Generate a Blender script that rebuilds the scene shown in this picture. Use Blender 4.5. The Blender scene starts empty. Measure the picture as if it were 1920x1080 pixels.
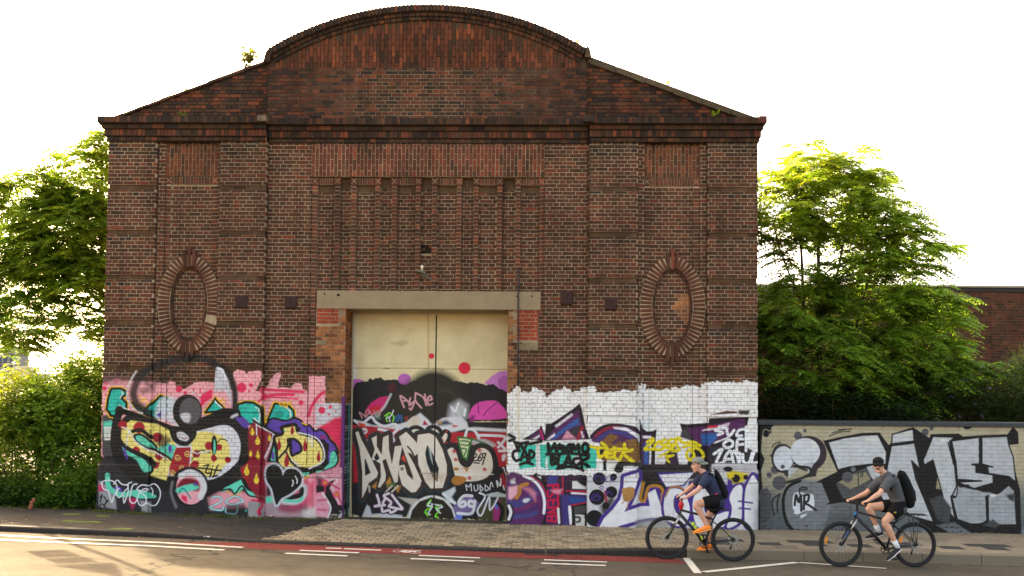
import bpy, bmesh, math, random
import numpy as np
from mathutils import Vector, Matrix

rng = np.random.default_rng(7)
random.seed(7)
S = bpy.context.scene
COL = S.collection

# ------------------------------------------------------------------ camera
CX, CY, CZ = 8.9278, -21.2857, 2.1699
YAW, PITCH, ROLL = math.radians(1.6865), math.radians(2.5601), math.radians(0.5691)
FPX, SHY = 1980.0, 150.0                       # focal length and lens shift in pixels of the 1920 px frame
cyw, syw, cp, sp = math.cos(YAW), math.sin(YAW), math.cos(PITCH), math.sin(PITCH)
FW = np.array([-syw * cp, cyw * cp, sp]); R0 = np.array([cyw, syw, 0.0]); U0 = np.cross(R0, FW)
CR = math.cos(ROLL) * R0 + math.sin(ROLL) * U0
CU = -math.sin(ROLL) * R0 + math.cos(ROLL) * U0
cam_d = bpy.data.cameras.new('camera'); cam = bpy.data.objects.new('camera', cam_d); COL.objects.link(cam)
cam_d.sensor_width = 36.0; cam_d.lens = FPX / 1920 * 36.0; cam_d.shift_y = SHY / 1920
cam_d.clip_start = 0.1; cam_d.clip_end = 3000
cam.matrix_world = Matrix(((CR[0], CU[0], -FW[0], CX), (CR[1], CU[1], -FW[1], CY), (CR[2], CU[2], -FW[2], CZ), (0, 0, 0, 1)))
S.camera = cam

# ------------------------------------------------------------------ sky and sun
SUN_EL, SUN_AZ = math.radians(30.0), math.radians(-40.0)       # azimuth from +Y, negative = towards -X
SUN_DIR = Vector((math.sin(SUN_AZ) * math.cos(SUN_EL), math.cos(SUN_AZ) * math.cos(SUN_EL), math.sin(SUN_EL)))
W = bpy.data.worlds.new('World'); S.world = W; W.use_nodes = True
wn, wl = W.node_tree.nodes, W.node_tree.links
sky = wn.new('ShaderNodeTexSky'); sky.sky_type = 'NISHITA'; sky.sun_disc = False
sky.sun_elevation = SUN_EL; sky.sun_rotation = SUN_AZ
sky.air_density = 0.6; sky.dust_density = 6.0; sky.ozone_density = 0.0; sky.altitude = 50
bg = wn['Background']; bg.inputs['Strength'].default_value = 0.15
tint = wn.new('ShaderNodeMix'); tint.data_type = 'RGBA'; tint.blend_type = 'MULTIPLY'; tint.inputs[0].default_value = 1.0
tint.inputs[7].default_value = (1.15, 1.0, 0.78, 1)                # white balance of the photograph, the same over the whole sky
wl.new(sky.outputs[0], tint.inputs[6]); wl.new(tint.outputs[2], bg.inputs['Color'])
sun_d = bpy.data.lights.new('sun', 'SUN'); sun = bpy.data.objects.new('sun', sun_d); COL.objects.link(sun)
sun_d.energy = 3.0; sun_d.angle = math.radians(0.45); sun_d.color = (1.0, 0.80, 0.52)
sun.rotation_euler = SUN_DIR.to_track_quat('Z', 'Y').to_euler()
sun.location = (-20, 20, 25)
S.view_settings.view_transform = 'Standard'; S.view_settings.look = 'None'
S.view_settings.exposure = 2.9; S.view_settings.gamma = 1.0
S.render.engine = 'CYCLES'
S.cycles.max_bounces = 6; S.cycles.diffuse_bounces = 3; S.cycles.transparent_max_bounces = 8
S.cycles.use_denoising = True

# ------------------------------------------------------------------ helpers
def ray(px, py):
    return np.array([CX, CY, CZ]), FW + CR * (px - 960) / FPX - CU * (py - 540 - SHY) / FPX
def on_y(px, py, Y=0.0):
    o, d = ray(px, py); return o + d * (Y - o[1]) / d[1]
def on_ground(px, py, zf, it=12):
    o, d = ray(px, py); z = 0.0
    for _ in range(it):
        q = o + d * (z - o[2]) / d[2]; z = zf(q[0], q[1])
    return q
def lin(c):
    c = np.asarray(c, float) / 255.0
    return np.where(c <= 0.04045, c / 12.92, ((c + 0.055) / 1.055) ** 2.4)
def L4(*c): return tuple(lin(c)) + (1.0,)

def link(name, me, mat=None, parent=None):
    o = bpy.data.objects.new(name, me); COL.objects.link(o)
    if mat is not None and me is not None and len(me.materials) == 0:
        me.materials.append(mat)
    if parent is not None: o.parent = parent
    return o
def empty(name, loc=(0, 0, 0), label=None, cat=None, group=None):
    o = bpy.data.objects.new(name, None); COL.objects.link(o); o.location = loc
    o.empty_display_size = 0.2
    if label: tag(o, label, cat, group)
    return o
def tag(o, label=None, cat=None, group=None, kind=None):
    if label: o['label'] = label
    if cat: o['category'] = cat
    if group: o['group'] = group
    if kind: o['kind'] = kind
    return o

class MB:
    """collects geometry for one mesh object, with a colour per vertex"""
    def __init__(s): s.v = []; s.f = []; s.c = []; s.n = 0; s.smooth = []
    def add(s, verts, faces, col=(1, 1, 1, 1), smooth=False):
        verts = np.asarray(verts, float).reshape(-1, 3)
        s.v.append(verts)
        c = np.empty((len(verts), 4)); c[:] = np.asarray(col, float) if np.ndim(col) == 1 else 1
        if np.ndim(col) == 2: c[:] = col
        s.c.append(c)
        n = s.n
        s.f.extend([tuple(n + i for i in f) for f in faces]); s.smooth.extend([smooth] * len(faces))
        s.n += len(verts)
        return s
    BF = [(0, 1, 5, 4), (1, 2, 6, 5), (2, 3, 7, 6), (3, 0, 4, 7), (4, 5, 6, 7), (3, 2, 1, 0)]
    def box(s, x0, x1, y0, y1, z0, z1, col=(1, 1, 1, 1)):
        return s.add([(x0, y0, z0), (x1, y0, z0), (x1, y1, z0), (x0, y1, z0), (x0, y0, z1), (x1, y0, z1), (x1, y1, z1), (x0, y1, z1)], s.BF, col)
    def hexa(s, corners, col=(1, 1, 1, 1)):
        return s.add(corners, s.BF, col)
    def tube(s, path, r, n=8, col=(1, 1, 1, 1), cap=True, smooth=True, closed=False, squash=None):
        path = [Vector(p) for p in path]; m = len(path)
        rr = r if hasattr(r, '__len__') else [r] * m
        vs = []; ref = None
        for i, p in enumerate(path):
            a = path[(i - 1) % m] if (closed or i > 0) else p
            b = path[(i + 1) % m] if (closed or i < m - 1) else p
            t = (b - a)
            t = t.normalized() if t.length > 1e-9 else Vector((0, 0, 1))
            if ref is None:
                ref = Vector((0, 0, 1)) if abs(t.z) < 0.9 else Vector((1, 0, 0))
            u = (ref - t * ref.dot(t))
            u = u.normalized() if u.length > 1e-6 else t.orthogonal().normalized()
            w = t.cross(u); ref = u
            for k in range(n):
                an = 2 * math.pi * k / n
                q = u * math.cos(an) * rr[i] + w * math.sin(an) * rr[i]
                vs.append(p + q)
        fs = []
        for i in range(m if closed else m - 1):
            j = (i + 1) % m
            for k in range(n):
                l = (k + 1) % n
                fs.append((i * n + k, i * n + l, j * n + l, j * n + k))
        if cap and not closed:
            fs.append(tuple(range(n - 1, -1, -1))); fs.append(tuple((m - 1) * n + k for k in range(n)))
        return s.add([tuple(v) for v in vs], fs, col, smooth)
    def prism(s, pts, y0, y1, col=(1, 1, 1, 1), axis='y'):
        n = len(pts); vs = []
        for y in (y0, y1):
            for a, b in pts:
                vs.append((a, y, b) if axis == 'y' else ((a, b, y) if axis == 'z' else (y, a, b)))
        fs = [tuple(range(n)), tuple(range(2 * n - 1, n - 1, -1))]
        for i in range(n):
            j = (i + 1) % n; fs.append((i, i + n, j + n, j))
        return s.add(vs, fs, col)
    def ellipsoid(s, c, r, nu=10, nv=7, col=(1, 1, 1, 1), rot=None):
        vs = []; fs = []
        for i in range(nv + 1):
            th = math.pi * i / nv
            for k in range(nu):
                ph = 2 * math.pi * k / nu
                v = Vector((r[0] * math.sin(th) * math.cos(ph), r[1] * math.sin(th) * math.sin(ph), r[2] * math.cos(th)))
                if rot is not None: v = rot @ v
                vs.append((c[0] + v.x, c[1] + v.y, c[2] + v.z))
        for i in range(nv):
            for k in range(nu):
                l = (k + 1) % nu
                fs.append((i * nu + k, (i + 1) * nu + k, (i + 1) * nu + l, i * nu + l))
        return s.add(vs, fs, col, True)
    def mesh(s, name):
        me = bpy.data.meshes.new(name)
        v = np.concatenate(s.v) if s.v else np.zeros((0, 3))
        me.from_pydata(v.tolist(), [], s.f)
        at = me.color_attributes.new('Col', 'FLOAT_COLOR', 'POINT')
        at.data.foreach_set('color', np.concatenate(s.c).astype(np.float32).ravel())
        me.polygons.foreach_set('use_smooth', s.smooth)
        me.update()
        return me
    def build(s, name, mat, parent=None):
        return link(name, s.mesh(name), mat, parent)

def recalc(me):
    bm = bmesh.new(); bm.from_mesh(me); bmesh.ops.recalc_face_normals(bm, faces=bm.faces); bm.to_mesh(me); bm.free()

# ------------------------------------------------------------------ materials
def nodes(name):
    m = bpy.data.materials.new(name); m.use_nodes = True
    nt = m.node_tree; b = nt.nodes['Principled BSDF']
    return m, nt, b
def N(nt, t, **k):
    n = nt.nodes.new(t)
    for a, v in k.items(): setattr(n, a, v)
    return n
def noise(nt, scale, detail=4, rough=0.6, vec=None, dim='3D'):
    n = N(nt, 'ShaderNodeTexNoise'); n.inputs['Scale'].default_value = scale
    n.inputs['Detail'].default_value = detail; n.inputs['Roughness'].default_value = rough
    if vec is not None: nt.links.new(vec, n.inputs['Vector'])
    return n.outputs['Fac']
def ramp(nt, fac, stops):
    r = N(nt, 'ShaderNodeValToRGB'); el = r.color_ramp.elements
    while len(el) > 2: el.remove(el[-1])
    for i, (p, c) in enumerate(stops):
        e = el[i] if i < 2 else el.new(p)
        e.position = p; e.color = c if len(c) == 4 else tuple(c) + (1,)
    nt.links.new(fac, r.inputs['Fac']); return r.outputs['Color']
def mix(nt, fac, a, b, mode='MIX'):
    m = N(nt, 'ShaderNodeMix', data_type='RGBA', blend_type=mode)
    for s, v in ((m.inputs[0], fac), (m.inputs[6], a), (m.inputs[7], b)):
        if hasattr(v, 'links'): nt.links.new(v, s)
        else: s.default_value = v
    return m.outputs[2]
def math_(nt, op, a, b=0.0, clamp=False):
    m = N(nt, 'ShaderNodeMath', operation=op, use_clamp=clamp)
    for s, v in ((m.inputs[0], a), (m.inputs[1], b)):
        if hasattr(v, 'links'): nt.links.new(v, s)
        else: s.default_value = v
    return m.outputs[0]
def pos(nt): return N(nt, 'ShaderNodeNewGeometry').outputs['Position']
def bump(nt, b, h, strength=0.3, dist=0.01):
    n = N(nt, 'ShaderNodeBump'); n.inputs['Strength'].default_value = strength; n.inputs['Distance'].default_value = dist
    nt.links.new(h, n.inputs['Height']); nt.links.new(n.outputs[0], b.inputs['Normal'])
def setc(nt, b, c):
    if hasattr(c, 'links'): nt.links.new(c, b.inputs['Base Color'])
    else: b.inputs['Base Color'].default_value = c
GREY = (0.5, 0.5, 0.5, 1)
def col_mat(name, rough=0.6, var=0.25, scale=8.0, metal=0.0, bmp=0.0, bscale=60.0, spec=0.4):
    """colour from the vertex colour, broken up by noise"""
    m, nt, b = nodes(name)
    a = N(nt, 'ShaderNodeVertexColor', layer_name='Col')
    p = pos(nt)
    v = ramp(nt, noise(nt, scale, 5, 0.65, p), [(0.25, (1 - var,) * 3), (0.75, (1 + var,) * 3)])
    setc(nt, b, mix(nt, 1.0, a.outputs['Color'], v, 'MULTIPLY'))
    b.inputs['Roughness'].default_value = rough; b.inputs['Metallic'].default_value = metal
    b.inputs['Specular IOR Level'].default_value = spec
    if bmp: bump(nt, b, noise(nt, bscale, 3, 0.6, p), bmp)
    return m
def flat_mat(name, c, rough=0.6, var=0.15, scale=6.0, metal=0.0, bmp=0.0, bscale=60.0, spec=0.4):
    m, nt, b = nodes(name); p = pos(nt)
    v = ramp(nt, noise(nt, scale, 5, 0.65, p), [(0.25, (1 - var,) * 3), (0.75, (1 + var,) * 3)])
    setc(nt, b, mix(nt, 1.0, tuple(c), v, 'MULTIPLY'))
    b.inputs['Roughness'].default_value = rough; b.inputs['Metallic'].default_value = metal
    b.inputs['Specular IOR Level'].default_value = spec
    if bmp: bump(nt, b, noise(nt, bscale, 3, 0.6, p), bmp)
    return m

# ------------------------------------------------------------------ sprayed paint: drawn here shape by shape, in metres on the wall
def catmull(p, closed, n=6):
    p = np.asarray(p, float); m = len(p); out = []
    if m < 3: return p
    for i in range(m if closed else m - 1):
        p0 = p[(i - 1) % m] if closed or i > 0 else p[0]
        p1 = p[i]; p2 = p[(i + 1) % m]
        p3 = p[(i + 2) % m] if closed or i + 2 < m else p[-1]
        for t in np.linspace(0, 1, n, endpoint=False):
            out.append(0.5 * ((2 * p1) + (-p0 + p2) * t + (2 * p0 - 5 * p1 + 4 * p2 - p3) * t * t + (-p0 + 3 * p1 - 3 * p2 + p3) * t ** 3))
    if not closed: out.append(p[-1])
    return np.array(out)

class Canvas:
    def __init__(s, x0, x1, z0, z1, res, Y):
        s.x0, s.z0, s.res, s.Y = x0, z0, res, Y
        s.w, s.h = int((x1 - x0) * res), int((z1 - z0) * res)
        s.rgb = np.zeros((s.h, s.w, 3)); s.a = np.zeros((s.h, s.w))
        s.x1, s.z1 = x0 + s.w / res, z0 + s.h / res
        s.fr = (0, 0, 1.0)
        r = np.random.default_rng(3)
        n = np.zeros((s.h, s.w))
        for k, amp in ((4, .5), (9, .3), (22, .2)):
            g = r.random((s.h // k + 3, s.w // k + 3))
            yi = np.arange(s.h) / k; xi = np.arange(s.w) / k
            y0 = yi.astype(int); x0_ = xi.astype(int); fy = (yi - y0)[:, None]; fx = (xi - x0_)[None]
            n += amp * ((g[y0][:, x0_] * (1 - fx) + g[y0][:, x0_ + 1] * fx) * (1 - fy) + (g[y0 + 1][:, x0_] * (1 - fx) + g[y0 + 1][:, x0_ + 1] * fx) * fy)
        s.n = n
    def frame(s, ox, oy, sc): s.fr = (ox, oy, sc)
    def P(s, pts):
        ox, oy, sc = s.fr; out = []
        for a, b in pts:
            q = on_y(ox + a / sc, oy + b / sc, s.Y)
            out.append(((q[0] - s.x0) * s.res, (q[2] - s.z0) * s.res))
        return np.array(out)
    def _bb(s, p, m):
        a = np.floor(p.min(0) - m).astype(int); b = np.ceil(p.max(0) + m).astype(int) + 1
        a = np.maximum(a, 0); b = np.minimum(b, (s.w, s.h))
        if (b <= a).any(): return None
        X, Y = np.meshgrid(np.arange(a[0], b[0]) + .5, np.arange(a[1], b[1]) + .5)
        return a, b, X, Y
    def _seg(s, p, X, Y, closed):
        d = np.full(X.shape, 1e9); m = len(p)
        for i in range(m if closed else m - 1):
            ax, ay = p[i]; bx, by = p[(i + 1) % m]; dx, dy = bx - ax, by - ay
            L = dx * dx + dy * dy + 1e-9
            t = np.clip(((X - ax) * dx + (Y - ay) * dy) / L, 0, 1)
            d = np.minimum(d, (X - ax - t * dx) ** 2 + (Y - ay - t * dy) ** 2)
        return np.sqrt(d)
    def _put(s, a, b, al, col):
        al = np.clip(al, 0, 1); sl = np.s_[a[1]:b[1], a[0]:b[0]]
        c = lin(col)[None, None]
        A0 = s.a[sl]; An = al + A0 * (1 - al)
        s.rgb[sl] = np.where(An[..., None] > 1e-6, (c * al[..., None] + s.rgb[sl] * (A0 * (1 - al))[..., None]) / np.maximum(An, 1e-6)[..., None], 0)
        s.a[sl] = An
    def poly(s, pts, col, soft=1.3, sm=False, op=1.0, rough=0.0):
        p = s.P(pts)
        if sm: p = catmull(p, True, 5)
        q = s._bb(p, soft * 1.5 + rough + 1)
        if q is None: return
        a, b, X, Y = q
        ins = np.zeros(X.shape, bool); m = len(p)
        for i in range(m):
            x1, y1 = p[i]; x2, y2 = p[(i + 1) % m]
            if y1 == y2: continue
            c = ((y1 > Y) != (y2 > Y)) & (X < (x2 - x1) * (Y - y1) / (y2 - y1) + x1)
            ins ^= c
        d = s._seg(p, X, Y, True); sd = np.where(ins, d, -d)
        if rough: sd = sd + (s.n[a[1]:b[1], a[0]:b[0]] - .5) * 2.2 * rough
        s._put(a, b, np.clip(sd / soft + .5, 0, 1) * op, col)
    def line(s, pts, w, col, soft=1.2, sm=True, closed=False, op=1.0, taper=False):
        """w is the stroke width in pixels of the photograph"""
        p = s.P(pts)
        if sm and len(p) > 2: p = catmull(p, closed, 5)
        hw = w / 91.0 * s.res / 2
        q = s._bb(p, hw + soft + 1)
        if q is None: return
        a, b, X, Y = q
        d = s._seg(p, X, Y, closed)
        s._put(a, b, np.clip((hw - d) / soft + .5, 0, 1) * op, col)
    def dot(s, x, y, r, col, soft=1.3, ry=None, op=1.0):
        ry = r if ry is None else ry
        s.poly([(x + r * math.cos(t), y + ry * math.sin(t)) for t in np.linspace(0, 2 * math.pi, 17)[:-1]], col, soft, True, op)
    def speck(s, x0, y0, x1, y1, col, n, r=1.2, seed=1):
        g = random.Random(seed)
        for _ in range(n):
            x, y = g.uniform(x0, x1), g.uniform(y0, y1); k = g.uniform(.4, 1.3) * r * s.fr[2]
            s.poly([(x + k * g.uniform(.5, 1.5) * math.cos(t), y + k * g.uniform(.4, 1.2) * math.sin(t)) for t in (0.3, 1.4, 2.6, 3.7, 5.2)], col, 1.0)
    def worn(s, z0, z1):
        """scuffed, thinner paint close to the ground"""
        xx = s.x0 + (np.arange(s.w) + .5) / s.res; zz = s.z0 + (np.arange(s.h) + .5) / s.res
        g = np.interp(xx, [0, 3.4, 8.3, 13.2, 18.4], [.155, .062, -.03, -.057, -.084])
        k = np.clip((zz[:, None] - g[None] - z0) / (z1 - z0), 0, 1)
        s.a *= np.clip((k * 1.5 - .35 + (s.n - .5) * 1.5) * 2.5, 0, 1)
    def image(s, name):
        im = bpy.data.images.new(name, s.w, s.h, alpha=True, float_buffer=True)
        im.colorspace_settings.name = 'Non-Color'
        px = np.concatenate([s.rgb, s.a[..., None]], -1).astype(np.float32)
        im.pixels.foreach_set(px.ravel()); im.update(); im.pack()
        return im
    def sample(s, nt, stretch=(1.0, 0.0)):
        """texture node laid on the wall plane by world position"""
        p = pos(nt); sep = N(nt, 'ShaderNodeSeparateXYZ'); nt.links.new(p, sep.inputs[0])
        u = math_(nt, 'DIVIDE', math_(nt, 'SUBTRACT', sep.outputs['X'], s.x0), s.x1 - s.x0)
        v = math_(nt, 'DIVIDE', math_(nt, 'SUBTRACT', sep.outputs['Z'], s.z0), s.z1 - s.z0)
        c = N(nt, 'ShaderNodeCombineXYZ'); nt.links.new(u, c.inputs[0]); nt.links.new(v, c.inputs[1])
        t = N(nt, 'ShaderNodeTexImage'); t.image = s.img; t.extension = 'CLIP'
        nt.links.new(c.outputs[0], t.inputs[0])
        return t.outputs['Color'], t.outputs['Alpha']
WALLC = Canvas(-.3, 20.5, -.3, 3.6, 110, 0.0)
DOORC = Canvas(4.7, 8.5, -.3, 4.4, 130, 0.80)
BLK, WHT, PNK, HOT, TEA, MNT, YEL, CRM, RDD, PUR, GRY = (27, 24, 23), (226, 225, 224), (236, 166, 170), (226, 48, 92), (44, 190, 170), (98, 208, 176), (238, 188, 20), (238, 220, 122), (168, 30, 44), (98, 70, 168), (84, 81, 80)
def out(c, pts, fill, line=BLK, w=3.0, sm=True, soft=1.3):
    c.poly(pts, fill, soft, sm); c.line(list(pts) + [pts[0], pts[1]], w, line, sm=sm)
def drop(c, x, y, r, h, col):
    c.poly([(x, y - h), (x + r * .35, y - h * .5), (x + r, y + h * .25), (x + r * .7, y + h * .8), (x, y + h), (x - r * .7, y + h * .8), (x - r, y + h * .25), (x - r * .35, y - h * .5)], col, 1.2, True)
def spiral(c, x, y, r, col, w=1.2, turns=1.8):
    c.line([(x + r * (1 - k / 22) * math.cos(k * turns * 2 * math.pi / 20), y + r * (1 - k / 22) * math.sin(k * turns * 2 * math.pi / 20)) for k in range(18)], w, col)
def strokes(c, w, col, *ls, sm=True, soft=1.1):
    for l in ls: c.line(l, w, col, sm=sm, soft=soft)

def paint_left(c):
    c.frame(180, 640, 6)                                                # wall left of the door, first half
    c.poly([(95, 470), (250, 430), (400, 440), (800, 470), (835, 450), (890, 455), (905, 520), (985, 545), (1060, 500), (1120, 465), (1250, 458), (1350, 466), (1560, 560), (1565, 350), (1600, 328), (1690, 330), (1715, 400), (1740, 345), (1800, 330), (1875, 335), (1880, 430), (1815, 560), (1900, 560),
            (1915, 520), (2010, 360), (2070, 355), (2075, 390), (2040, 520), (2190, 525), (2240, 470), (2320, 470), (2330, 540), (2385, 570), (2385, 385), (2575, 392), (2575, 700), (2480, 1100), (1900, 1300), (90, 1300)], PNK, 1.5, rough=3)
    c.poly([(95, 380), (400, 400), (400, 470), (95, 490)], (120, 78, 82), 9, op=.55)
    for x, y, r in ((125, 530, 26), (145, 478, 14), (262, 452, 12), (138, 605, 10), (935, 538, 38), (1005, 580, 20), (1658, 522, 55), (1764, 495, 24), (1745, 563, 13)): c.dot(x, y, r, HOT)
    c.poly([(1175, 720), (1180, 600), (1290, 545), (1315, 545), (1310, 640), (1240, 680), (1190, 740)], HOT, 2)
    strokes(c, 2, HOT, [(1098, 520), (1098, 600)], [(1176, 525), (1176, 640)])
    c.dot(1095, 578, 14, WHT); c.dot(1176, 608, 12, WHT)
    c.line([(1870, 560), (1900, 620), (1850, 680)], 4, HOT, 2); c.line([(1440 + 440, 120 + 420), (1440 + 560, 120 + 430), (1440 + 740, 120 + 440), (1440 + 900, 120 + 450)], 5, HOT, 3); c.line([(1440 + 450, 120 + 500), (1440 + 600, 120 + 480), (1440 + 780, 120 + 480)], 6, HOT, 3); c.line([(1440 + 460, 120 + 540), (1440 + 530, 120 + 510), (1440 + 830, 120 + 530)], 3, HOT, 3)
    # grey and black ground along the foot
    c.poly([(70, 1420), (220, 1150), (300, 1330), (900, 1620), (1250, 1600), (1700, 1500), (1900, 1600), (1910, 1990), (70, 1960)], (44, 41, 42), 3, True)
    c.poly([(75, 1560), (170, 1620), (260, 1760), (270, 1880), (75, 1850)], (150, 148, 146), 4); c.poly([(530, 1780), (640, 1800), (640, 1930), (560, 1910)], (150, 148, 146), 5)
    c.poly([(75, 1600), (130, 1610), (140, 1680), (70, 1680)], (196, 40, 90), 4); c.poly([(400, 1760), (500, 1760), (450, 1880)], (200, 30, 90), 8)
    c.poly([(100, 830), (300, 830), (260, 1000), (230, 1300), (100, 1280)], (74, 72, 72), 3); c.poly([(110, 900), (210, 890), (225, 1100), (120, 1110)], MNT, 2); c.poly([(122, 962), (222, 955), (215, 1110), (122, 1110)], (214, 220, 210), 1.2); c.line([(130, 1085), (205, 1085)], 1, RDD); c.line([(130, 1018), (205, 1018)], 1, (80, 150, 90))
    # teal chips with yellow and black edges
    for pts in ([(190, 560), (205, 535), (300, 532), (360, 560), (365, 600), (312, 640), (370, 690), (370, 760), (262, 850), (190, 835), (150, 770), (165, 650)],
                [(560, 790), (600, 745), (735, 615), (810, 640), (900, 680), (880, 780), (700, 870), (520, 800), (440, 690), (520, 740)],
                [(1230, 800), (1360, 640), (1400, 690), (1460, 755), (1400, 790)],
                [(1620, 710), (1700, 685), (1790, 690), (1875, 745), (1885, 930), (1720, 930), (1640, 840), (1600, 800)]):
        c.line(pts + [pts[0]], 8.5, YEL, sm=False); out(c, pts, TEA, BLK, 4.5, False)
    for x, y, r in ((230, 580, 16), (282, 700, 30), (1640, 760, 18), (1697, 752, 17), (1748, 720, 9)): c.dot(x, y, r, (30, 160, 140))
    strokes(c, 2, WHT, [(315, 560), (328, 590), (300, 640)], [(290, 720), (420, 790)], [(1810, 745), (1852, 775), (1855, 900)], [(1352, 670), (1440, 750)])
    strokes(c, 2.5, YEL, [(515, 610), (545, 680), (570, 640), (600, 700)], [(1380, 640), (1420, 680), (1440, 650), (1470, 690)])
    # sprayed black arch with a silver flank
    c.poly([(1365, 280), (1450, 290), (1510, 420), (1545, 600), (1550, 720), (1480, 560), (1350, 565), (1350, 420)], (196, 198, 202), 6)
    c.line([(620, 800), (500, 720), (450, 600), (480, 470), (560, 360), (700, 275), (860, 215), (1000, 200), (1180, 190), (1330, 240)], 15, (36, 33, 32), 9, op=.93)
    c.line([(1350, 260), (1450, 300), (1530, 400), (1575, 520), (1585, 640), (1580, 790)], 11, (36, 33, 32), 6)
    c.line([(480, 340), (415, 450), (378, 560), (390, 660), (450, 760), (540, 810)], 3, (210, 208, 206), 3); c.line([(1380, 300), (1440, 330), (1480, 420)], 4, (232, 232, 234), 3)
    c.line([(560, 430), (640, 520), (560, 560)], 12, (40, 36, 36), 10, op=.6); c.line([(700, 460), (860, 360), (960, 270)], 12, (40, 34, 32), 10, op=.5)
    # haze of white where two colours meet
    c.poly([(740, 640), (900, 640), (880, 860), (960, 980), (800, 900), (680, 850)], (214, 214, 220), 9, True, .9); c.poly([(690, 830), (740, 790), (735, 860)], PUR, 3)
    # body of the first letter
    W1 = [(330, 930), (420, 860), (620, 900), (830, 985), (1000, 1000), (1200, 950), (1440, 900), (1570, 930), (1660, 1040), (1690, 1190), (1650, 1360), (1520, 1500), (1340, 1590), (1100, 1600), (900, 1560), (700, 1540), (500, 1440), (320, 1260), (290, 1080)]
    out(c, W1, (218, 217, 220), BLK, 14)
    c.line([(290, 770), (250, 950), (235, 1150), (270, 1320)], 15, BLK); c.line([(290, 775), (520, 855), (830, 975), (930, 1020)], 11, BLK); c.line([(1180, 930), (1320, 880), (1480, 830), (1580, 860), (1700, 1020), (1740, 1180), (1700, 1350), (1560, 1530), (1350, 1660), (1200, 1700)], 17, BLK)
    c.line([(280, 1310), (450, 1480), (650, 1570), (870, 1640), (1000, 1680)], 19, BLK)
    c.poly([(320, 960), (420, 890), (700, 930), (840, 1010), (845, 1090), (900, 1160), (870, 1330), (810, 1560), (640, 1510), (560, 1330), (310, 1110)], CRM, 3)
    c.poly([(1120, 1030), (1390, 1040), (1500, 1130), (1525, 1280), (1440, 1440), (1280, 1520), (1080, 1420), (1060, 1250)], CRM, 3, True)
    for x, y, r in ((330, 940, 48), (512, 970, 64), (700, 1080, 55), (480, 1225, 44), (720, 1290, 46), (690, 1390, 40), (1275, 1175, 48), (1405, 1190, 38), (1130, 1265, 44), (1340, 1310, 40), (1500, 1330, 36), (1120, 1390, 50)): c.dot(x, y, r, RDD)
    out(c, [(460, 1060), (520, 1045), (600, 1090), (690, 1190), (650, 1215), (500, 1140)], MNT, BLK, 4); c.line([(440, 1010), (540, 1000), (640, 1080)], 7, BLK)
    c.poly([(690, 1210), (800, 1140), (905, 1180), (895, 1310), (862, 1345), (780, 1270)], MNT, 2); c.line([(640, 1200), (780, 1280), (860, 1345)], 4, BLK); c.dot(835, 1210, 20, PUR, ry=45)
    out(c, [(298, 1100), (350, 1190), (560, 1310), (650, 1400), (645, 1465), (570, 1480), (480, 1360), (330, 1250)], MNT, BLK, 5); c.poly([(335, 1165), (372, 1240), (385, 1310), (362, 1335), (340, 1250)], PUR, 1.5)
    c.line([(300, 1130), (420, 1220), (600, 1300), (680, 1390)], 7, BLK)
    strokes(c, 2.2, WHT, [(320, 965), (400, 1000), (460, 1110), (560, 1190), (700, 1260), (800, 1330)], [(395, 1000), (370, 1170)])
    c.poly([(720, 1020), (860, 1110), (760, 1200), (690, 1160)], (60, 20, 30), 8, op=.8)
    # red panel with yellow curls
    c.poly([(885, 1240), (905, 1195), (1080, 1190), (1062, 1440), (840, 1510), (850, 1350)], RDD, 2)
    for x, y, r in ((920, 1305, 38), (1030, 1262, 38), (880, 1470, 34), (985, 1420, 36)): spiral(c, x, y, r, CRM)
    c.line([(1075, 1190), (1062, 1370)], 2.5, WHT)
    # staring drops
    c.poly([(838, 960), (960, 960), (1110, 985), (1130, 1060), (1060, 1155), (985, 1180), (890, 1140), (840, 1060)], BLK, 1.5, True); c.poly([(910, 1030), (980, 1022), (1048, 1080), (1020, 1122), (935, 1100)], (206, 204, 206), 1.5, True); c.line([(960, 1080), (1000, 1100), (1020, 1085)], 1.2, RDD)
    c.dot(1345, 1165, 42, BLK, ry=112); c.dot(1352, 1185, 17, MNT, ry=82)
    strokes(c, 2, BLK, [(1380, 1140), (1430, 1100), (1500, 1115)], [(1080, 1330), (1170, 1230), (1290, 1250)]); c.line([(1090, 1240), (1140, 1260), (1280, 1230)], 2.5, WHT)
    strokes(c, 3, BLK, [(1230, 1400), (1280, 1390), (1250, 1470), (1310, 1480)], [(1340, 1390), (1300, 1520)], [(1400, 1390), (1350, 1520)], [(1170, 1420), (1440, 1450)], [(1330, 1520), (1400, 1500)])
    # loop on top
    c.dot(1030, 785, 165, BLK, ry=188); c.dot(1060, 785, 122, (92, 88, 90), ry=150); c.poly([(950, 830), (1010, 805), (1065, 830), (1045, 910), (990, 900)], (208, 206, 210), 4, True)
    c.line([(900, 860), (990, 965), (1120, 985), (1250, 930)], 9, BLK)
    c.line([(1190, 900), (1300, 860), (1440, 800), (1600, 800)], 14, BLK)
    c.line([(1550, 850), (1600, 825)], 5, (206, 204, 206), 4)
    c.poly([(1580, 860), (1680, 850), (1760, 935), (1700, 980), (1660, 950)], PUR, 1.5)
    # round eye below
    c.dot(1070, 1630, 215, BLK, ry=222); c.dot(1085, 1640, 162, PNK, ry=190)
    c.poly([(925, 1640), (1000, 1540), (1160, 1560), (1170, 1680), (1000, 1650)], (120, 22, 40), 5, True); c.poly([(930, 1650), (1090, 1600), (1180, 1640), (1090, 1680), (940, 1700)], MNT, 3, True); c.line([(950, 1710), (1000, 1650), (1085, 1760)], 2.5, (30, 130, 130))
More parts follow.
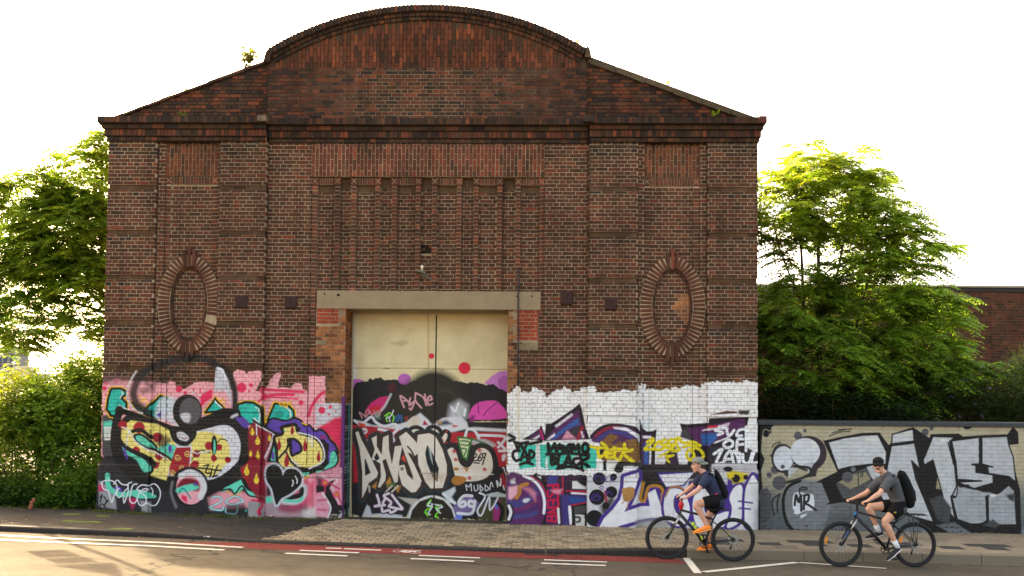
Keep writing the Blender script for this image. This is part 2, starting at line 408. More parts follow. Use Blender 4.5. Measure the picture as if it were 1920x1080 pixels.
    c.poly([(980, 1720), (1040, 1740), (1045, 1820), (980, 1770)], HOT, 3); c.line([(975, 1510), (1080, 1470), (1190, 1530), (1232, 1640), (1195, 1745)], 11, (216, 214, 214), 3); c.line([(880, 1580), (865, 1700), (920, 1860)], 4, (120, 118, 120), 5)
    spiral(c, 1135, 1600, 26, PUR)
    # white outline tag
    c.dot(280, 1680, 55, PUR); c.line([(170, 1500), (190, 1640), (330, 1720), (500, 1690), (640, 1730)], 9, MNT); c.line([(420, 1690), (520, 1740), (680, 1740)], 6, MNT)
    o = 960
    strokes(c, 1.9, (234, 234, 236), [(105, 615 + o), (180, 596 + o), (250, 620 + o), (278, 690 + o), (240, 780 + o), (215, 842 + o), (180, 720 + o), (122, 690 + o), (105, 615 + o)], [(240, 640 + o), (280, 595 + o), (330, 640 + o), (400, 650 + o)], [(300, 690 + o), (270, 740 + o), (300, 790 + o), (350, 730 + o), (390, 690 + o)],
            [(440, 620 + o), (400, 640 + o), (400, 730 + o), (355, 850 + o), (350, 760 + o)], [(500, 640 + o), (450, 660 + o), (420, 820 + o), (480, 845 + o), (530, 720 + o)], [(610, 655 + o), (550, 650 + o), (500, 700 + o), (600, 720 + o), (610, 690 + o), (560, 700 + o)], [(540, 730 + o), (600, 790 + o), (590, 860 + o), (530, 875 + o), (500, 800 + o)],
            [(620, 660 + o), (680, 640 + o), (735, 700 + o), (742, 780 + o), (700, 870 + o), (640, 880 + o), (600, 840 + o)], [(640, 680 + o), (660, 720 + o), (655, 770 + o)])
    strokes(c, 2.5, BLK, [(90, 1750), (110, 1720), (90, 1800)], [(130, 1740), (160, 1790), (130, 1840), (180, 1780)], [(80, 1850), (110, 1820), (150, 1860)])
    # mint wave and the 2S
    c.poly([(1280, 1760), (1440, 1680), (1690, 1690), (1900, 1760), (1900, 1900), (1700, 1860), (1300, 1890)], (226, 150, 160), 8)
    c.poly([(1420, 1690), (1480, 1640), (1560, 1600), (1660, 1550), (1720, 1640), (1790, 1690), (1840, 1720), (1900, 1740), (1905, 1770), (1780, 1745), (1740, 1700), (1700, 1640), (1600, 1720), (1540, 1660), (1480, 1680)], MNT, 1.5); c.line([(1430, 1675), (1540, 1655), (1590, 1710), (1670, 1620), (1740, 1720), (1830, 1745), (1900, 1780)], 3, BLK); c.line([(1500, 1672), (1580, 1725), (1670, 1685)], 1.6, YEL)
    for col, w in (((20, 150, 150), 4.2), ((222, 236, 236), 1.6)):
        strokes(c, w, col, [(1320, 1770), (1360, 1742), (1430, 1745), (1440, 1790), (1370, 1830), (1300, 1868), (1440, 1892), (1465, 1850)], [(1690, 1790), (1600, 1735), (1490, 1790), (1560, 1830), (1690, 1790)], [(1625, 1830), (1605, 1925), (1500, 1920), (1490, 1870)])
    c.poly([(1500, 1830), (1700, 1820), (1740, 1960), (1480, 1960)], (36, 34, 34), 6, op=.75)
    c.poly([(1740, 1790), (1900, 1780), (1900, 1985), (1740, 1980)], (150, 146, 142), 3); strokes(c, 4, (206, 44, 84), [(1780, 1780), (1860, 1790), (1880, 1850), (1850, 1900), (1860, 1940)]); c.dot(1716, 1895, 10, (40, 190, 180))
    # red panel with yellow drips
    c.poly([(1730, 1030), (1800, 880), (1905, 960), (1905, 1640), (1790, 1640), (1690, 1570), (1650, 1430), (1740, 1340), (1765, 1150)], RDD, 2)
    for x, y, r, h in ((1778, 1010, 22, 52), (1838, 1110, 27, 52), (1760, 1258, 18, 40), (1838, 1270, 22, 55), (1722, 1440, 28, 60), (1830, 1535, 28, 62)): drop(c, x, y, r, h, (238, 208, 60))
    c.line([(1830, 900), (1830, 1060)], 2, WHT); c.line([(1800, 870), (1905, 980)], 3, WHT); c.line([(1690, 1560), (1750, 1650), (1900, 1690)], 8, BLK); strokes(c, 3, BLK, [(1690, 1500), (1740, 1480), (1770, 1530)], [(1680, 1540), (1740, 1620), (1790, 1600), (1750, 1560)], [(1800, 1360), (1860, 1330), (1905, 1370)])

    c.frame(420, 660, 6)                                                # second half of the left wall
    c.poly([(470, 860), (560, 760), (900, 800), (1280, 1060), (1300, 1300), (1360, 1560), (1350, 1850), (480, 1840), (460, 1300)], (222, 130, 146), 4)
    c.poly([(1025, 590), (1130, 575), (1370, 578), (1370, 740), (1040, 870), (1025, 860)], (204, 200, 204), 2, rough=3)
    for x, y, r in ((1098, 656, 40), (1192, 620, 19), (1248, 667, 9), (1178, 703, 13), (866, 570, 29), (216, 400, 0), (1100, 450, 0)):
        if r: c.dot(x, y, r, HOT)
    c.line([(950, 720), (980, 620), (1060, 500), (1120, 450)], 6, HOT, 2)
    c.poly([(1035, 850), (1150, 800), (1240, 740), (1360, 720), (1365, 1060), (1290, 1090), (1200, 960), (1100, 880)], (222, 46, 88), 7)
    p = [(490, 770), (570, 580), (720, 600), (780, 660), (795, 770), (600, 830)]
    c.line(p + [p[0]], 8.5, YEL, sm=False); out(c, p, TEA, BLK, 4, False); c.dot(628, 700, 50, (30, 160, 140), ry=45); c.dot(720, 730, 22, (30, 160, 140)); c.line([(705, 625), (745, 670), (748, 740)], 2.2, WHT); strokes(c, 2.4, YEL, [(615, 570), (650, 610), (680, 555), (690, 630), (740, 560), (760, 600)])
    out(c, [(462, 870), (500, 780), (560, 745), (640, 765), (720, 770), (790, 740), (870, 775), (905, 830), (960, 825), (1020, 890), (1080, 870), (1150, 920), (1190, 990), (1250, 1050), (1275, 1150), (1210, 1260), (1000, 1100), (640, 930)], PUR, BLK, 4)
    c.line([(880, 800), (930, 820)], 2.5, YEL)
    spiral(c, 1125, 955, 28, RDD); strokes(c, 1.5, RDD, [(1095, 930), (1088, 975)])
    # dark red slope and letter stems
    c.poly([(290, 870), (360, 780), (570, 910), (460, 1200), (480, 1700), (440, 1700), (300, 1500)], (140, 26, 44), 3, op=.9)
    for x, y, r, h in ((338, 890, 22, 50), (398, 990, 27, 52), (320, 1135, 16, 38), (400, 1150, 21, 54), (285, 1325, 27, 58), (392, 1415, 27, 62), (512, 960, 18, 40)): drop(c, x, y, r, h, (238, 208, 60))
    c.line([(370, 790), (460, 870), (560, 915), (520, 1060), (458, 1190)], 3, WHT, sm=False); c.line([(384, 800), (386, 930)], 2, WHT); c.line([(350, 770), (470, 850), (575, 915)], 4, BLK, sm=False)
    c.poly([(560, 950), (600, 1250), (470, 1240), (530, 1080)], BLK, 2); c.poly([(560, 1060), (600, 1230), (525, 1220)], MNT, 2); c.dot(552, 1170, 16, PUR, ry=50)
    # the yellow D
    c.line([(1100, 1040), (1165, 1130), (1145, 1250), (1040, 1320), (860, 1345)], 18, BLK)
    out(c, [(650, 845), (800, 815), (832, 900), (930, 935), (1030, 975), (1100, 1060), (1125, 1160), (1090, 1265), (960, 1315), (860, 1310), (720, 1330), (605, 1250), (590, 1080), (565, 960), (650, 925), (660, 880)], CRM, BLK, 6)
    out(c, [(720, 985), (790, 980), (855, 1035), (868, 1110), (800, 1150), (762, 1160), (740, 1060)], PUR, BLK, 5); c.poly([(720, 990), (765, 985), (770, 1155), (750, 1150)], BLK, 1.5)
    c.line([(830, 905), (1030, 965), (1115, 1090), (1110, 1230), (960, 1310)], 2.6, WHT); c.line([(680, 1120), (740, 1200), (850, 1280)], 2.6, WHT); c.line([(720, 1040), (700, 1100), (610, 1200)], 4, BLK); c.line([(700, 1130), (760, 1240), (850, 1310)], 4, BLK)
    for x, y, r, h in ((768, 870, 20, 60), (620, 1030, 22, 75), (912, 1040, 24, 80), (705, 1210, 28, 85), (1060, 1170, 22, 65)): drop(c, x, y, r, h, RDD)
    strokes(c, 2.4, WHT, [(950, 960), (958, 1010)], [(988, 960), (988, 1060)]); c.dot(680, 888, 10, TEA)
    c.poly([(800, 840), (860, 850), (850, 900), (825, 905)], BLK, 1.5)
    out(c, [(1195, 1090), (1245, 1110), (1282, 1200), (1240, 1290), (1110, 1330), (1170, 1240), (1175, 1150)], MNT, BLK, 3.4); c.poly([(1180, 1050), (1250, 1090), (1195, 1140), (1180, 1260), (1165, 1190)], PUR, 2)
    # lower band: pinks, greys, black strokes
    y0 = 840
    q = lambda l: [(x, y + y0) for x, y in l]
    c.poly(q([(480, 620), (560, 620), (540, 780), (480, 780)]), (40, 34, 40), 8); c.poly(q([(475, 790), (570, 770), (560, 860), (480, 860)]), MNT, 3)
    c.poly(q([(480, 880), (620, 830), (960, 900), (960, 1010), (600, 1000), (480, 1000)]), (170, 150, 152), 10); c.poly(q([(620, 880), (800, 830), (930, 880), (850, 960), (660, 960)]), (150, 70, 92), 12, True)
    c.poly(q([(700, 700), (900, 560), (960, 620), (950, 860), (760, 900)]), (206, 60, 100), 14, op=.8)
    c.poly(q([(952, 545), (1036, 515), (1038, 1010), (960, 1010)]), (226, 150, 160), 2); c.poly(q([(950, 640), (1030, 600), (1000, 900), (950, 860)]), (216, 52, 96), 12, op=.75)
    c.poly(q([(900, 950), (1030, 900), (1030, 1020), (900, 1020)]), (214, 204, 196), 8)
    c.line(q([(690, 830), (820, 830), (890, 770), (900, 680)]), 14, (200, 206, 206), 5, op=.9); c.line(q([(700, 800), (860, 770), (880, 700)]), 9, BLK, 2); c.line(q([(690, 825), (830, 838), (890, 800)]), 5, MNT); c.poly(q([(870, 520), (960, 510), (960, 545), (890, 550)]), MNT, 1.5); c.poly(q([(1040, 500), (1110, 490), (1050, 560)]), MNT, 2); c.line(q([(915, 580), (950, 550)]), 3, YEL)
    H = q([(478, 520), (495, 460), (545, 428), (610, 440), (655, 490), (668, 545), (700, 490), (760, 470), (830, 490), (880, 560), (872, 640), (820, 700), (740, 760), (650, 810), (600, 880), (570, 800), (545, 700), (490, 610)])
    c.line(H + H[:2], 7, (206, 208, 212), 4); c.poly(H, (24, 22, 20), 1.6, True); strokes(c, 2, (220, 220, 220), q([(808, 555), (830, 600), (825, 635)]), q([(778, 600), (786, 630), (772, 668)]))
    c.poly(q([(1040, 520), (1360, 440), (1360, 880), (1200, 860), (1180, 660), (1060, 560)]), (206, 140, 156), 6); c.poly(q([(1045, 560), (1150, 600), (1130, 700), (1045, 700)]), (90, 50, 66), 9)
    c.poly(q([(1040, 660), (1120, 660), (1255, 585), (1190, 690), (1290, 880), (1350, 880), (1352, 1020), (1190, 1020), (1130, 730), (1040, 745)]), (30, 24, 26), 2.5)
    c.poly(q([(1042, 790), (1110, 750), (1195, 900), (1165, 1020), (1042, 1010)]), (216, 150, 164), 3); c.line(q([(1110, 745), (1200, 900), (1170, 1020)]), 3, (224, 214, 214), 2); c.line(q([(1060, 830), (1150, 820)]), 4, (190, 80, 110), 4); c.line(q([(1060, 930), (1150, 940)]), 4, (190, 80, 110), 4)
    strokes(c, 3, (214, 186, 190), q([(1110, 550), (1180, 600), (1250, 580), (1280, 600), (1210, 690)]), q([(1230, 700), (1300, 860)])); strokes(c, 3, (190, 50, 90), q([(1200, 640), (1300, 700)]), q([(1280, 760), (1320, 860)]))
    for x, y in ((1138, 632), (1270, 760)): c.dot(x, y + y0, 36, (224, 60, 96), 7); c.dot(x, y + y0, 20, (196, 130, 40))
    c.line(q([(1138, 640), (1140, 740)]), 1.6, (206, 60, 80))
    c.poly([(1325, 590), (1372, 590), (1372, 1840), (1330, 1840)], BLK, 2); c.speck(1325, 600, 1372, 1500, WHT, 130, .55, 5); c.speck(1290, 1790, 1370, 1860, WHT, 40, .9, 6); c.speck(900, 1820, 1340, 1860, (200, 190, 180), 60, .9, 8)

def paint_right(c):
    c.frame(940, 700, 6)
    c.poly([(60, 230), (108, 205), (150, 150), (195, 160), (232, 200), (330, 192), (360, 160), (430, 160), (482, 170), (498, 262), (600, 205), (615, 190), (700, 190), (702, 162), (790, 160), (802, 205), (880, 182), (892, 145), (1050, 150), (1062, 195), (1200, 212), (1390, 205), (1530, 215), (1540, 130), (1600, 132), (1625, 190), (1700, 185), (1900, 180), (1912, 150), (2240, 150), (2250, 105), (2905, 100), (2905, 1130), (60, 1150)], (238, 236, 231), 1.4, rough=8)
    g = random.Random(4)
    for _ in range(260):                                                # bare brick and joints showing through the thin white
        x, y = g.uniform(90, 2880), g.uniform(190, 560)
        if y > 470 and x < 1000: continue
        k = g.uniform(5, 14); c.poly([(x - k * g.uniform(.5, 1.6), y), (x, y - k * .5), (x + k * g.uniform(.4, 1.5), y - 2), (x + 2, y + k * g.uniform(.3, .9))], (112, 84, 68), 1.2, op=g.uniform(.4, .9))
    c.speck(80, 380, 130, 760, BLK, 160, .6, 3); c.line([(85, 690), (150, 730), (90, 760)], 6, BLK, 3)
    dk, pl, bl, mg = (34, 24, 34), (88, 38, 88), (46, 100, 168), (190, 40, 110)
    # pointed purple letter tops
    p = [(230, 745), (330, 690), (425, 625), (448, 580), (490, 690), (500, 565), (560, 565), (630, 520), (800, 405), (880, 338), (905, 400), (930, 520), (950, 620), (992, 742), (500, 760)]
    c.poly(p, dk, 1.5); c.poly([(500, 740), (610, 600), (870, 400), (890, 540), (930, 600), (965, 735), (560, 750)], pl, 2); c.poly([(300, 735), (430, 640), (480, 720), (440, 745)], pl, 2)
    c.poly([(640, 660), (860, 500), (880, 570), (760, 620), (600, 740), (560, 740)], bl, 6, op=.9); c.poly([(600, 590), (790, 450), (810, 470), (620, 612)], (224, 214, 220), 3); c.poly([(510, 745), (600, 670), (605, 700), (545, 745)], (226, 222, 224), 2); c.poly([(350, 735), (430, 690), (430, 715), (390, 745)], (224, 222, 224), 2)
    c.poly([(680, 745), (740, 640), (850, 740)], (216, 150, 168), 3); c.poly([(780, 630), (900, 590), (850, 720), (760, 650)], (58, 54, 58), 2); c.line([(910, 610), (860, 740)], 5, RDD, 2); c.line([(905, 660), (920, 720)], 4, (224, 206, 214), 2); c.line([(440, 640), (470, 740)], 4, mg, 2)
    # the second arc
    c.poly([(990, 720), (1090, 610), (1220, 565), (1400, 578), (1555, 650), (1560, 980), (1140, 980), (1100, 780)], dk, 1.5, True); c.poly([(1010, 740), (1110, 640), (1240, 590), (1420, 605), (1540, 680), (1545, 760), (1100, 780)], pl, 3, True)
    c.line([(1090, 740), (1200, 670), (1330, 660), (1450, 720)], 8, (70, 62, 130), 4); c.line([(1060, 700), (1180, 620), (1300, 600)], 4, RDD, 3); c.poly([(1250, 600), (1390, 605), (1550, 690), (1525, 728), (1400, 648), (1262, 622)], (232, 230, 232), 1.6)
    c.poly([(1100, 790), (1220, 668), (1300, 705), (1350, 760), (1490, 735), (1552, 780), (1555, 1000), (1140, 980), (1140, 820)], (132, 94, 50), 2); c.line([(1260, 780), (1330, 740), (1400, 790)], 7, (90, 50, 80), 4); c.poly([(1520, 720), (1552, 700), (1550, 780)], (230, 228, 226), 2)
    # column under the yellow tag
    c.poly([(1552, 500), (1590, 620), (1640, 655), (1700, 650), (1748, 625), (1738, 720), (1725, 1060), (1560, 1060)], dk, 1.5); c.poly([(1575, 690), (1690, 680), (1690, 1050), (1580, 1050)], pl, 3); c.poly([(1600, 800), (1660, 760), (1650, 1040), (1600, 1040)], bl, 7, op=.85); c.line([(1600, 715), (1680, 720)], 5, WHT, 1.5); c.line([(1672, 720), (1676, 900), (1668, 1060)], 3.5, WHT, 1.5); c.poly([(1560, 560), (1600, 620), (1690, 630), (1700, 500), (1620, 520)], (206, 222, 224), 5, op=.5)
    c.poly([(1750, 720), (1950, 700), (2010, 740), (1980, 1060), (1740, 1060)], (226, 222, 218), 2); c.poly([(1830, 900), (1960, 820), (2010, 1060), (1870, 1060)], (60, 40, 60), 3); c.line([(2030, 840), (2026, 1060)], 5, WHT); c.line([(1730, 1030), (1960, 1040)], 3, (206, 30, 60), 2); c.poly([(1900, 880), (1880, 1060), (1820, 1060)], (40, 36, 38), 2)
    c.poly([(2060, 840), (2160, 820), (2170, 960), (2090, 990)], (214, 212, 212), 3)
    # right-hand purple flash
    a = lambda l: [(x + 1440, y) for x, y in l]
    c.poly(a([(565, 560), (640, 575), (880, 555), (890, 505), (1340, 490), (1305, 600), (1320, 840), (1440, 900), (1450, 1060), (640, 1060), (720, 800), (590, 640)]), dk, 1.5)
    c.poly(a([(650, 620), (900, 590), (1200, 520), (1290, 510), (1290, 600), (1080, 700), (890, 820), (760, 800), (700, 700)]), pl, 3); c.poly(a([(590, 640), (650, 620), (720, 760), (570, 720)]), (66, 62, 62), 3)
    c.poly(a([(800, 680), (990, 670), (970, 730), (890, 810), (820, 800)]), bl, 5); c.poly(a([(812, 640), (890, 612), (1115, 555), (1105, 592), (900, 640), (815, 650)]), (226, 206, 214), 2); c.line(a([(880, 600), (980, 600)]), 4, (206, 30, 60), 2); c.poly(a([(935, 775), (1100, 712), (1095, 735), (945, 790)]), WHT, 1.5)
    c.poly(a([(890, 840), (1100, 800), (1300, 840), (1440, 900), (1440, 1050), (890, 1050)]), (46, 42, 46), 3); c.poly(a([(1210, 415), (1345, 415), (1320, 470), (1220, 460)]), (60, 54, 52), 3); c.poly(a([(1080, 420), (1205, 430), (1200, 450), (890, 470)]), (96, 58, 46), 2)
    c.poly(a([(1350, 590), (1445, 590), (1445, 720), (1360, 700)]), (228, 226, 222), 2, rough=2)
    # teal ground and black hand style tags
    c.poly([(185, 800), (390, 805), (392, 1050), (205, 1078), (190, 900)], (66, 196, 168), 2, rough=2); c.poly([(430, 800), (1000, 795), (1075, 850), (1065, 1065), (520, 1085), (440, 1050)], (66, 196, 168), 2, rough=2)
    c.poly([(400, 790), (430, 790), (430, 1080), (395, 1080)], (228, 226, 222), 2); c.poly([(495, 1000), (520, 920), (525, 1080), (500, 1080)], (228, 226, 222), 3); c.poly([(660, 790), (760, 760), (960, 770), (990, 800), (700, 800)], (228, 226, 222), 3); c.poly([(800, 940), (900, 920), (890, 1010), (810, 1020)], (228, 222, 224), 3)
    B2 = (26, 22, 16)
    strokes(c, 5.6, B2, [(145, 772), (220, 790), (300, 772)], [(160, 790), (185, 850), (215, 800), (250, 855), (290, 790)], [(320, 795), (450, 765)], [(205, 870), (140, 880), (130, 940), (165, 985), (200, 970)], [(220, 980), (262, 870), (300, 990)], [(235, 945), (310, 935)], [(315, 990), (320, 870), (370, 905), (350, 950), (310, 950)], [(210, 1028), (280, 1005), (350, 1025)])
    strokes(c, 6, B2, [(530, 880), (525, 790), (558, 868), (600, 790), (612, 872)], [(628, 878), (655, 800), (690, 870)], [(640, 850), (680, 845)], [(690, 815), (745, 870)], [(765, 800), (700, 880)], [(778, 800), (772, 868)], [(795, 880), (808, 800), (835, 860), (865, 800), (875, 882)], [(940, 785), (910, 830), (930, 890), (970, 870), (975, 810), (940, 785)])
    strokes(c, 6, B2, [(512, 912), (570, 905), (660, 915)], [(560, 930), (560, 1010)], [(565, 935), (620, 955), (575, 975), (625, 1005), (570, 1030)], [(650, 930), (640, 1035), (720, 1025)], [(710, 1045), (755, 930), (785, 1050)], [(715, 1005), (785, 1000)], [(875, 955), (820, 965), (812, 1010), (850, 1035), (880, 1010)], [(880, 900), (900, 980), (905, 1060)], [(975, 900), (975, 950), (905, 995), (985, 1045)], [(660, 905), (790, 900), (960, 920)], [(630, 1072), (760, 1050), (880, 1070), (918, 1092)])
    YL = (232, 212, 26)
    strokes(c, 5.6, YL, [(1003, 818), (1080, 835), (1170, 830)], [(1070, 830), (1100, 948)], [(1125, 780), (1180, 830), (1160, 900), (1100, 948)], [(1250, 862), (1195, 865), (1180, 940), (1245, 945)], [(1190, 905), (1235, 900)], [(1330, 865), (1280, 870), (1268, 942), (1320, 970)], [(1262, 830), (1310, 850), (1400, 850)], [(1382, 790), (1370, 880), (1322, 972)], [(1468, 860), (1370, 895), (1480, 1000)])
    strokes(c, 5.6, YL, a([(200, 775), (260, 735), (262, 770), (170, 856), (290, 848)]), a([(330, 765), (290, 810), (300, 862), (370, 850)]), a([(400, 742), (345, 790), (410, 820), (350, 860)]), a([(470, 742), (420, 780), (430, 840), (500, 800), (430, 790)]), a([(500, 740), (560, 730), (520, 780), (560, 860), (480, 870)]), a([(570, 735), (600, 780), (720, 775), (790, 812)]), a([(610, 830), (700, 810), (800, 870), (830, 920), (818, 948)]), a([(720, 850), (660, 870), (645, 930), (680, 972), (725, 930), (700, 865)]))
    strokes(c, 3.6, YL, a([(330, 936), (420, 890), (500, 830)]), a([(400, 930), (500, 920), (420, 955), (450, 1000)])); c.line([(1445, 950), (1490, 1000)], 4, YL)
    WT = (236, 236, 238)
    strokes(c, 5, WT, a([(1090, 620), (1010, 615), (955, 640), (1040, 665), (985, 692)]), a([(1085, 650), (1110, 705), (1165, 640)]), a([(1290, 625), (1220, 640), (1195, 700), (1250, 700)]), a([(1110, 745), (1050, 790), (1075, 835), (1140, 820), (1150, 770), (1110, 745)]), a([(1195, 860), (1205, 750), (1270, 740)]), a([(1205, 800), (1265, 795)]), a([(1300, 605), (1300, 870)]), a([(1400, 700), (1310, 745), (1410, 850)]), a([(1300, 670), (1350, 720)]),
            a([(940, 905), (1030, 850), (1000, 920), (965, 1010), (1030, 1005)]), a([(1050, 1005), (1070, 930), (1120, 870), (1145, 930), (1160, 1005)]), a([(1060, 965), (1140, 960)]), a([(1165, 870), (1200, 930), (1215, 1005)]), a([(1160, 880), (1230, 900), (1225, 1000)]), a([(1265, 910), (1270, 990), (1330, 1005), (1370, 890)]), a([(1390, 880), (1360, 1000), (1420, 1000)]))
    c.line(a([(920, 1035), (1100, 1025), (1440, 1040)]), 6, (222, 222, 224), 4); c.poly(a([(1060, 1050), (1440, 1050), (1440, 1110), (1080, 1120)]), (212, 210, 208), 5)
    # lower half
    c.frame(940, 820, 6)
    c.poly([(1540, 300), (2360, 300), (2360, 480), (1540, 480)], (44, 38, 40), 4); c.poly([(2350, 330), (2890, 300), (2890, 520), (2350, 500)], (190, 186, 184), 5)
    c.poly([(1290, 380), (2900, 400), (2900, 1060), (1290, 1060)], (206, 204, 202), 3)
    c.poly([(1540, 330), (2340, 330), (2340, 470), (1540, 470)], (44, 38, 40), 4)
    c.poly([(60, 418), (1000, 430), (1000, 1040), (60, 1000)], (52, 32, 50), 2)
    c.poly([(70, 430), (250, 425), (390, 470), (480, 570), (515, 720), (495, 900), (440, 1020), (70, 970)], (92, 42, 92), 4, True)
    for k, col in enumerate(((60, 70, 130), (48, 66, 126), (116, 40, 86), (66, 44, 100), (54, 80, 140))): c.line([(85, 720 + 45 * k), (200, 730 + 40 * k), (330, 650 + 55 * k), (400, 560 + 70 * k)], 6, col, 6, op=.8)
    c.poly([(80, 560), (190, 540), (180, 640), (110, 700), (78, 690)], (222, 166, 176), 5); c.poly([(100, 480), (150, 460), (160, 520), (110, 520)], (206, 204, 206), 5); c.line([(170, 680), (205, 620), (215, 550), (290, 525)], 7, (176, 118, 44), 1.5); c.poly([(230, 560), (330, 570), (390, 620), (385, 720), (310, 620)], (216, 130, 150), 8, op=.85); c.poly([(245, 700), (290, 685), (325, 695), (290, 730), (250, 730)], (208, 206, 212), 3, True)
    c.line([(250, 430), (370, 490), (450, 590), (485, 720), (478, 850)], 5, (236, 234, 236), 1.6); c.line([(330, 430), (450, 520), (500, 640)], 2, (190, 40, 90), 2)
    c.line([(390, 430), (480, 500), (535, 640), (535, 800), (480, 980)], 9, BLK, 2); c.dot(90, 850, 50, BLK, ry=110); c.line([(85, 770), (108, 840), (85, 920)], 5, (230, 226, 228), 1.5)
    c.poly([(510, 445), (640, 440), (645, 1030), (500, 1030)], (76, 36, 82), 4); c.poly([(520, 445), (630, 440), (620, 520), (530, 520)], (58, 70, 140), 6)
    strokes(c, 3.4, (198, 20, 58), [(518, 540), (640, 528), (638, 575), (585, 575), (580, 535)], [(520, 600), (520, 660), (545, 672), (580, 630), (620, 620), (640, 660), (635, 690)], [(520, 705), (640, 700)], [(522, 705), (524, 765)], [(580, 702), (582, 750)], [(640, 700), (640, 762)], [(518, 790), (640, 782), (525, 850), (640, 838)], [(516, 890), (628, 872), (612, 948), (516, 930)], [(575, 884), (565, 940)], sm=False)
    c.poly([(660, 445), (960, 440), (960, 560), (800, 570), (780, 500), (670, 520)], (60, 34, 62), 4); c.poly([(670, 640), (960, 655), (960, 735), (780, 755), (770, 1010), (690, 1010)], (64, 54, 118), 5); c.poly([(760, 670), (950, 690), (950, 725), (770, 730)], (44, 78, 150), 5); strokes(c, 2.5, (190, 24, 60), [(690, 440), (690, 640)], [(730, 600), (960, 608)], [(780, 765), (960, 730)], [(780, 765), (775, 1010)])
    c.poly([(790, 770), (960, 738), (960, 1040), (800, 1030)], BLK, 1.5); c.poly([(820, 775), (958, 765), (950, 850), (820, 855)], (76, 74, 72), 1.5); c.poly([(828, 862), (938, 866), (936, 1012), (842, 1014)], (214, 212, 206), 1.5, rough=1.5); c.line([(835, 895), (880, 900), (880, 940), (850, 950)], 4, (60, 58, 56), 2)
    c.poly([(760, 765), (785, 790), (792, 960), (770, 970), (752, 800)], (232, 230, 230), 1.6, True); c.line([(640, 800), (650, 960)], 4, (228, 226, 226), 1.5); c.line([(790, 625), (960, 635)], 3.4, (232, 224, 226), 1.6); c.poly([(798, 490), (870, 480), (955, 545), (950, 582), (798, 575)], (222, 220, 214), 1.5); c.poly([(840, 480), (950, 450), (950, 560), (880, 520)], BLK, 3); c.poly([(550, 590), (690, 580), (660, 640), (580, 620)], (220, 130, 150), 5); c.poly([(400, 430), (450, 440), (445, 470)], WHT, 2)
    # black bubbles and purple letters
    c.poly([(960, 430), (1380, 420), (1360, 900), (960, 1040)], (206, 204, 204), 2); c.poly([(1100, 760), (1240, 640), (1280, 700), (1180, 860), (1120, 860)], (70, 68, 70), 12)
    for x, y, r in ((1095, 460, 72), (1070, 665, 88), (1232, 610, 66), (1042, 900, 92), (1312, 335, 60), (1255, 440, 40), (1170, 760, 40)): c.dot(x, y, r, (24, 22, 22))
    c.poly([(1140, 270), (1180, 250), (1180, 370), (1142, 370)], BLK, 2); c.poly([(1180, 255), (1320, 260), (1290, 300), (1250, 380), (1180, 360)], (222, 218, 208), 2); c.line([(1330, 310), (1560, 300)], 8, (58, 54, 54), 3); c.line([(1380, 335), (1470, 330)], 4, (214, 212, 208), 2)
    c.poly([(1145, 590), (1175, 590), (1190, 720), (1160, 720)], (150, 26, 40), 4)
    VP = (74, 46, 132)
    strokes(c, 1.7, VP, [(1000, 690), (1030, 635), (1060, 650), (1010, 695), (1060, 700)], [(1085, 620), (1065, 650), (1110, 660), (1080, 705)], [(1030, 410), (1060, 480), (1050, 440), (1110, 430)], [(1120, 440), (1130, 490), (1160, 440)], [(1180, 440), (1170, 490), (1200, 490)], [(1220, 430), (1225, 500)], [(1260, 440), (1225, 470), (1270, 490)], [(1120, 540), (1100, 560), (1130, 580), (1140, 550), (1120, 540)], [(1180, 560), (1170, 640), (1210, 600), (1240, 640)])
    c.poly([(1580, 440), (1780, 380), (1900, 420), (1900, 560), (1640, 720), (1540, 700)], (34, 28, 26), 3)
    LL = [(1372, 442), (1460, 412), (1540, 392), (1545, 440), (1500, 560), (1440, 700), (1375, 830), (1480, 795), (1560, 772), (1665, 768), (1640, 625), (1725, 578), (1790, 770), (1835, 892), (1640, 905), (1500, 935), (1320, 985), (1250, 1030), (1080, 1030), (1150, 900), (1250, 800), (1330, 690), (1365, 560)]
    c.line(LL + [LL[0]], 13, VP, 1.5, sm=False); c.poly(LL, (230, 228, 228), 1.4)
    c.line([(1595, 505), (1560, 690), (1610, 700), (1650, 560), (1760, 545), (1810, 600), (1795, 720)], 5.5, (178, 122, 46), 1.5); c.poly([(1348, 575), (1390, 562), (1430, 550), (1492, 572), (1475, 670), (1425, 715), (1370, 700), (1355, 640)], (176, 128, 66), 1.8, True); strokes(c, 1.6, (176, 128, 66), [(1380, 700), (1350, 740)], [(1415, 700), (1412, 800)])
    c.frame(1180, 830, 4.697)
    c.poly([(240, 262), (560, 255), (480, 380), (330, 390), (270, 340)], VP, 1.5); c.poly([(258, 280), (560, 262), (470, 365), (320, 385)], (229, 227, 226), 1.5)
    c.poly([(520, 330), (720, 330), (900, 380), (900, 700), (560, 740), (480, 600)], VP, 2)
    O2 = [(300, 520), (330, 425), (400, 400), (470, 430), (520, 540), (520, 640), (470, 720), (380, 720), (310, 640)]
    c.line(O2 + O2[:2], 10, VP, 1.4); c.poly(O2, (229, 227, 226), 1.4, True); out(c, [(395, 480), (425, 455), (450, 520), (445, 600), (420, 620), (392, 560)], VP, VP, 2); c.line([(315, 470), (350, 400), (420, 385), (470, 410)], 3, (178, 122, 46), 1.6)
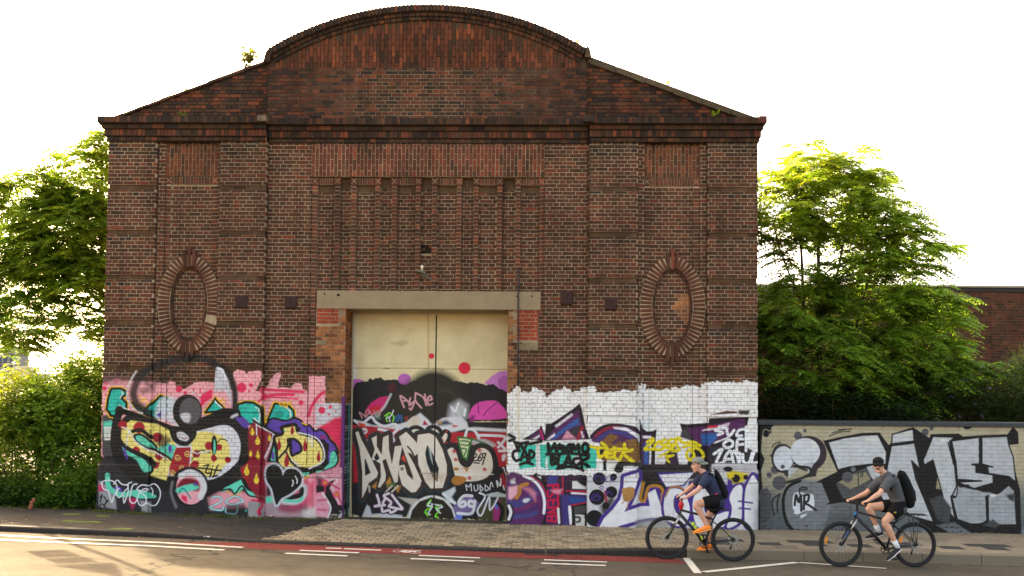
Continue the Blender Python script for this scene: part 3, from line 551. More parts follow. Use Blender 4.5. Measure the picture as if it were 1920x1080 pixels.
    for P_ in ([(560, 480), (640, 400), (700, 430), (650, 560), (700, 640), (860, 600), (840, 720), (620, 750), (560, 640)], [(868, 480), (905, 395), (965, 365), (985, 420), (995, 505), (990, 590), (960, 680), (900, 730), (845, 735), (880, 640), (888, 560)], [(1000, 500), (1010, 400), (1040, 330), (1075, 280), (1110, 330), (1155, 390), (1125, 520), (1120, 640), (1150, 752), (1050, 752), (1005, 700), (1000, 600)]):
        c.line(P_ + P_[:2], 10, VP, 1.4); c.poly(P_, (230, 228, 227), 1.4, True)
    strokes(c, 3, VP, [(948, 508), (1000, 515), (1068, 525)], [(955, 570), (1050, 578)])
    c.poly([(840, 265), (900, 240), (1040, 270), (990, 340), (900, 360), (850, 300)], (210, 190, 40), 4); c.dot(925, 310, 36, BLK); c.dot(1010, 300, 22, BLK); c.dot(860, 230, 42, BLK, ry=22); c.line([(850, 275), (900, 290)], 4, (226, 196, 30)); c.poly([(850, 310), (890, 330), (900, 390), (850, 400)], VP, 3); c.poly([(1080, 265), (1135, 270), (1150, 380), (1110, 330)], VP, 1.6); c.poly([(1120, 560), (1160, 400), (1165, 760), (1140, 740)], VP, 1.5)
    c.poly([(50, 680), (340, 650), (340, 780), (60, 760)], (150, 146, 142), 12, op=.8); c.poly([(120, 760), (330, 740), (320, 790), (140, 790)], (212, 210, 206), 9)

def paint_door(c):
    c.frame(640, 640, 5.3333)
    c.poly([(100, -300), (170, -300), (860, -290), (900, -280), (890, -240), (850, -260), (500, -255), (180, -260), (150, -200), (145, 90), (135, 200), (165, 290), (150, 390), (100, 400)], (214, 206, 188), 1.8, rough=3)
    c.poly([(500, 20), (600, 0), (660, 10), (600, 40)], (150, 122, 78), 14, op=.6); c.line([(100, 268), (420, 268), (880, 270)], 1.2, (150, 130, 92), 1.5); c.line([(420, 268), (480, 271)], 2, (120, 80, 40), 2); c.line([(905, 275), (1665, 282)], 1.2, (150, 130, 92), 1.5); c.line([(868, -280), (872, 260)], 3, (196, 158, 96), 2, op=.8)
    VIO, MAG = (188, 100, 178), (222, 76, 168)
    c.poly([(95, 380), (170, 375), (225, 392), (150, 480), (95, 500)], VIO, 2); c.poly([(1430, 420), (1500, 350), (1580, 300), (1690, 290), (1690, 560), (1560, 470)], (206, 130, 200), 2); c.poly([(1560, 380), (1620, 345), (1690, 340), (1690, 540), (1590, 500)], VIO, 2)
    K = (30, 26, 24)
    c.poly([(95, 560), (110, 480), (150, 412), (200, 408), (262, 402), (280, 378), (330, 384), (345, 368), (400, 364), (432, 384), (560, 380), (640, 420), (720, 400), (900, 380), (1180, 400), (1240, 415), (1320, 405), (1420, 432), (1520, 432), (1600, 480), (1690, 520), (1690, 800), (95, 820)], K, 1.6, rough=3)
    c.dot(632, 378, 64, VIO, ry=56); c.poly([(560, 430), (620, 430), (640, 600), (540, 560)], K, 4)
    c.poly([(420, 790), (480, 600), (600, 460), (740, 350), (870, 292), (1000, 296), (1110, 350), (1200, 440), (1270, 560), (1290, 700), (1290, 800)], (42, 36, 24), 22, True); c.line([(1000, 480), (1100, 510), (1150, 600)], 8, (64, 54, 40), 9, op=.6)
    c.poly([(235, 700), (290, 620), (380, 560), (485, 545), (440, 640), (390, 730), (300, 690)], (206, 36, 110), 3); c.poly([(240, 720), (300, 660), (400, 640), (380, 740)], (206, 30, 40), 6); c.line([(495, 530), (440, 640), (400, 690)], 4, (196, 190, 190), 4); c.dot(505, 460, 40, (84, 24, 30), 12)
    c.poly([(1290, 700), (1330, 640), (1400, 602), (1540, 594), (1600, 640), (1645, 695), (1640, 770), (1300, 780)], MAG, 2, True); strokes(c, 2.4, (150, 40, 120), [(1420, 745), (1470, 680), (1560, 610)], [(1375, 720), (1365, 620)]); c.poly([(1290, 740), (1340, 740), (1310, 840), (1285, 800)], (140, 40, 110), 6)
    c.dot(1232, 268, 60, (222, 34, 60)); c.dot(902, 147, 28, (222, 34, 60)); c.dot(1010, 292, 6, BLK)
    PK = (206, 150, 158)
    strokes(c, 3.4, PK, [(628, 660), (590, 545), (690, 620)], [(605, 600), (655, 590)], [(690, 565), (680, 640), (730, 600), (700, 680), (680, 670)], [(745, 515), (740, 590), (800, 665)], [(742, 515), (820, 560), (850, 640), (835, 530)], [(870, 590), (905, 580), (890, 545), (862, 580), (875, 635), (912, 620)])
    strokes(c, 2.2, (206, 140, 150), [(210, 770), (180, 710), (240, 750)], [(250, 690), (240, 760), (290, 700)], [(265, 680), (310, 740), (330, 690)], [(350, 700), (340, 750), (380, 740), (380, 700), (350, 700)]); c.poly([(330, 720), (390, 700), (385, 780), (340, 770)], (130, 170, 150), 6, op=.6)
    LM = (122, 214, 40)
    strokes(c, 2.6, LM, [(435, 745), (480, 715), (500, 730), (525, 760), (500, 830), (460, 820)], [(470, 720), (450, 780), (490, 840)], [(1160, 720), (1175, 700), (1180, 740)], [(1120, 800), (1150, 790), (1130, 810)], [(1220, 730), (1230, 745)]); strokes(c, 2, WHT, [(520, 690), (500, 740), (450, 770)], [(480, 760), (490, 830)])
    strokes(c, 2.6, (38, 96, 146), [(575, 735), (540, 760), (545, 795), (570, 790), (560, 765)], [(605, 745), (580, 750), (585, 770), (608, 765), (600, 800)]); strokes(c, 2, (170, 44, 30), [(635, 760), (650, 775), (665, 755)], [(650, 775), (645, 795)])
    c.poly([(1090, 640), (1180, 590), (1260, 640), (1250, 760), (1150, 800), (1060, 780)], (206, 206, 206), 18, op=.75); strokes(c, 4, (226, 226, 226), [(1100, 660), (1140, 700), (1170, 620)], [(1240, 680), (1230, 740)])
    # foot: the lettering
    c.frame(640, 780, 5.2694)
    c.poly([(100, 60), (1660, 60), (1660, 1060), (100, 1060)], (32, 28, 28), 2)
    c.poly([(110, 90), (400, 100), (620, 140), (620, 330), (440, 480), (300, 640), (120, 660)], (176, 26, 40), 5); c.poly([(1050, 160), (1650, 160), (1650, 490), (1560, 500), (1400, 300), (1080, 260)], (176, 30, 44), 4)
    c.poly([(120, 40), (220, 55), (300, 90), (480, 105), (640, 60), (700, 20), (780, -30), (850, 30), (900, 90), (1000, 20), (1180, 0), (1240, 60), (1260, 140), (1640, 160), (1640, 130), (1310, 110), (1000, 180), (620, 140), (300, 100), (180, 95)], (216, 214, 214), 5)
    strokes(c, 5, (222, 220, 220), [(130, 45), (200, 80), (250, 40), (300, 10), (340, 60), (420, 100), (520, 80), (560, 100)], [(370, 130), (460, 150), (440, 170)], [(560, 130), (500, 200), (520, 320)], [(1220, 220), (1250, 130), (1320, 150), (1360, 220)], [(1360, 190), (1600, 200), (1610, 240), (1550, 310)], [(1550, 260), (1620, 330)], [(1560, 345), (1640, 345)]); c.poly([(640, 90), (700, 10), (760, 10), (780, 60), (740, 110)], (214, 200, 178), 4, True); c.poly([(800, 90), (820, 40), (860, 90)], RDD, 3); c.poly([(160, 60), (240, 80), (230, 110), (180, 100)], (206, 70, 40), 3); c.poly([(940, 60), (1040, 40), (1100, 80), (960, 100)], (60, 70, 96), 8); c.poly([(940, 50), (1000, 60), (980, 85)], (196, 150, 60), 5); c.poly([(1100, 90), (1150, 92), (1140, 110), (1100, 110)], (206, 70, 50), 3)
    c.poly([(1240, 240), (1420, 230), (1530, 290), (1440, 310), (1300, 280)], (176, 168, 166), 5, True); c.line([(1610, 390), (1600, 430)], 6, (220, 216, 214), 2); c.dot(1605, 400, 22, (220, 216, 214), ry=18)
    for x, y in ((228, 148), (500, 235)): c.dot(x, y, 30, (222, 218, 218), 3); spiral(c, x, y, 15, RDD, 1.2)
    c.poly([(200, 235), (255, 232), (255, 268), (205, 270)], (220, 218, 214), 1.5); c.poly([(490, 290), (520, 300), (510, 400), (490, 380)], (60, 130, 60), 3)
    # rounded cream letters behind
    CM = (224, 212, 190)
    for l in ([(640, 190), (680, 130), (740, 110), (800, 135), (830, 180)], [(830, 170), (860, 120), (920, 105), (975, 140), (990, 200)], [(980, 200), (1020, 150), (1065, 170), (1060, 230), (1020, 290)]):
        c.poly(l + [(l[-1][0], 300), (l[0][0], 300)], CM, 2, True); c.line(l, 7.5, (38, 30, 26))
    strokes(c, 1.6, (196, 60, 30), [(1030, 160), (1050, 150)], [(1020, 270), (1045, 260)])
    UU = [(1010, 330), (1080, 287), (1130, 305), (1165, 370), (1190, 450), (1240, 485), (1280, 440), (1300, 350), (1345, 300), (1420, 295), (1490, 350), (1520, 450), (1510, 560), (1430, 640), (1300, 672), (1180, 660), (1100, 590), (1060, 440)]
    out(c, UU, CM, (38, 30, 26), 10)
    c.line([(1500, 360), (1535, 460), (1520, 580), (1450, 660)], 7, BLK, 2); c.line([(1160, 340), (1200, 450), (1245, 480), (1290, 420)], 5, (38, 30, 26))
    for x, y in ((1115, 345), (1130, 428), (1365, 335), (1415, 525), (1265, 610), (990, 235)): spiral(c, x, y, 20, (186, 40, 60), 1.4); c.dot(x, y, 9, (196, 44, 64), 3)
    out(c, [(1150, 210), (1220, 215), (1290, 230), (1260, 330), (1240, 432), (1200, 400), (1170, 300)], (206, 208, 160), (44, 110, 44), 3.4, False); strokes(c, 2.6, (44, 110, 44), [(1180, 245), (1260, 255), (1250, 290), (1185, 280)], [(1190, 320), (1235, 330), (1215, 390)], [(1290, 225), (1420, 270)])
    BKD = (26, 22, 18)
    strokes(c, 2.7, BKD, [(1300, 385), (1325, 370), (1335, 395), (1290, 440), (1345, 438)], [(1385, 368), (1352, 415), (1362, 445), (1388, 428), (1372, 408), (1352, 425)], [(1428, 372), (1402, 372), (1394, 402), (1415, 408), (1428, 372), (1395, 480)], [(1308, 462), (1362, 466)])
    c.poly([(1088, 640), (1110, 600), (1150, 590), (1235, 612), (1215, 655), (1160, 682), (1110, 675)], (176, 116, 40), 2, True); c.dot(1135, 525, 26, (176, 116, 40), ry=16); c.poly([(1195, 515), (1258, 515), (1240, 560), (1225, 530)], (176, 116, 40), 1.5); c.line([(1120, 580), (1300, 578), (1500, 575)], 1.6, (236, 232, 224), 1.5)
    # cream letters of the main piece
    CR_, BR_, TL = (226, 214, 194), (56, 42, 34), (10, 58, 68)
    LT = [[(138, 162), (168, 152), (200, 235), (250, 330), (320, 470), (362, 560), (350, 605), (270, 662), (245, 735), (205, 812), (208, 560), (182, 330)],
          [(298, 222), (350, 192), (350, 300), (392, 372), (445, 420), (405, 442), (440, 580), (432, 640), (382, 706), (360, 702), (392, 600), (386, 470), (340, 440), (298, 432), (330, 330)],
          [(412, 212), (466, 186), (470, 330), (500, 480), (530, 300), (603, 290), (572, 450), (556, 650), (526, 662), (480, 540), (440, 420), (400, 380)],
          [(570, 206), (640, 156), (720, 235), (792, 332), (716, 406), (690, 370), (655, 362), (720, 480), (792, 640), (780, 690), (736, 750), (690, 756), (600, 680), (568, 570), (570, 490), (622, 482), (652, 580), (708, 632), (706, 590), (612, 332)],
          [(757, 186), (870, 170), (930, 200), (1000, 330), (1042, 480), (1040, 580), (1002, 710), (882, 716), (830, 650), (762, 480), (747, 260)]]
    for l in LT: c.line(l + [l[0]], 17, TL, 1.5, sm=False)
    for l in LT: c.line(l + [l[0]], 13, BR_, 1.5, sm=False)
    for l in LT: c.poly(l, CR_, 1.3)
    for h in ([(236, 430), (282, 560), (240, 582)], [(330, 410), (350, 372), (372, 420), (342, 436)], [(850, 298), (900, 380), (958, 520), (946, 642), (905, 600), (850, 460), (834, 370)]): c.line(h + [h[0]], 2.4, BR_, sm=False); c.poly(h, (24, 34, 36), 1.3)
    c.poly([(860, 300), (885, 330), (905, 480), (880, 420)], (170, 180, 176), 3); c.line([(655, 300), (690, 340), (720, 400)], 3, BR_, sm=False); c.dot(600, 522, 18, (120, 110, 100), 2)
    c.poly([(840, 560), (1040, 575), (1000, 640), (840, 640)], (170, 140, 100), 14, op=.45); c.line([(780, 565), (940, 572)], 1.4, (150, 140, 120), 1.6); c.poly([(590, 420), (622, 380), (640, 460)], (206, 70, 50), 2)
    c.poly([(300, 700), (350, 650), (340, 720)], (196, 130, 40), 4); c.poly([(440, 660), (480, 600), (500, 680), (460, 720)], (196, 130, 40), 4); c.poly([(520, 700), (590, 690), (560, 760)], (176, 120, 50), 6); c.poly([(450, 680), (520, 650), (540, 690), (470, 720)], (70, 100, 50), 7)
    strokes(c, 3, (214, 196, 176), [(275, 690), (280, 770)], [(430, 760), (500, 690)], [(490, 760), (560, 690)])
    # black dome with white rim, and the small tags
    D_ = [(672, 1030), (700, 930), (770, 845), (890, 802), (1010, 832), (1090, 920), (1122, 1030)]
    c.poly([(630, 1030), (690, 880), (560, 800), (640, 810), (760, 820), (700, 930), (690, 1030)], (190, 180, 164), 4); c.line(D_, 7, (222, 218, 210), 2); c.poly(D_, (42, 34, 16), 2)
    strokes(c, 3, LM, [(885, 830), (850, 875), (885, 905), (835, 935), (855, 985), (825, 950)], [(985, 880), (930, 905), (965, 935), (925, 990), (955, 1000)]); strokes(c, 2.2, WHT, [(880, 850), (850, 890), (900, 890), (860, 960), (880, 975)], [(890, 870), (960, 880), (1000, 900), (940, 920), (980, 960)])
    c.poly([(195, 1020), (255, 870), (280, 900), (300, 970), (420, 960), (600, 980), (610, 1030)], (206, 204, 204), 4); c.poly([(260, 760), (330, 740), (330, 880), (250, 880)], K, 6); c.poly([(300, 900), (460, 740), (610, 930), (470, 970)], (60, 24, 48), 4)
    for col, w in (((58, 22, 48), 9), ((230, 214, 216), 4.6)):
        strokes(c, w, col, [(352, 780), (375, 870), (330, 892), (430, 880)], [(470, 765), (420, 790), (490, 850), (470, 890)], [(500, 780), (560, 860), (600, 920), (470, 895)], [(400, 910), (410, 945), (470, 930), (490, 955), (540, 930)], [(430, 820), (410, 860)])
    c.poly([(1000, 760), (1120, 700), (1130, 740), (1090, 800), (1120, 850), (1060, 860)], (206, 210, 212), 5); c.line([(1010, 770), (1080, 830), (1120, 860)], 6, (226, 226, 226), 2)
    c.poly([(1100, 900), (1240, 780), (1290, 790), (1360, 860), (1300, 960), (1140, 1000)], (126, 104, 150), 5); c.poly([(1130, 980), (1200, 950), (1190, 1030), (1110, 1030)], (110, 130, 206), 4); c.poly([(1200, 960), (1340, 940), (1350, 1040), (1200, 1040)], BLK, 4); c.poly([(1350, 900), (1480, 830), (1640, 790), (1650, 1050), (1340, 1050)], (76, 72, 40), 3); c.poly([(1500, 880), (1560, 820), (1590, 900), (1560, 1050), (1500, 1030)], (176, 50, 120), 4); c.poly([(1510, 830), (1560, 860), (1540, 930), (1515, 900)], (100, 116, 206), 4); c.line([(1550, 860), (1590, 930), (1570, 1040)], 7, BLK, 2)
    strokes(c, 5.5, (224, 222, 222), [(1290, 790), (1210, 790), (1160, 850), (1180, 895), (1225, 880), (1215, 845), (1180, 860)], [(1310, 850), (1265, 840), (1262, 885), (1310, 890), (1318, 840), (1290, 960), (1150, 960)]); strokes(c, 3.4, (228, 226, 228), [(1365, 760), (1420, 800), (1345, 930), (1385, 980), (1460, 800), (1470, 930), (1550, 790), (1480, 770)])
    c.poly([(1420, 780), (1540, 750), (1640, 780), (1640, 800), (1480, 800)], (196, 206, 200), 4)
    strokes(c, 1.7, (222, 220, 220), [(1230, 680), (1240, 735)], [(1232, 680), (1260, 700), (1280, 670), (1285, 740)], [(1310, 690), (1320, 740), (1350, 720), (1345, 680)], [(1370, 680), (1375, 740), (1400, 720), (1372, 690)], [(1420, 680), (1425, 740), (1455, 715), (1425, 685)], [(1465, 730), (1480, 655), (1500, 700)])
    c.poly([(1560, 600), (1600, 560), (1650, 690), (1600, 720)], (150, 30, 44), 4); strokes(c, 2.4, WHT, [(1545, 700), (1535, 640), (1570, 690), (1575, 620)], [(1600, 690), (1610, 730)], [(1595, 510), (1650, 525), (1610, 520), (1640, 600)]); c.poly([(1610, 505), (1655, 510), (1655, 560), (1620, 560)], BLK, 2)

def paint_low(c):
    c.frame(1410, 770, 3.7235)
    c.poly([(35, 60), (2600, 60), (2600, 950), (35, 900)], (178, 168, 138), 2)
    c.poly([(35, 560), (300, 520), (700, 560), (1200, 540), (2600, 520), (2600, 950), (35, 900)], (108, 110, 107), 55)
    c.poly([(35, 700), (2600, 760), (2600, 950), (35, 900)], (96, 100, 100), 30); c.poly([(300, 820), (2600, 850), (2600, 900), (300, 870)], (122, 130, 136), 12)
    DK, G1, LG = (30, 27, 25), (90, 88, 90), (198, 200, 200)
    c.poly([(30, 70), (320, 85), (240, 98), (160, 100), (130, 125), (80, 150), (72, 200), (68, 290), (92, 340), (68, 420), (74, 520), (80, 570), (66, 640), (72, 720), (62, 800), (64, 850), (30, 850)], DK, 2)
    c.dot(102, 160, 23, DK, ry=26); c.dot(124, 124, 16, DK); c.dot(132, 150, 9, DK); c.line([(78, 160), (85, 138), (102, 130), (118, 140)], .9, (190, 184, 160))
    c.poly([(840, 88), (950, 92), (925, 112), (890, 105)], DK, 1.5); c.poly([(1470, 100), (1540, 100), (1530, 125), (1500, 132), (1480, 118)], DK, 1.5, True)
    for x, y, r in ((325, 175, 29), (373, 140, 13), (195, 505, 49), (124, 450, 20), (164, 415, 29), (1215, 150, 26), (1258, 125, 14), (690, 368, 12), (780, 330, 10), (88, 600, 52), (1130, 690, 14), (1690, 800, 60), (640, 800, 70), (140, 315, 12)): c.dot(x, y, r, G1)
    c.poly([(60, 560), (110, 540), (140, 640), (130, 760), (60, 800)], (86, 84, 84), 3)
    # eyes like speech bubbles
    c.dot(220, 335, 82, (58, 50, 52), ry=102); c.dot(224, 335, 70, (214, 216, 218), ry=86); c.poly([(200, 420), (270, 410), (250, 470), (225, 440)], (58, 50, 52), 1.5); c.poly([(255, 400), (330, 400), (260, 470)], (190, 192, 192), 1.5)
    c.dot(400, 300, 126, (58, 48, 52), ry=124); c.dot(375, 290, 104, (214, 216, 218), ry=98); c.poly([(395, 400), (470, 370), (450, 460), (380, 470), (410, 430)], (58, 48, 52), 1.5); c.poly([(380, 370), (440, 360), (400, 440), (390, 410), (340, 390)], (186, 188, 190), 1.5); c.line([(300, 390), (400, 400), (410, 440), (330, 480), (250, 500)], 5, (44, 48, 34), 2)
    c.poly([(415, 205), (450, 225), (465, 265), (440, 255)], (224, 222, 214), 1.8); c.dot(232, 270, 16, (214, 210, 196), ry=8); c.dot(218, 392, 15, G1)
    strokes(c, 1.8, DK, [(145, 255), (165, 230), (200, 218)], [(150, 285), (170, 250), (205, 228)], [(545, 178), (620, 150), (690, 145)], [(565, 155), (640, 135), (700, 128)], [(610, 135), (660, 128)])
    c.line([(190, 590), (150, 620), (145, 680), (160, 730)], 2.6, DK, 1.5); c.line([(200, 580), (180, 640), (182, 710)], 2.6, DK, 1.5)
    # big grey letters edged in black
    c.poly([(260, 520), (340, 480), (520, 500), (560, 650), (500, 850), (300, 850), (230, 700), (225, 590)], (122, 124, 124), 3); c.line([(340, 490), (260, 530), (225, 600), (225, 700), (250, 790), (300, 845)], 5.5, DK, 1.5)
    c.poly([(500, 210), (650, 178), (780, 155), (895, 152), (960, 240), (985, 215), (990, 160), (1130, 115), (1200, 160), (1245, 190), (1250, 165), (1450, 160), (1480, 180), (1600, 172), (1790, 165), (1830, 112), (1866, 150), (1870, 235), (1800, 240), (1880, 560), (1890, 870), (1540, 860), (1420, 780), (1290, 800), (1400, 860), (1270, 862), (1130, 740), (940, 700), (640, 640), (515, 660), (545, 640), (490, 505), (450, 500), (600, 425)], DK, 1.6)
    grad = [([(535, 220), (650, 190), (780, 172), (885, 168), (945, 290), (940, 375), (830, 375), (690, 392), (605, 415)], LG),
            ([(985, 165), (1130, 128), (1138, 212), (980, 232)], LG), ([(978, 246), (1140, 226), (1180, 410), (1120, 350), (1150, 480), (1200, 600), (1275, 780), (1140, 745), (960, 690), (880, 560), (945, 420)], (188, 190, 190)),
            ([(1270, 180), (1425, 185), (1385, 215), (1415, 375), (1375, 225), (1420, 380), (1440, 590), (1395, 600), (1425, 770), (1345, 640), (1335, 580), (1270, 345), (1210, 380), (1200, 350)], (190, 192, 192)),
            ([(1400, 212), (1595, 186), (1595, 372), (1540, 375), (1570, 385), (1570, 430), (1690, 450), (1692, 505), (1560, 545), (1440, 500), (1612, 492), (1440, 480), (1430, 360)], (186, 188, 189)), ([(1612, 186), (1790, 180), (1800, 240), (1830, 320), (1850, 500), (1800, 460), (1660, 440), (1650, 390), (1690, 395), (1612, 372)], (182, 184, 185)),
            ([(1440, 520), (1540, 545), (1710, 575), (1640, 600), (1648, 770), (1610, 790), (1540, 795), (1440, 760), (1400, 600)], (160, 163, 164)), ([(1735, 575), (1800, 520), (1840, 560), (1855, 800), (1700, 800), (1658, 770), (1655, 600)], (158, 162, 164))]
    for l, col in grad: c.poly(l, col, 1.5); c.line(l + [l[0]], 2.6, DK, sm=False)
    c.poly([(590, 510), (700, 440), (800, 400), (830, 450), (850, 560), (720, 610), (640, 615)], (84, 84, 82), 2); c.poly([(605, 505), (700, 450), (800, 430), (830, 480), (760, 520), (690, 548), (640, 515)], (150, 142, 112), 2); c.dot(672, 465, 38, G1); c.dot(712, 410, 17, (110, 110, 112)); strokes(c, 1.8, DK, [(745, 440), (748, 525)], [(765, 440), (766, 468)], [(778, 435), (779, 458)]); c.poly([(805, 395), (860, 380), (930, 420), (880, 520), (835, 460)], (188, 190, 190), 2)
    c.poly([(1290, 545), (1300, 470), (1325, 550)], (150, 142, 112), 1.5); c.poly([(1245, 620), (1330, 590), (1400, 680), (1380, 800), (1300, 760)], (70, 70, 70), 4)
    for x, y, r in ((838, 196, 40), (1092, 160, 28), (1340, 206, 26), (1688, 594, 24)): c.dot(x, y, r, (214, 212, 202), 1.8, ry=r * .48)
    strokes(c, 2, DK, [(525, 220), (560, 320), (605, 415)], [(1604, 186), (1604, 372)], [(1652, 600), (1655, 760)], [(1440, 510), (1435, 600), (1396, 600), (1420, 740)]); c.dot(1470, 530, 22, DK, ry=9); c.dot(1510, 523, 16, DK, ry=8); c.dot(1418, 605, 14, DK, ry=9); c.poly([(1545, 545), (1640, 520), (1735, 570), (1620, 570)], DK, 1.5); c.poly([(1780, 590), (1840, 580), (1835, 640), (1800, 620)], (60, 60, 60), 4)
    c.poly([(500, 790), (640, 740), (900, 760), (1000, 850), (500, 850)], (88, 92, 92), 20, op=.6); c.poly([(1460, 790), (1620, 790), (1590, 850), (1540, 845)], DK, 2); c.poly([(1620, 800), (1690, 760), (1740, 800), (1700, 820)], (76, 76, 76), 3)
    # tag on white
    c.poly([(290, 600), (320, 570), (380, 580), (432, 592), (434, 690), (380, 700), (330, 718), (292, 690)], (220, 222, 222), 1.5, True); c.poly([(340, 735), (390, 715), (380, 735), (345, 755)], (220, 222, 222), 1.5); c.dot(318, 715, 22, (220, 222, 222), ry=10)
    strokes(c, 4.4, (44, 40, 42), [(302, 660), (312, 590), (330, 640), (345, 590), (348, 700)], [(365, 690), (370, 600)], [(365, 595), (400, 590), (395, 630), (368, 645), (400, 660), (450, 695)]); strokes(c, 2.6, (44, 40, 42), [(335, 580), (340, 545), (360, 535)], [(335, 545), (375, 535), (388, 548), (350, 555)])
    c.frame(0, 0, 1); c.speck(1425, 985, 1920, 1002, (60, 30, 28), 60, 2.0, 9)

paint_left(WALLC); paint_right(WALLC); paint_low(WALLC)
WALLC.worn(-.06, .09); paint_door(DOORC); DOORC.worn(-.06, .08)
WALLC.img = WALLC.image('wall_paint'); DOORC.img = DOORC.image('door_paint')

# ------------------------------------------------------------------ masonry materials
def masonry_mat(name, canvas, bmp=0.25):
    m, nt, b = nodes(name); p = pos(nt)
    a = N(nt, 'ShaderNodeVertexColor', layer_name='Col')
    v = ramp(nt, noise(nt, 14, 6, 0.7, p), [(0.28, (0.76, 0.75, 0.73)), (0.72, (1.2, 1.18, 1.15))])
    c = mix(nt, 1.0, a.outputs['Color'], v, 'MULTIPLY')
    soot = ramp(nt, noise(nt, 0.9, 6, 0.62, p), [(0.42, (1, 1, 1)), (0.72, (0.62, 0.60, 0.56))])
    c = mix(nt, 1.0, c, soot, 'MULTIPLY')
    mp = N(nt, 'ShaderNodeMapping'); mp.inputs['Scale'].default_value = (5.0, 5.0, .35); nt.links.new(p, mp.inputs[0])
    streak = ramp(nt, noise(nt, 1.0, 5, .65, mp.outputs[0]), [(.45, (1.04, 1.03, 1.0)), (.70, (.68, .66, .62))])       # rain streaks down the wall
    c = mix(nt, 1.0, c, streak, 'MULTIPLY')
    lime = ramp(nt, noise(nt, 2.3, 7, .72, p), [(.66, (0, 0, 0)), (.78, (.22, .22, .22))])                                # pale lime bloom
    c = mix(nt, lime, c, (.30, .26, .20, 1))
    if canvas is not None:
        pc, pa = canvas.sample(nt)
        wear = ramp(nt, noise(nt, 30, 5, 0.75, p), [(0.22, (0.35,) * 3), (0.36, (1,) * 3)])
        pa = math_(nt, 'MULTIPLY', math_(nt, 'MULTIPLY', pa, a.outputs['Alpha']), wear)
        dirt = ramp(nt, noise(nt, 5, 6, 0.7, p), [(0.3, (0.80, 0.78, 0.75)), (0.65, (1.03, 1.03, 1.03))])
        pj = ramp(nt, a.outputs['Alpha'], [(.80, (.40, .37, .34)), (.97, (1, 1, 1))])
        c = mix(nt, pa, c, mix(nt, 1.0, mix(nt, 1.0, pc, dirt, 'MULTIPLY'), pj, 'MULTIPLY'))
        rr = ramp(nt, pa, [(0, (0.9,) * 3), (1, (0.62,) * 3)]); nt.links.new(rr, b.inputs['Roughness'])
    else:
        b.inputs['Roughness'].default_value = 0.9
    setc(nt, b, c); b.inputs['Specular IOR Level'].default_value = 0.25
    bump(nt, b, noise(nt, 55, 5, 0.7, p), bmp, 0.006)
    return m
M_WALL = masonry_mat('weathered_brick_and_paint', WALLC)
M_PLAIN = masonry_mat('weathered_brick', None)

# ------------------------------------------------------------------ brick laying
CRS, JT = 0.077, 0.011
ZR = 6.80
BRICKS = [((84, 52, 45), 9), ((92, 54, 46), 9), ((74, 48, 42), 8), ((100, 54, 46), 6), ((112, 56, 47), 3), ((64, 45, 40), 4), ((130, 60, 49), .9), ((96, 62, 52), 3)]
RED = [((107, 56, 47), 6), ((98, 54, 46), 6), ((118, 60, 48), 3), ((88, 52, 44), 4), ((130, 66, 51), .8), ((78, 50, 43), 2)]
ORANGE = [((110, 59, 46), 6), ((101, 56, 44), 6), ((120, 64, 47), 3), ((86, 52, 42), 4), ((74, 49, 40), 3), ((134, 72, 51), .7)]
SOOT = [((70, 50, 43), 6), ((60, 46, 40), 6), ((80, 54, 45), 5), ((94, 57, 46), 2.4), ((52, 43, 38), 2.5), ((106, 61, 48), .7)]
NEWRED = [((158, 66, 52), 5), ((148, 60, 48), 5), ((168, 74, 58), 3)]
PALE = [((150, 92, 66), 4), ((164, 100, 72), 3), ((134, 82, 62), 3), ((116, 70, 54), 2)]
BROWN = np.array([1.0, 1.055, .90])
def pick(pal):
    w = np.array([p[1] for p in pal], float); c = pal[rng.choice(len(pal), p=w / w.sum())][0]
    k = rng.normal(1.0, 0.06)
    if pal is BRICKS: c = np.array(c) * .62 + np.array((86, 53, 45)) * .38
    hue = BROWN if c[0] > c[1] * 1.35 else 1.0
    return tuple(1.0 * lin(np.clip(np.array(c) * k, 12, 245) * hue)) + (1.0,)
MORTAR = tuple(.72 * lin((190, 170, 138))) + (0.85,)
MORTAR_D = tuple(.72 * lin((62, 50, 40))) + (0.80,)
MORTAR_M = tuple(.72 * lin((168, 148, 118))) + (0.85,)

BR = MB()           # bricks of the hall too many to pick apart singly
MO = MB()           # mortar bed and core behind them
def brick_box(mb, x0, x1, yf, z0, z1, col, depth=0.03):
    j = lambda s: rng.uniform(-s, s)
    a, b, c, d = x0 + j(.0022), x1 + j(.0022), z0 + j(.002), z1 + j(.002)
    y = yf + rng.uniform(-.002, .002); t1, t2 = j(.0015), j(.0015)
    e = 0.0035
    # front face set in by a worn edge, then the body
    vs = [(a + e, y, c + e + t1), (b - e, y, c + e + t2), (b - e, y, d - e + t2), (a + e, y, d - e + t1),
          (a, y + .004, c + t1), (b, y + .004, c + t2), (b, y + .004, d + t2), (a, y + .004, d + t1),
          (a, yf + depth, c), (b, yf + depth, c), (b, yf + depth, d), (a, yf + depth, d)]
    fs = [(0, 1, 2, 3), (4, 5, 1, 0), (5, 6, 2, 1), (6, 7, 3, 2), (7, 4, 0, 3), (8, 9, 5, 4), (9, 10, 6, 5), (10, 11, 7, 6), (11, 8, 4, 7)]
    mb.add(vs, fs, col)
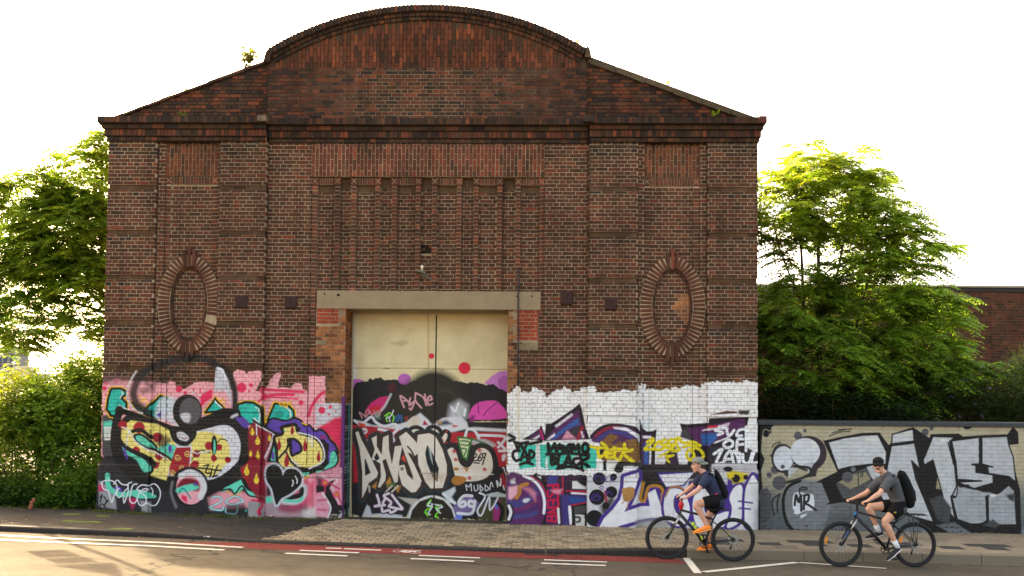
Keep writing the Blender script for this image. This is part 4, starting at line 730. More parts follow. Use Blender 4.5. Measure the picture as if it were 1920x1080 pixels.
def lay(x0, x1, z0, z1, yf, pal=BRICKS, mort=MORTAR, skip=None, mb=None, bond='cross', back=0.16, phase=0, mo=None, only=None, zr=ZR, crs=CRS, rec=0.0048):
    """English cross bond: courses of headers and stretchers in turn, cut at the panel's edges"""
    mb = mb or BR; mo = mo or MO
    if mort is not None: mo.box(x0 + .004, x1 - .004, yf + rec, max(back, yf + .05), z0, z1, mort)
    k0 = int(round((z0 - zr) / crs)); k1 = int(round((z1 - zr) / crs))
    for k in range(k0, k1):
        za, zb = zr + k * crs + JT / 2, zr + (k + 1) * crs - JT / 2
        za = max(za, z0 + .003); zb = min(zb, z1 - .001)
        if zb - za < .02: continue
        q = (k + phase) % 4
        if bond == 'cross':
            mod = 0.13 if k % 2 else 0.26; off = 0 if k % 2 else (0.065 if q == 0 else 0.195)
        elif bond == 'run':
            mod = 0.255; off = 0 if k % 2 else 0.1275
        else:
            mod = bond; off = x0
        i0 = math.floor((x0 - off) / mod) ; x = i0 * mod + off
        while x < x1 - .02:
            a, b = max(x + JT / 2, x0), min(x + mod - JT / 2, x1)
            if b - a > .025:
                cx, cz = (a + b) / 2, (za + zb) / 2
                if skip is None or not skip(cx, cz, a, b):
                    brick_box(mb, a, b, yf, za, zb, pick(pal(cx, cz) if callable(pal) else pal), .03 if (a > x0 and b < x1) or mort is None else max(.03, min(back, .35) - yf - .002))
            x += mod
def soldiers(x0, x1, z0, z1, yf, pal=RED, mort=MORTAR_M, rows=1, mb=None, back=0.16, mod=0.077, stagger=True, skip=None):
    """bricks standing on end, in rows; every other one a little higher"""
    mb = mb or BR
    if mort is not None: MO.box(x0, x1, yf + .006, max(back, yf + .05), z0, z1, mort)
    n = max(1, round((x1 - x0) / mod)); mod = (x1 - x0) / n; h = (z1 - z0) / rows if not stagger else 0.235
    for i in range(n):
        a, b = x0 + i * mod + JT / 2, x0 + (i + 1) * mod - JT / 2
        z = z0 - (h / 2 if (stagger and i % 2) else 0)
        if stagger and not (i % 2): z = z0 - h * 0.0
        while z < z1 - .02:
            za, zb = max(z + JT / 2, z0 + .004), min(z + h - JT / 2, z1 - .002)
            if zb - za > .03 and (skip is None or not skip((a + b) / 2, (za + zb) / 2, a, b)):
                brick_box(mb, a, b, yf, za, zb, pick(pal))
            z += h

hall = empty('brick_hall', (0, 0, 0), 'tall weathered brick hall with curved gable, two blind ovals and graffiti along its foot', 'building')

YP, YD, YB = -0.13, 0.0, -0.01               # faces of piers, wall and oval bays
ZTOP = 7.70                                  # underside of the cornice
ZPL = 1.13                                   # top of the plinth
def panel_groups():
    for (a, b) in ((0.0, 1.0), (2.30, 3.26), (9.82, 10.81), (12.21, 13.205)):
        zz = [ZR - 12 * CRS * k for k in range(0, 7)]
        lay(a, b, ZR, ZTOP, YP, pal=lambda x, z: SOOT if z > 7.45 else BRICKS)
        for k, z in enumerate(zz):
            lo = max(zz[k + 1] if k + 1 < len(zz) else 0, ZPL)
            if z <= ZPL + .1: break
            g = 0.10                        # set-back course below each band
            lay(a + .012, b - .012, z - g, z, YP + .036, [((92, 66, 52), 4), ((84, 60, 48), 4), ((100, 76, 58), 3)], tuple(.72 * lin((112, 90, 70))) + (1.,), zr=z - g, crs=g, bond=.26)
            top = ZR + math.floor((z - g - ZR) / CRS + 1e-6) * CRS
            lay(a, b, lo, z - g, YP, pal=lambda x, zc, zt=z: (SOOT if zt - zc < .22 and rng.random() < .6 else BRICKS))
            # ragged edge bricks of the band above hang over the set-back
panel_groups()
# wall strips beside the central bay
lay(3.26, 4.16, ZPL, ZTOP, YD); lay(8.92, 9.82, ZPL, ZTOP, YD)

UNIT = {}
def unit_brick(pal, key):
    """a few shared brick meshes for bricks that are objects of their own"""
    if key not in UNIT:
        lst = []
        for i in range(9):
            mb = MB(); e = .05
            mb.add([(-.5 + e, -.5, -.5 + e), (.5 - e, -.5, -.5 + e), (.5 - e, -.5, .5 - e), (-.5 + e, -.5, .5 - e),
                    (-.5, -.42, -.5), (.5, -.42, -.5), (.5, -.42, .5), (-.5, -.42, .5), (-.5, .5, -.5), (.5, .5, -.5), (.5, .5, .5), (-.5, .5, .5)],
                   [(0, 1, 2, 3), (4, 5, 1, 0), (5, 6, 2, 1), (6, 7, 3, 2), (7, 4, 0, 3), (8, 9, 5, 4), (9, 10, 6, 5), (10, 11, 7, 6), (11, 8, 4, 7), (9, 8, 11, 10)], pick(pal))
            me = mb.mesh('brick'); me.materials.append(M_WALL); lst.append(me)
        UNIT[key] = lst
    return UNIT[key][rng.integers(len(UNIT[key]))]
def one_brick(parent, pal, key, c, size, ang=0.0):
    o = link('brick', unit_brick(pal, key), None, parent)
    o.location = c; o.scale = size; o.rotation_euler = (0, ang, 0)
    return o

# ---- oval bays
OVALS = ((1.705, 4.375, .385, .765, .64, 1.0), (11.515, 4.375, .405, .78, .66, 1.015))
BAYS = ((1.0, 1.165, 1.276, 2.124, 2.234, 2.30), (10.81, 10.94, 11.059, 11.928, 12.057, 12.21))
for (ox, oz, ai, bi, ao, bo), (b0, b1, b2, b3, b4, b5) in zip(OVALS, BAYS):
    ins = lambda x, z, a, b, ox=ox, oz=oz, ao=ao, bo=bo, ai=ai, bi=bi: (((x - ox) / ao) ** 2 + ((z - oz) / bo) ** 2 < .93) and (((x - ox) / ai) ** 2 + ((z - oz) / bi) ** 2 > 1.25)
    patch = (lambda x, z, ox=ox: PALE if (ox > 5 and abs(x - 11.76) < .13 and 4.05 < z < 4.62 and (x - 11.6) > (4.3 - z) * .3) else BRICKS)
    lay(b0, b1, ZPL, ZTOP, -0.055, skip=ins); lay(b4, b5, ZPL, ZTOP, -0.05, skip=ins)
    lay(b1, b2, ZPL, 6.83, -0.03, bond=b2 - b1, skip=ins); lay(b3, b4, ZPL, 6.83, -0.03, bond=b4 - b3, skip=ins)
    lay(b2, b3, ZPL, 6.83, YB, skip=ins, pal=patch)
    soldiers(b2, b3, 6.831, 6.985, -0.035, RED, MORTAR_M, mod=0.056, stagger=False)
    soldiers(b1, b4, 7.0, 7.66, -0.04, ORANGE, MORTAR_M)
    lay(b1, b4, 7.66, ZTOP, -.02, SOOT)
    for xa, xb in ((b1, b2), (b3, b4)):      # square blocks with a bent cross of mortar
        BR.box(xa + .003, xb - .003, -0.036, .1, 6.845, 6.99, pick(RED))
        for s in (-1, 1):
            xm, zm = (xa + xb) / 2, 6.917; dx, dz = .052 * s, .058
            n_ = .006
            MO.hexa([(xm - dx - n_, -.0385, zm - dz), (xm - dx + n_, -.0385, zm - dz), (xm - dx + n_, -.03, zm - dz), (xm - dx - n_, -.03, zm - dz),
                     (xm + dx - n_, -.0385, zm + dz), (xm + dx + n_, -.0385, zm + dz), (xm + dx + n_, -.03, zm + dz), (xm + dx - n_, -.03, zm + dz)], MORTAR)
    # the ring: mortar bed, then one wedge after another
    nt_ = 72
    ring = []
    tt = np.linspace(0, 2 * np.pi, nt_, endpoint=False)
    vs = []; fs = []
    for t in tt:
        for (ra, rb, y) in ((ao - .004, bo - .004, -0.0795), (ai + .004, bi + .004, -0.0795), (ao - .004, bo - .004, .02), (ai + .004, bi + .004, .02)):
            vs.append((ox + ra * math.cos(t), y, oz + rb * math.sin(t)))
    for i in range(nt_):
        j = (i + 1) % nt_; a, b = 4 * i, 4 * j
        fs += [(a, a + 1, b + 1, b), (a, b, b + 2, a + 2), (a + 1, a + 3, b + 3, b + 1)]
    MO.add(vs, fs, tuple(.72 * lin((205, 184, 150))) + (.8,))
    vs = []; fs = []
    for t in tt:
        for (ra, rb, y) in ((ai + .01, bi + .01, -.055), (ai - .05, bi - .05, -.055), (ai - .05, bi - .05, .02)): vs.append((ox + ra * math.cos(t), y, oz + rb * math.sin(t)))
    for i in range(nt_):
        j = (i + 1) % nt_; a, b = 3 * i, 3 * j; fs += [(a, a + 1, b + 1, b), (a + 1, a + 2, b + 2, b + 1)]
    BR.add(vs, fs, np.repeat(np.array([pick(SOOT if i % 2 else BRICKS) for i in range(nt_)]), 3, 0))
    am, bm_ = (ai + ao) / 2, (bi + bo) / 2
    fine = np.linspace(0, 2 * np.pi, 2000); pts = np.stack([am * np.cos(fine), bm_ * np.sin(fine)], 1)
    cum = np.concatenate([[0], np.cumsum(np.linalg.norm(np.diff(pts, axis=0), axis=1))])
    nv = int(cum[-1] / 0.079)
    for i in range(nv):
        t = np.interp((i + .5) * cum[-1] / nv, cum, fine)
        if abs(math.cos(t)) < .11: continue                           # keystones sit here
        if ox < 5 and -0.42 < t - 2 * math.pi < -0.30: continue       # bricks broken out
        nx, nz = math.cos(t) / am, math.sin(t) / bm_; l = math.hypot(nx, nz); nx, nz = nx / l, nz / l
        pc = (ox + am * math.cos(t), -0.035 + rng.uniform(-.003, .003), oz + bm_ * math.sin(t))
        one_brick(hall, BRICKS, 'ringb', pc, (0.067, .1, 0.242), math.atan2(nx, nz))
    for s in (1, -1):                                                  # keystones above and below
        zt = oz + s * bi
        for dx, h0, h1, w0, w1 in ((0, -.02, .40, .026, .040), (-.075, .0, .32, .026, .036), (.075, .0, .32, .026, .036)):
            f = 1.25
            za, zb = zt + s * h0, zt + s * h1
            xa, xb = ox + dx, ox + dx * f
            mb = MB(); y0 = -.108 if dx == 0 else -.096
            mb.hexa([(xa - w0, y0, za), (xa + w0, y0, za), (xa + w0, .0, za), (xa - w0, .0, za), (xb - w1, y0, zb), (xb + w1, y0, zb), (xb + w1, .0, zb), (xb - w1, .0, zb)], pick(BRICKS))
            k = mb.build('keystone', M_WALL, hall); recalc(k.data)

# ---- central bay
RIBS = [(4.166, 4.286), (4.637, 4.746), (4.976, 5.085), (5.467, 5.576), (5.805, 5.920), (6.296, 6.405), (6.633, 6.742), (7.134, 7.242), (7.481, 7.590), (7.959, 8.074), (8.338, 8.446), (8.825, 8.92)]
soldiers(4.16, 8.92, 7.01, 7.67, -0.025, RED, MORTAR)
lay(4.16, 8.92, 7.67, ZTOP, -.012, SOOT)
MO.box(4.16, 8.92, .17, .45, 4.67, 7.0, MORTAR_D)
zl = 4.675
for i, (a, b) in enumerate(RIBS):
    lo = zl if 0 < i < 11 else ZPL
    lay(a, b, lo, 6.845, 0.02, pal=lambda x, z: RED if rng.random() < .45 else BRICKS, bond=b - a + .004, phase=i, back=.17)
    mb = BR; mb.box(a - .012, b + .012, .014, .16, 6.85, 6.995, pick(RED))
    for s in (-1, 1):
        xm, zm = (a + b) / 2, 6.922; dx, dz, n_ = .05 * s, .055, .006
        MO.hexa([(xm - dx - n_, .0105, zm - dz), (xm - dx + n_, .0105, zm - dz), (xm - dx + n_, .02, zm - dz), (xm - dx - n_, .02, zm - dz),
                 (xm + dx - n_, .0105, zm + dz), (xm + dx + n_, .0105, zm + dz), (xm + dx + n_, .02, zm + dz), (xm + dx - n_, .02, zm + dz)], MORTAR)
    if i == 11: break
    na = RIBS[i + 1][0]
    if i % 2 == 0:
        soldiers(b + .012, na - .012, 6.85, 6.985, 0.025, RED, MORTAR_M, mod=.05, stagger=False, back=.17)
        lay(b, na, zl, 6.70, 0.10, back=.17)
        MO.box(b, na, .112, .17, 6.70, 6.85, tuple(.72 * lin((112, 88, 64))) + (1.,))       # plastered head of the slot
    elif i == 5:                                                       # the gap with the hole knocked through
        lay(b, na, zl, 5.45, 0.11, back=.17); lay(b, na, 5.64, 6.78, 0.11, back=.17)
        MO.box(b, na, .122, .17, 6.78, 7.0, tuple(.72 * lin((104, 82, 60))) + (1.,))
        lay(b, na, 5.45, 5.64, 0.11, mort=None, back=.17, skip=lambda x, z, a, b_: 6.47 - (z - 5.5) * .3 < x < 6.60)
        MO.box(b - .02, na + .02, .42, .44, 5.4, 5.7, (.004, .003, .003, 1))
    else:
        lay(b, na, zl, 6.78, 0.11, back=.17)
        MO.box(b, na, .122, .17, 6.78, 7.0, tuple(.72 * lin((104, 82, 60))) + (1.,))

# ---- lintel and door jambs
M_CONC = flat_mat('lintel_concrete', L4(142, 124, 94), 0.9, 0.16, 3.5, bmp=.2, bscale=90)
lt = MB(); lt.box(4.31, 8.865, 0.005, .86, 4.305, 4.672); lintel = lt.build('lintel', M_CONC, hall)
lintel['label'] = 'plain tan concrete lintel with small drilled holes'
XL, XR = 4.905, 8.214
for i, (x, z) in enumerate([(4.47, 4.60), (4.75, 4.58), (8.39, 4.575), (8.69, 4.58)]):
    mb = MB(); mb.tube([(x, .0035, z), (x, .012, z)], .018 + .012 * (i == 1), 10, (.01, .008, .007, 1)); mb.build('drill_hole', M_PLAIN, hall)
JY = 0.03
inner_l = lambda x, z: PALE if (x > 4.62 + .12 * math.sin(z * 9) - max(0, 3.3 - z) * .12) else (BRICKS if z < 3.3 else PALE)
red_l = lambda x, z, a, b: (x < 4.76 and z > 3.93)
lay(4.29, XL, ZPL, 4.305, JY, pal=inner_l, mort=MORTAR_M, skip=red_l, back=.86)
inner_r = lambda x, z: PALE if x < 8.36 + .05 * math.sin(z * 7) else BRICKS
red_r = lambda x, z, a, b: (x > 8.36 and z > 3.62) or (x > 8.40 and 3.50 < z < 3.63)
lay(XR, 8.825, ZPL, 4.305, JY, pal=inner_r, mort=MORTAR_M, skip=red_r, back=.86)
MO.box(8.40, 8.82, JY - .004, .1, 3.505, 3.615, tuple(.72 * lin((170, 152, 120))) + (1.,))
MO.box(4.30, 4.52, JY - .004, .1, 3.57, 3.66, tuple(.72 * lin((160, 142, 112))) + (1.,))
for (xa, xb, za, zb) in ((4.31, 4.76, 3.935, 4.30), (8.38, 8.82, 3.63, 4.30)):
    MO.box(xa, xb, JY + .001, .1, za, zb, tuple(.72 * lin((196, 174, 140))) + (1.,))
    k = 0; z = zb
    while z - CRS > za - .02:
        x = xa - (0 if k % 2 else .13) + .0
        while x < xb - .03:
            a, b = max(x + .006, xa + .003), min(x + .254, xb - .003)
            if b - a > .04: one_brick(hall, NEWRED, 'newred', ((a + b) / 2, JY + .02, z - CRS / 2), (b - a, .05, .064))
            x += .26
        z -= CRS; k += 1
for s, xx in ((1, XL), (-1, XR)):                                     # side faces of the opening
    z = ZPL - 12 * CRS; k = 0
    while z < 4.305:
        y = JY + .02 - (0 if k % 2 else .065)
        while y < .80:
            a, b = max(y + .005, JY + .02), min(y + .125, .80)
            if b - a > .03 and z + .066 < 4.305:
                x0, x1 = (xx - .03, xx + .005) if s > 0 else (xx - .005, xx + .03)
                BR.box(x0, x1, a, b, z + .006, z + .071, pick(PALE if rng.random() < .6 else RED))
            y += .13
        z += CRS; k += 1
# ---- plinth: sloping header ledge, three courses, smooth render to the ground
PL = [(-.035, 1.0, YP - .05), (1.0, 2.3, -.10), (2.3, 3.26, YP - .05), (3.26, 4.16, -.05), (4.16, 4.30, -.03), (4.30, XL, -.02), (XR, 8.82, -.02), (8.82, 8.92, -.03), (8.92, 9.82, -.05), (9.82, 10.81, YP - .05), (10.81, 12.21, -.10), (12.21, 13.24, YP - .05)]
for a, b, y in PL:
    n = max(1, round((b - a) / .078)); w = (b - a) / n
    for i in range(n):
        x0, x1 = a + i * w + .004, a + (i + 1) * w - .004; c = pick(BRICKS); dz = rng.uniform(-.003, .003)
        BR.hexa([(x0, y, 1.03), (x1, y, 1.03), (x1, .12, 1.03), (x0, .12, 1.03), (x0, y + .002, 1.075 + dz), (x1, y + .002, 1.075 + dz), (x1, y + .05, 1.128 + dz), (x0, y + .05, 1.128 + dz)], c)
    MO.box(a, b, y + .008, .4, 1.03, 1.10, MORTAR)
    lay(a, b, ZPL - 3.5 * CRS, 1.03, y, zr=1.03)
for a, b, y in PL:
    mb = MB(); mb.box(a, b, y - .001, .42, -.5, ZPL - 3.5 * CRS - .001, tuple(.72 * lin((120, 112, 100))) + (1.,)); mb.build('plinth', M_WALL, hall)
# ---- cornice
def cornice(x0, x1, dy, endl, endr):
    rows = ((7.70, 7.785, -.04, 'lay'), (7.79, 7.925, -.09, 'sol'), (7.93, 8.025, -.13, 'lay'), (8.03, 8.155, -.23, 'sol'))
    for i, (za, zb, y, kind) in enumerate(rows):
        ea, eb = endl * (.03, .07, .11, .17)[i], endr * (.03, .06, .09, .12)[i]
        a, b, yy = x0 - ea, x1 + eb, y + dy
        MO.box(a + .01, b - .01, yy + .012, .45, za - .003, zb + .004, MORTAR_D)
        if kind == 'sol':
            n = round((b - a) / .078); w = (b - a) / n
            for j in range(n):
                t = rng.uniform(0, .012) if rng.random() < .8 else rng.uniform(.01, .05)
                BR.box(a + j * w + .006, a + (j + 1) * w - .006, yy + t, .2, za + .004 + rng.uniform(0, .008), zb - rng.uniform(0, .008), pick(SOOT if (i == 3 or rng.random() < .5) else RED))
        else:
            lay(a, b, za + .002, zb - .004, yy, SOOT, None, zr=za, crs=zb - za, bond=.13 if i == 0 else .26)
cornice(0.0, 3.26, YP, 1, 0); cornice(3.27, 9.81, 0.0, 0, 0); cornice(9.82, 13.205, YP, 0, 1)
for xa, xb, yb, za, zb, c in ((3.12, 3.30, -.1, 8.05, 8.165, (128, 112, 92)), (9.70, 9.90, -.1, 8.05, 8.175, (62, 52, 42)), (13.18, 13.335, .3, 8.03, 8.165, (92, 56, 44))):
    cap = MB(); cap.box(xa, xb, YP - .27, yb, za, zb, L4(*c)); cap.build('corner_stone', M_PLAIN, hall)
# ---- gable: wings, centre block, tympanum and arch
def slope_l(x): return 8.13 + (x + .27) * (9.43 - 8.13) / (3.22 + .27)
def slope_r(x): return 9.50 - (x - 9.78) * (9.50 - 8.21) / (13.25 - 9.78)
lay(-.2, 3.22, 8.155, 9.45, .02, lambda x, z: SOOT if rng.random() < .55 else ORANGE, None, skip=lambda x, z, a, b: slope_l(a) < z + .05)
lay(9.77, 13.2, 8.155, 9.5, .02, lambda x, z: SOOT if rng.random() < .7 else ORANGE, None, skip=lambda x, z, a, b: slope_r(b) < z + .08)
MO.prism([(-.2, 8.15), (3.22, 8.15), (3.22, slope_l(3.22) - .03), (-.2, slope_l(-.2) - .02)], .034, .45, MORTAR_D)
MO.prism([(9.77, 8.15), (13.2, 8.15), (13.2, slope_r(13.2) - .02), (9.77, slope_r(9.77) - .03)], .034, .45, MORTAR_D)
cb = MB()
nseg = 14
for i in range(nseg):
    xa, xb = -.27 + i * 3.5 / nseg, -.27 + (i + 1) * 3.5 / nseg; d = rng.uniform(-.008, .008)
    cb.prism([(xa, slope_l(xa) - .055), (xb, slope_l(xb) - .055), (xb, slope_l(xb) + d), (xa, slope_l(xa) + d)], -.03, .47, tuple(lin(np.array((84, 62, 46)) * rng.uniform(.75, 1.1))) + (1.,))
cb.build('verge', M_PLAIN, hall)
cb = MB(); nseg = 6
for i in range(nseg):
    xa, xb = 9.79 + i * 3.46 / nseg, 9.79 + (i + 1) * 3.46 / nseg - .006
    cb.prism([(xa, slope_r(xa) - .11 - rng.uniform(0, .03)), (xb, slope_r(xb) - .11 - rng.uniform(0, .03)), (xb, slope_r(xb)), (xa, slope_r(xa))], -.05, .47, tuple(lin(np.array((88, 76, 58)) * rng.uniform(.85, 1.1))) + (1.,))
cb.build('coping_slab', M_PLAIN, hall)
lay(3.22, 9.77, 8.155, 9.25, -.05, lambda x, z: (BRICKS if rng.random() < .5 else (SOOT if rng.random() < .7 else ORANGE)), None)
MO.box(3.22, 3.24, -.045, .44, 8.155, 9.25, MORTAR_D); MO.box(9.75, 9.77, -.045, .44, 8.155, 9.25, MORTAR_D)
for i in range(26):                                                    # joints sooted towards the ends, washed pale in the middle
    for j in range(5):
        xa, za = 3.24 + i * 6.51 / 26, 8.155 + j * .219; t = 1 - abs((xa + .13) - 6.6) / 3.3; k_ = min(1, max(0, t * 1.5 - .25 + rng.normal(0, .13)))
        c_ = np.array(MORTAR_D[:3]) * (1 - k_) + np.array(MORTAR_M[:3]) * k_; MO.box(xa, xa + 6.51 / 26, -.045, .44, za, za + .219, tuple(c_) + (.85,))
AX, AZ, AR = 6.50, 4.284, 6.25
arc = lambda r, t: (AX + r * math.sin(t), AZ + r * math.cos(t))
T0 = math.asin((6.50 - 3.24) / 6.25); T1 = math.asin((9.76 - 6.50) / 6.25)
soldiers(3.30, 9.70, 9.25, 10.5, -.02, ORANGE, None, skip=lambda x, z, a, b: math.hypot(x - AX, z + .09 - AZ) > 6.02)
tp = [arc(6.2, t) for t in np.linspace(-T0, T1, 40)]
MO.prism([(3.22, 9.25), (9.77, 9.25)] + tp[::-1], -.006, .45, tuple(.72 * lin((92, 76, 58))) + (.8,))
nb = 52
for i in range(nb):                                                    # two flat rings under the coping
    for r0, r1, y in ((5.96, 6.03, -.06), (6.035, 6.10, -.10)):
        ta, tb = -T0 + (T0 + T1) * i / nb + .001, -T0 + (T0 + T1) * (i + 1) / nb - .001
        (x0, z0), (x1, z1), (x2, z2), (x3, z3) = arc(r0, ta), arc(r0, tb), arc(r1, tb), arc(r1, ta)
        y = y + rng.uniform(-.004, .004)
        BR.hexa([(x0, y, z0), (x1, y, z1), (x1, .4, z1), (x0, .4, z0), (x3, y, z3), (x2, y, z2), (x2, .4, z2), (x3, .4, z3)], pick(SOOT))
vs = []; n = 60
for t in np.linspace(-T0, T1, n):
    for r, y in ((6.10, -.15), (6.238, -.15), (6.10, .47), (6.238, .47)): x, z = arc(r, t); vs.append((x, y, z))
fs = []
for i in range(n - 1):
    a, b = 4 * i, 4 * i + 4
    fs += [(a, a + 1, b + 1, b), (a + 1, a + 3, b + 3, b + 1), (a, b, b + 2, a + 2)]
fs += [(0, 2, 3, 1), (4 * n - 4, 4 * n - 3, 4 * n - 1, 4 * n - 2)]
MO.add(vs, fs, MORTAR_D)
nb = int(6.18 * (T0 + T1) / .079)
for i in range(nb):                                                    # coping of bricks on end along the curve
    t = -T0 + (T0 + T1) * (i + .5) / nb; x, z = arc(6.178 + rng.uniform(-.004, .004), t)
    one_brick(hall, SOOT, 'cope' if rng.random() < .7 else 'copeb', (x, .14, z), (.068, .64, .14), t)
lug = MB()
lug.prism([(3.14, 9.36), (3.27, 9.36), (3.34, 9.62), (3.26, 9.64), (3.19, 9.56)], -.12, .47, L4(70, 54, 44)); lug.prism([(9.72, 9.46), (9.86, 9.44), (9.82, 9.62), (9.76, 9.70)], -.12, .47, L4(104, 88, 66))
lug.build('kneeler_stone', M_PLAIN, hall)

bricks_o = BR.build('brickwork', M_WALL, hall); bricks_o['kind'] = 'stuff'
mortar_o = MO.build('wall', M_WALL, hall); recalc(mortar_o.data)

# ---- body of the hall behind the front
def brickwall_mat(name, c1, c2, mo, axis='yz'):
    m, nt, b = nodes(name); p = pos(nt)
    sep = N(nt, 'ShaderNodeSeparateXYZ'); nt.links.new(p, sep.inputs[0]); cb_ = N(nt, 'ShaderNodeCombineXYZ')
    nt.links.new(sep.outputs['Y' if axis == 'yz' else 'X'], cb_.inputs[0]); nt.links.new(sep.outputs['Z'], cb_.inputs[1])
    t = N(nt, 'ShaderNodeTexBrick'); nt.links.new(cb_.outputs[0], t.inputs['Vector'])
    t.inputs['Scale'].default_value = 1; t.inputs['Brick Width'].default_value = .26; t.inputs['Row Height'].default_value = .077
    t.inputs['Mortar Size'].default_value = .006; t.inputs['Color1'].default_value = c1; t.inputs['Color2'].default_value = c2; t.inputs['Mortar'].default_value = mo
    v = ramp(nt, noise(nt, 4, 5, .7, p), [(0.3, (.7,) * 3), (.7, (1.2,) * 3)])
    setc(nt, b, mix(nt, 1.0, t.outputs['Color'], v, 'MULTIPLY')); b.inputs['Roughness'].default_value = .9
    return m
M_SIDE = brickwall_mat('side_brick', L4(92, 49, 41), L4(66, 42, 38), L4(150, 134, 110))
for x0, x1 in ((.02, .40), (12.80, 13.18)):
    mb = MB(); mb.box(x0, x1, .46, 22, -.5, 8.0); mb.build('side_wall', M_SIDE, hall)
mb = MB(); mb.box(.42, 12.78, 21.6, 21.98, -.5, 8.0); mb.build('back_wall', M_SIDE, hall)
M_ROOF = flat_mat('roof_felt', L4(72, 68, 64), .9, .2, 2)
mb = MB(); mb.prism([(-.1, 8.0), (13.3, 8.0), (9.7, 9.2), (3.3, 9.2)], .5, 22.1); rf = mb.build('roof', M_ROOF, hall); recalc(rf.data)

# ---- wall plates of the tie rods
M_RUST = flat_mat('rusted_plate', L4(62, 40, 34), .75, .3, 30, .3, bmp=.3, bscale=80)
for x0, x1, z0, z1, y in ((2.675, 2.925, 4.285, 4.53, YP), (3.665, 3.91, 4.29, 4.54, YD), (9.27, 9.515, 4.41, 4.68, YD), (10.15, 10.40, 4.295, 4.54, YP)):
    mb = MB(); e = .018
    mb.add([(x0, y - .02, z0), (x1, y - .02, z0), (x1, y - .02, z1), (x0, y - .02, z1), (x0 + e, y - .045, z0 + e), (x1 - e, y - .045, z0 + e), (x1 - e, y - .045, z1 - e), (x0 + e, y - .045, z1 - e),
            (x0, y + .02, z0), (x1, y + .02, z0), (x1, y + .02, z1), (x0, y + .02, z1)],
           [(4, 5, 6, 7), (0, 1, 5, 4), (1, 2, 6, 5), (2, 3, 7, 6), (3, 0, 4, 7), (8, 9, 1, 0), (9, 10, 2, 1), (10, 11, 3, 2), (11, 8, 0, 3)])
    for fx in (.2, .4, .6, .8): mb.box(x0 + (x1 - x0) * fx - .004, x0 + (x1 - x0) * fx + .004, y - .049, y - .044, z0 + .02, z1 - .02)
    pl = mb.build('anchor_plate', M_RUST, hall); pl['label'] = 'square rusty brown anchor plate with a central bolt'
    mb = MB(); mb.tube([((x0 + x1) / 2, y - .04, (z0 + z1) / 2), ((x0 + x1) / 2, y - .058, (z0 + z1) / 2)], .013, 6); mb.build('bolt', M_RUST, pl)

# ---- steel door, two leaves
DY = 0.80
M_DOOR = None
def door_mat():
    m, nt, b = nodes('painted_steel_door'); p = pos(nt)
    base = mix(nt, ramp(nt, noise(nt, 1.3, 5, .6, p), [(.35, (0, 0, 0)), (.7, (1, 1, 1))]), L4(232, 216, 168), L4(206, 188, 138))
    rust = ramp(nt, noise(nt, 26, 6, .75, p), [(.62, (0, 0, 0)), (.72, (1, 1, 1))])
    rmask = ramp(nt, noise(nt, 1.8, 4, .6, p), [(.50, (0, 0, 0)), (.68, (.75, .75, .75))])
    base = mix(nt, mix(nt, 1.0, rust, rmask, 'MULTIPLY'), base, L4(150, 108, 62))
    pc, pa = DOORC.sample(nt)
    c = mix(nt, pa, base, mix(nt, 1.0, pc, ramp(nt, noise(nt, 5, 6, .7, p), [(.3, (.84, .82, .8)), (.65, (1.03, 1.03, 1.03))]), 'MULTIPLY'))
    setc(nt, b, c); b.inputs['Roughness'].default_value = .5; b.inputs['Specular IOR Level'].default_value = .3
    bump(nt, b, noise(nt, 3, 3, .5, p), .15, .02)
    return m
M_DOOR = door_mat()
for xa, xb in ((XL - .05, 6.662), (6.690, XR + .05)):
    mb = MB()
    zs = [-.2, 1.06, 3.22, 4.305]
    for za, zb in zip(zs[:-1], zs[1:]):
        mb.box(xa, xb, DY + rng.uniform(0, .002), DY + .05, za + .004, zb - .004)
    mb.box(xa, xb, DY + .012, DY + .06, -.2, 4.30)
    lf = mb.build('door_leaf', M_DOOR, hall)
    lf['label'] = 'cream steel door leaf with graffiti on its lower half'
M_DARK = flat_mat('dark_gap', (.012, .011, .010, 1), .9)
mb = MB(); mb.box(6.6635, 6.6885, DY + .004, DY + .03, -.2, 4.30); mb.build('door_seam', M_DARK, hall)
mb = MB(); mb.box(XL - .1, XR + .1, DY + .07, DY + .1, -.3, 4.4); mb.build('door_backing', M_DARK, hall)
mb = MB(); mb.box(XL, XL + .035, DY - .03, DY - .002, -.2, 4.30); mb.box(XR - .035, XR, DY - .03, DY - .002, -.2, 4.30); mb.box(XL + .04, XR - .04, DY - .025, DY - .003, 4.265, 4.304)
M_FRAME = flat_mat('door_frame_paint', L4(176, 164, 130), .6, .2, 9); mb.build('door_frame', M_FRAME, hall)
# sill step
mb = MB(); mb.box(XL, XR, -.02, .9, -.5, on_y(800, 981, .1)[2] - .01); mb.build('threshold', flat_mat('threshold_concrete', L4(96, 90, 80), .95, .25, 6), hall)
# corner guard and pipes
M_PURP = flat_mat('purple_enamel', L4(86, 22, 96), .5, .3, 14); M_TEAL = flat_mat('teal_enamel', L4(26, 104, 104), .5, .35, 10)
mb = MB(); mb.box(XL - .045, XL + .012, JY - .045, JY - .003, .02, 2.52); mb.box(XL + .006, XL + .014, JY - .003, JY + .05, .02, 2.52); g = mb.build('corner_guard', M_PURP, hall); g['label'] = 'purple painted steel corner guard'
mb = MB(); mb.tube([(XL + .05, .3, -.05), (XL + .05, .3, 2.38)], .012, 8); g = mb.build('pipe', M_TEAL, hall); g['label'] = 'thin teal painted pipe beside the door'
M_PIPE = flat_mat('conduit', L4(44, 38, 34), .6, .25, 12)
mb = MB(); mb.tube([(8.412, .02, 5.13), (8.412, -.03, 5.10), (8.416, -.03, 4.6), (8.43, -.03, 3.2), (8.435, -.03, 2.75)], .016, 8)
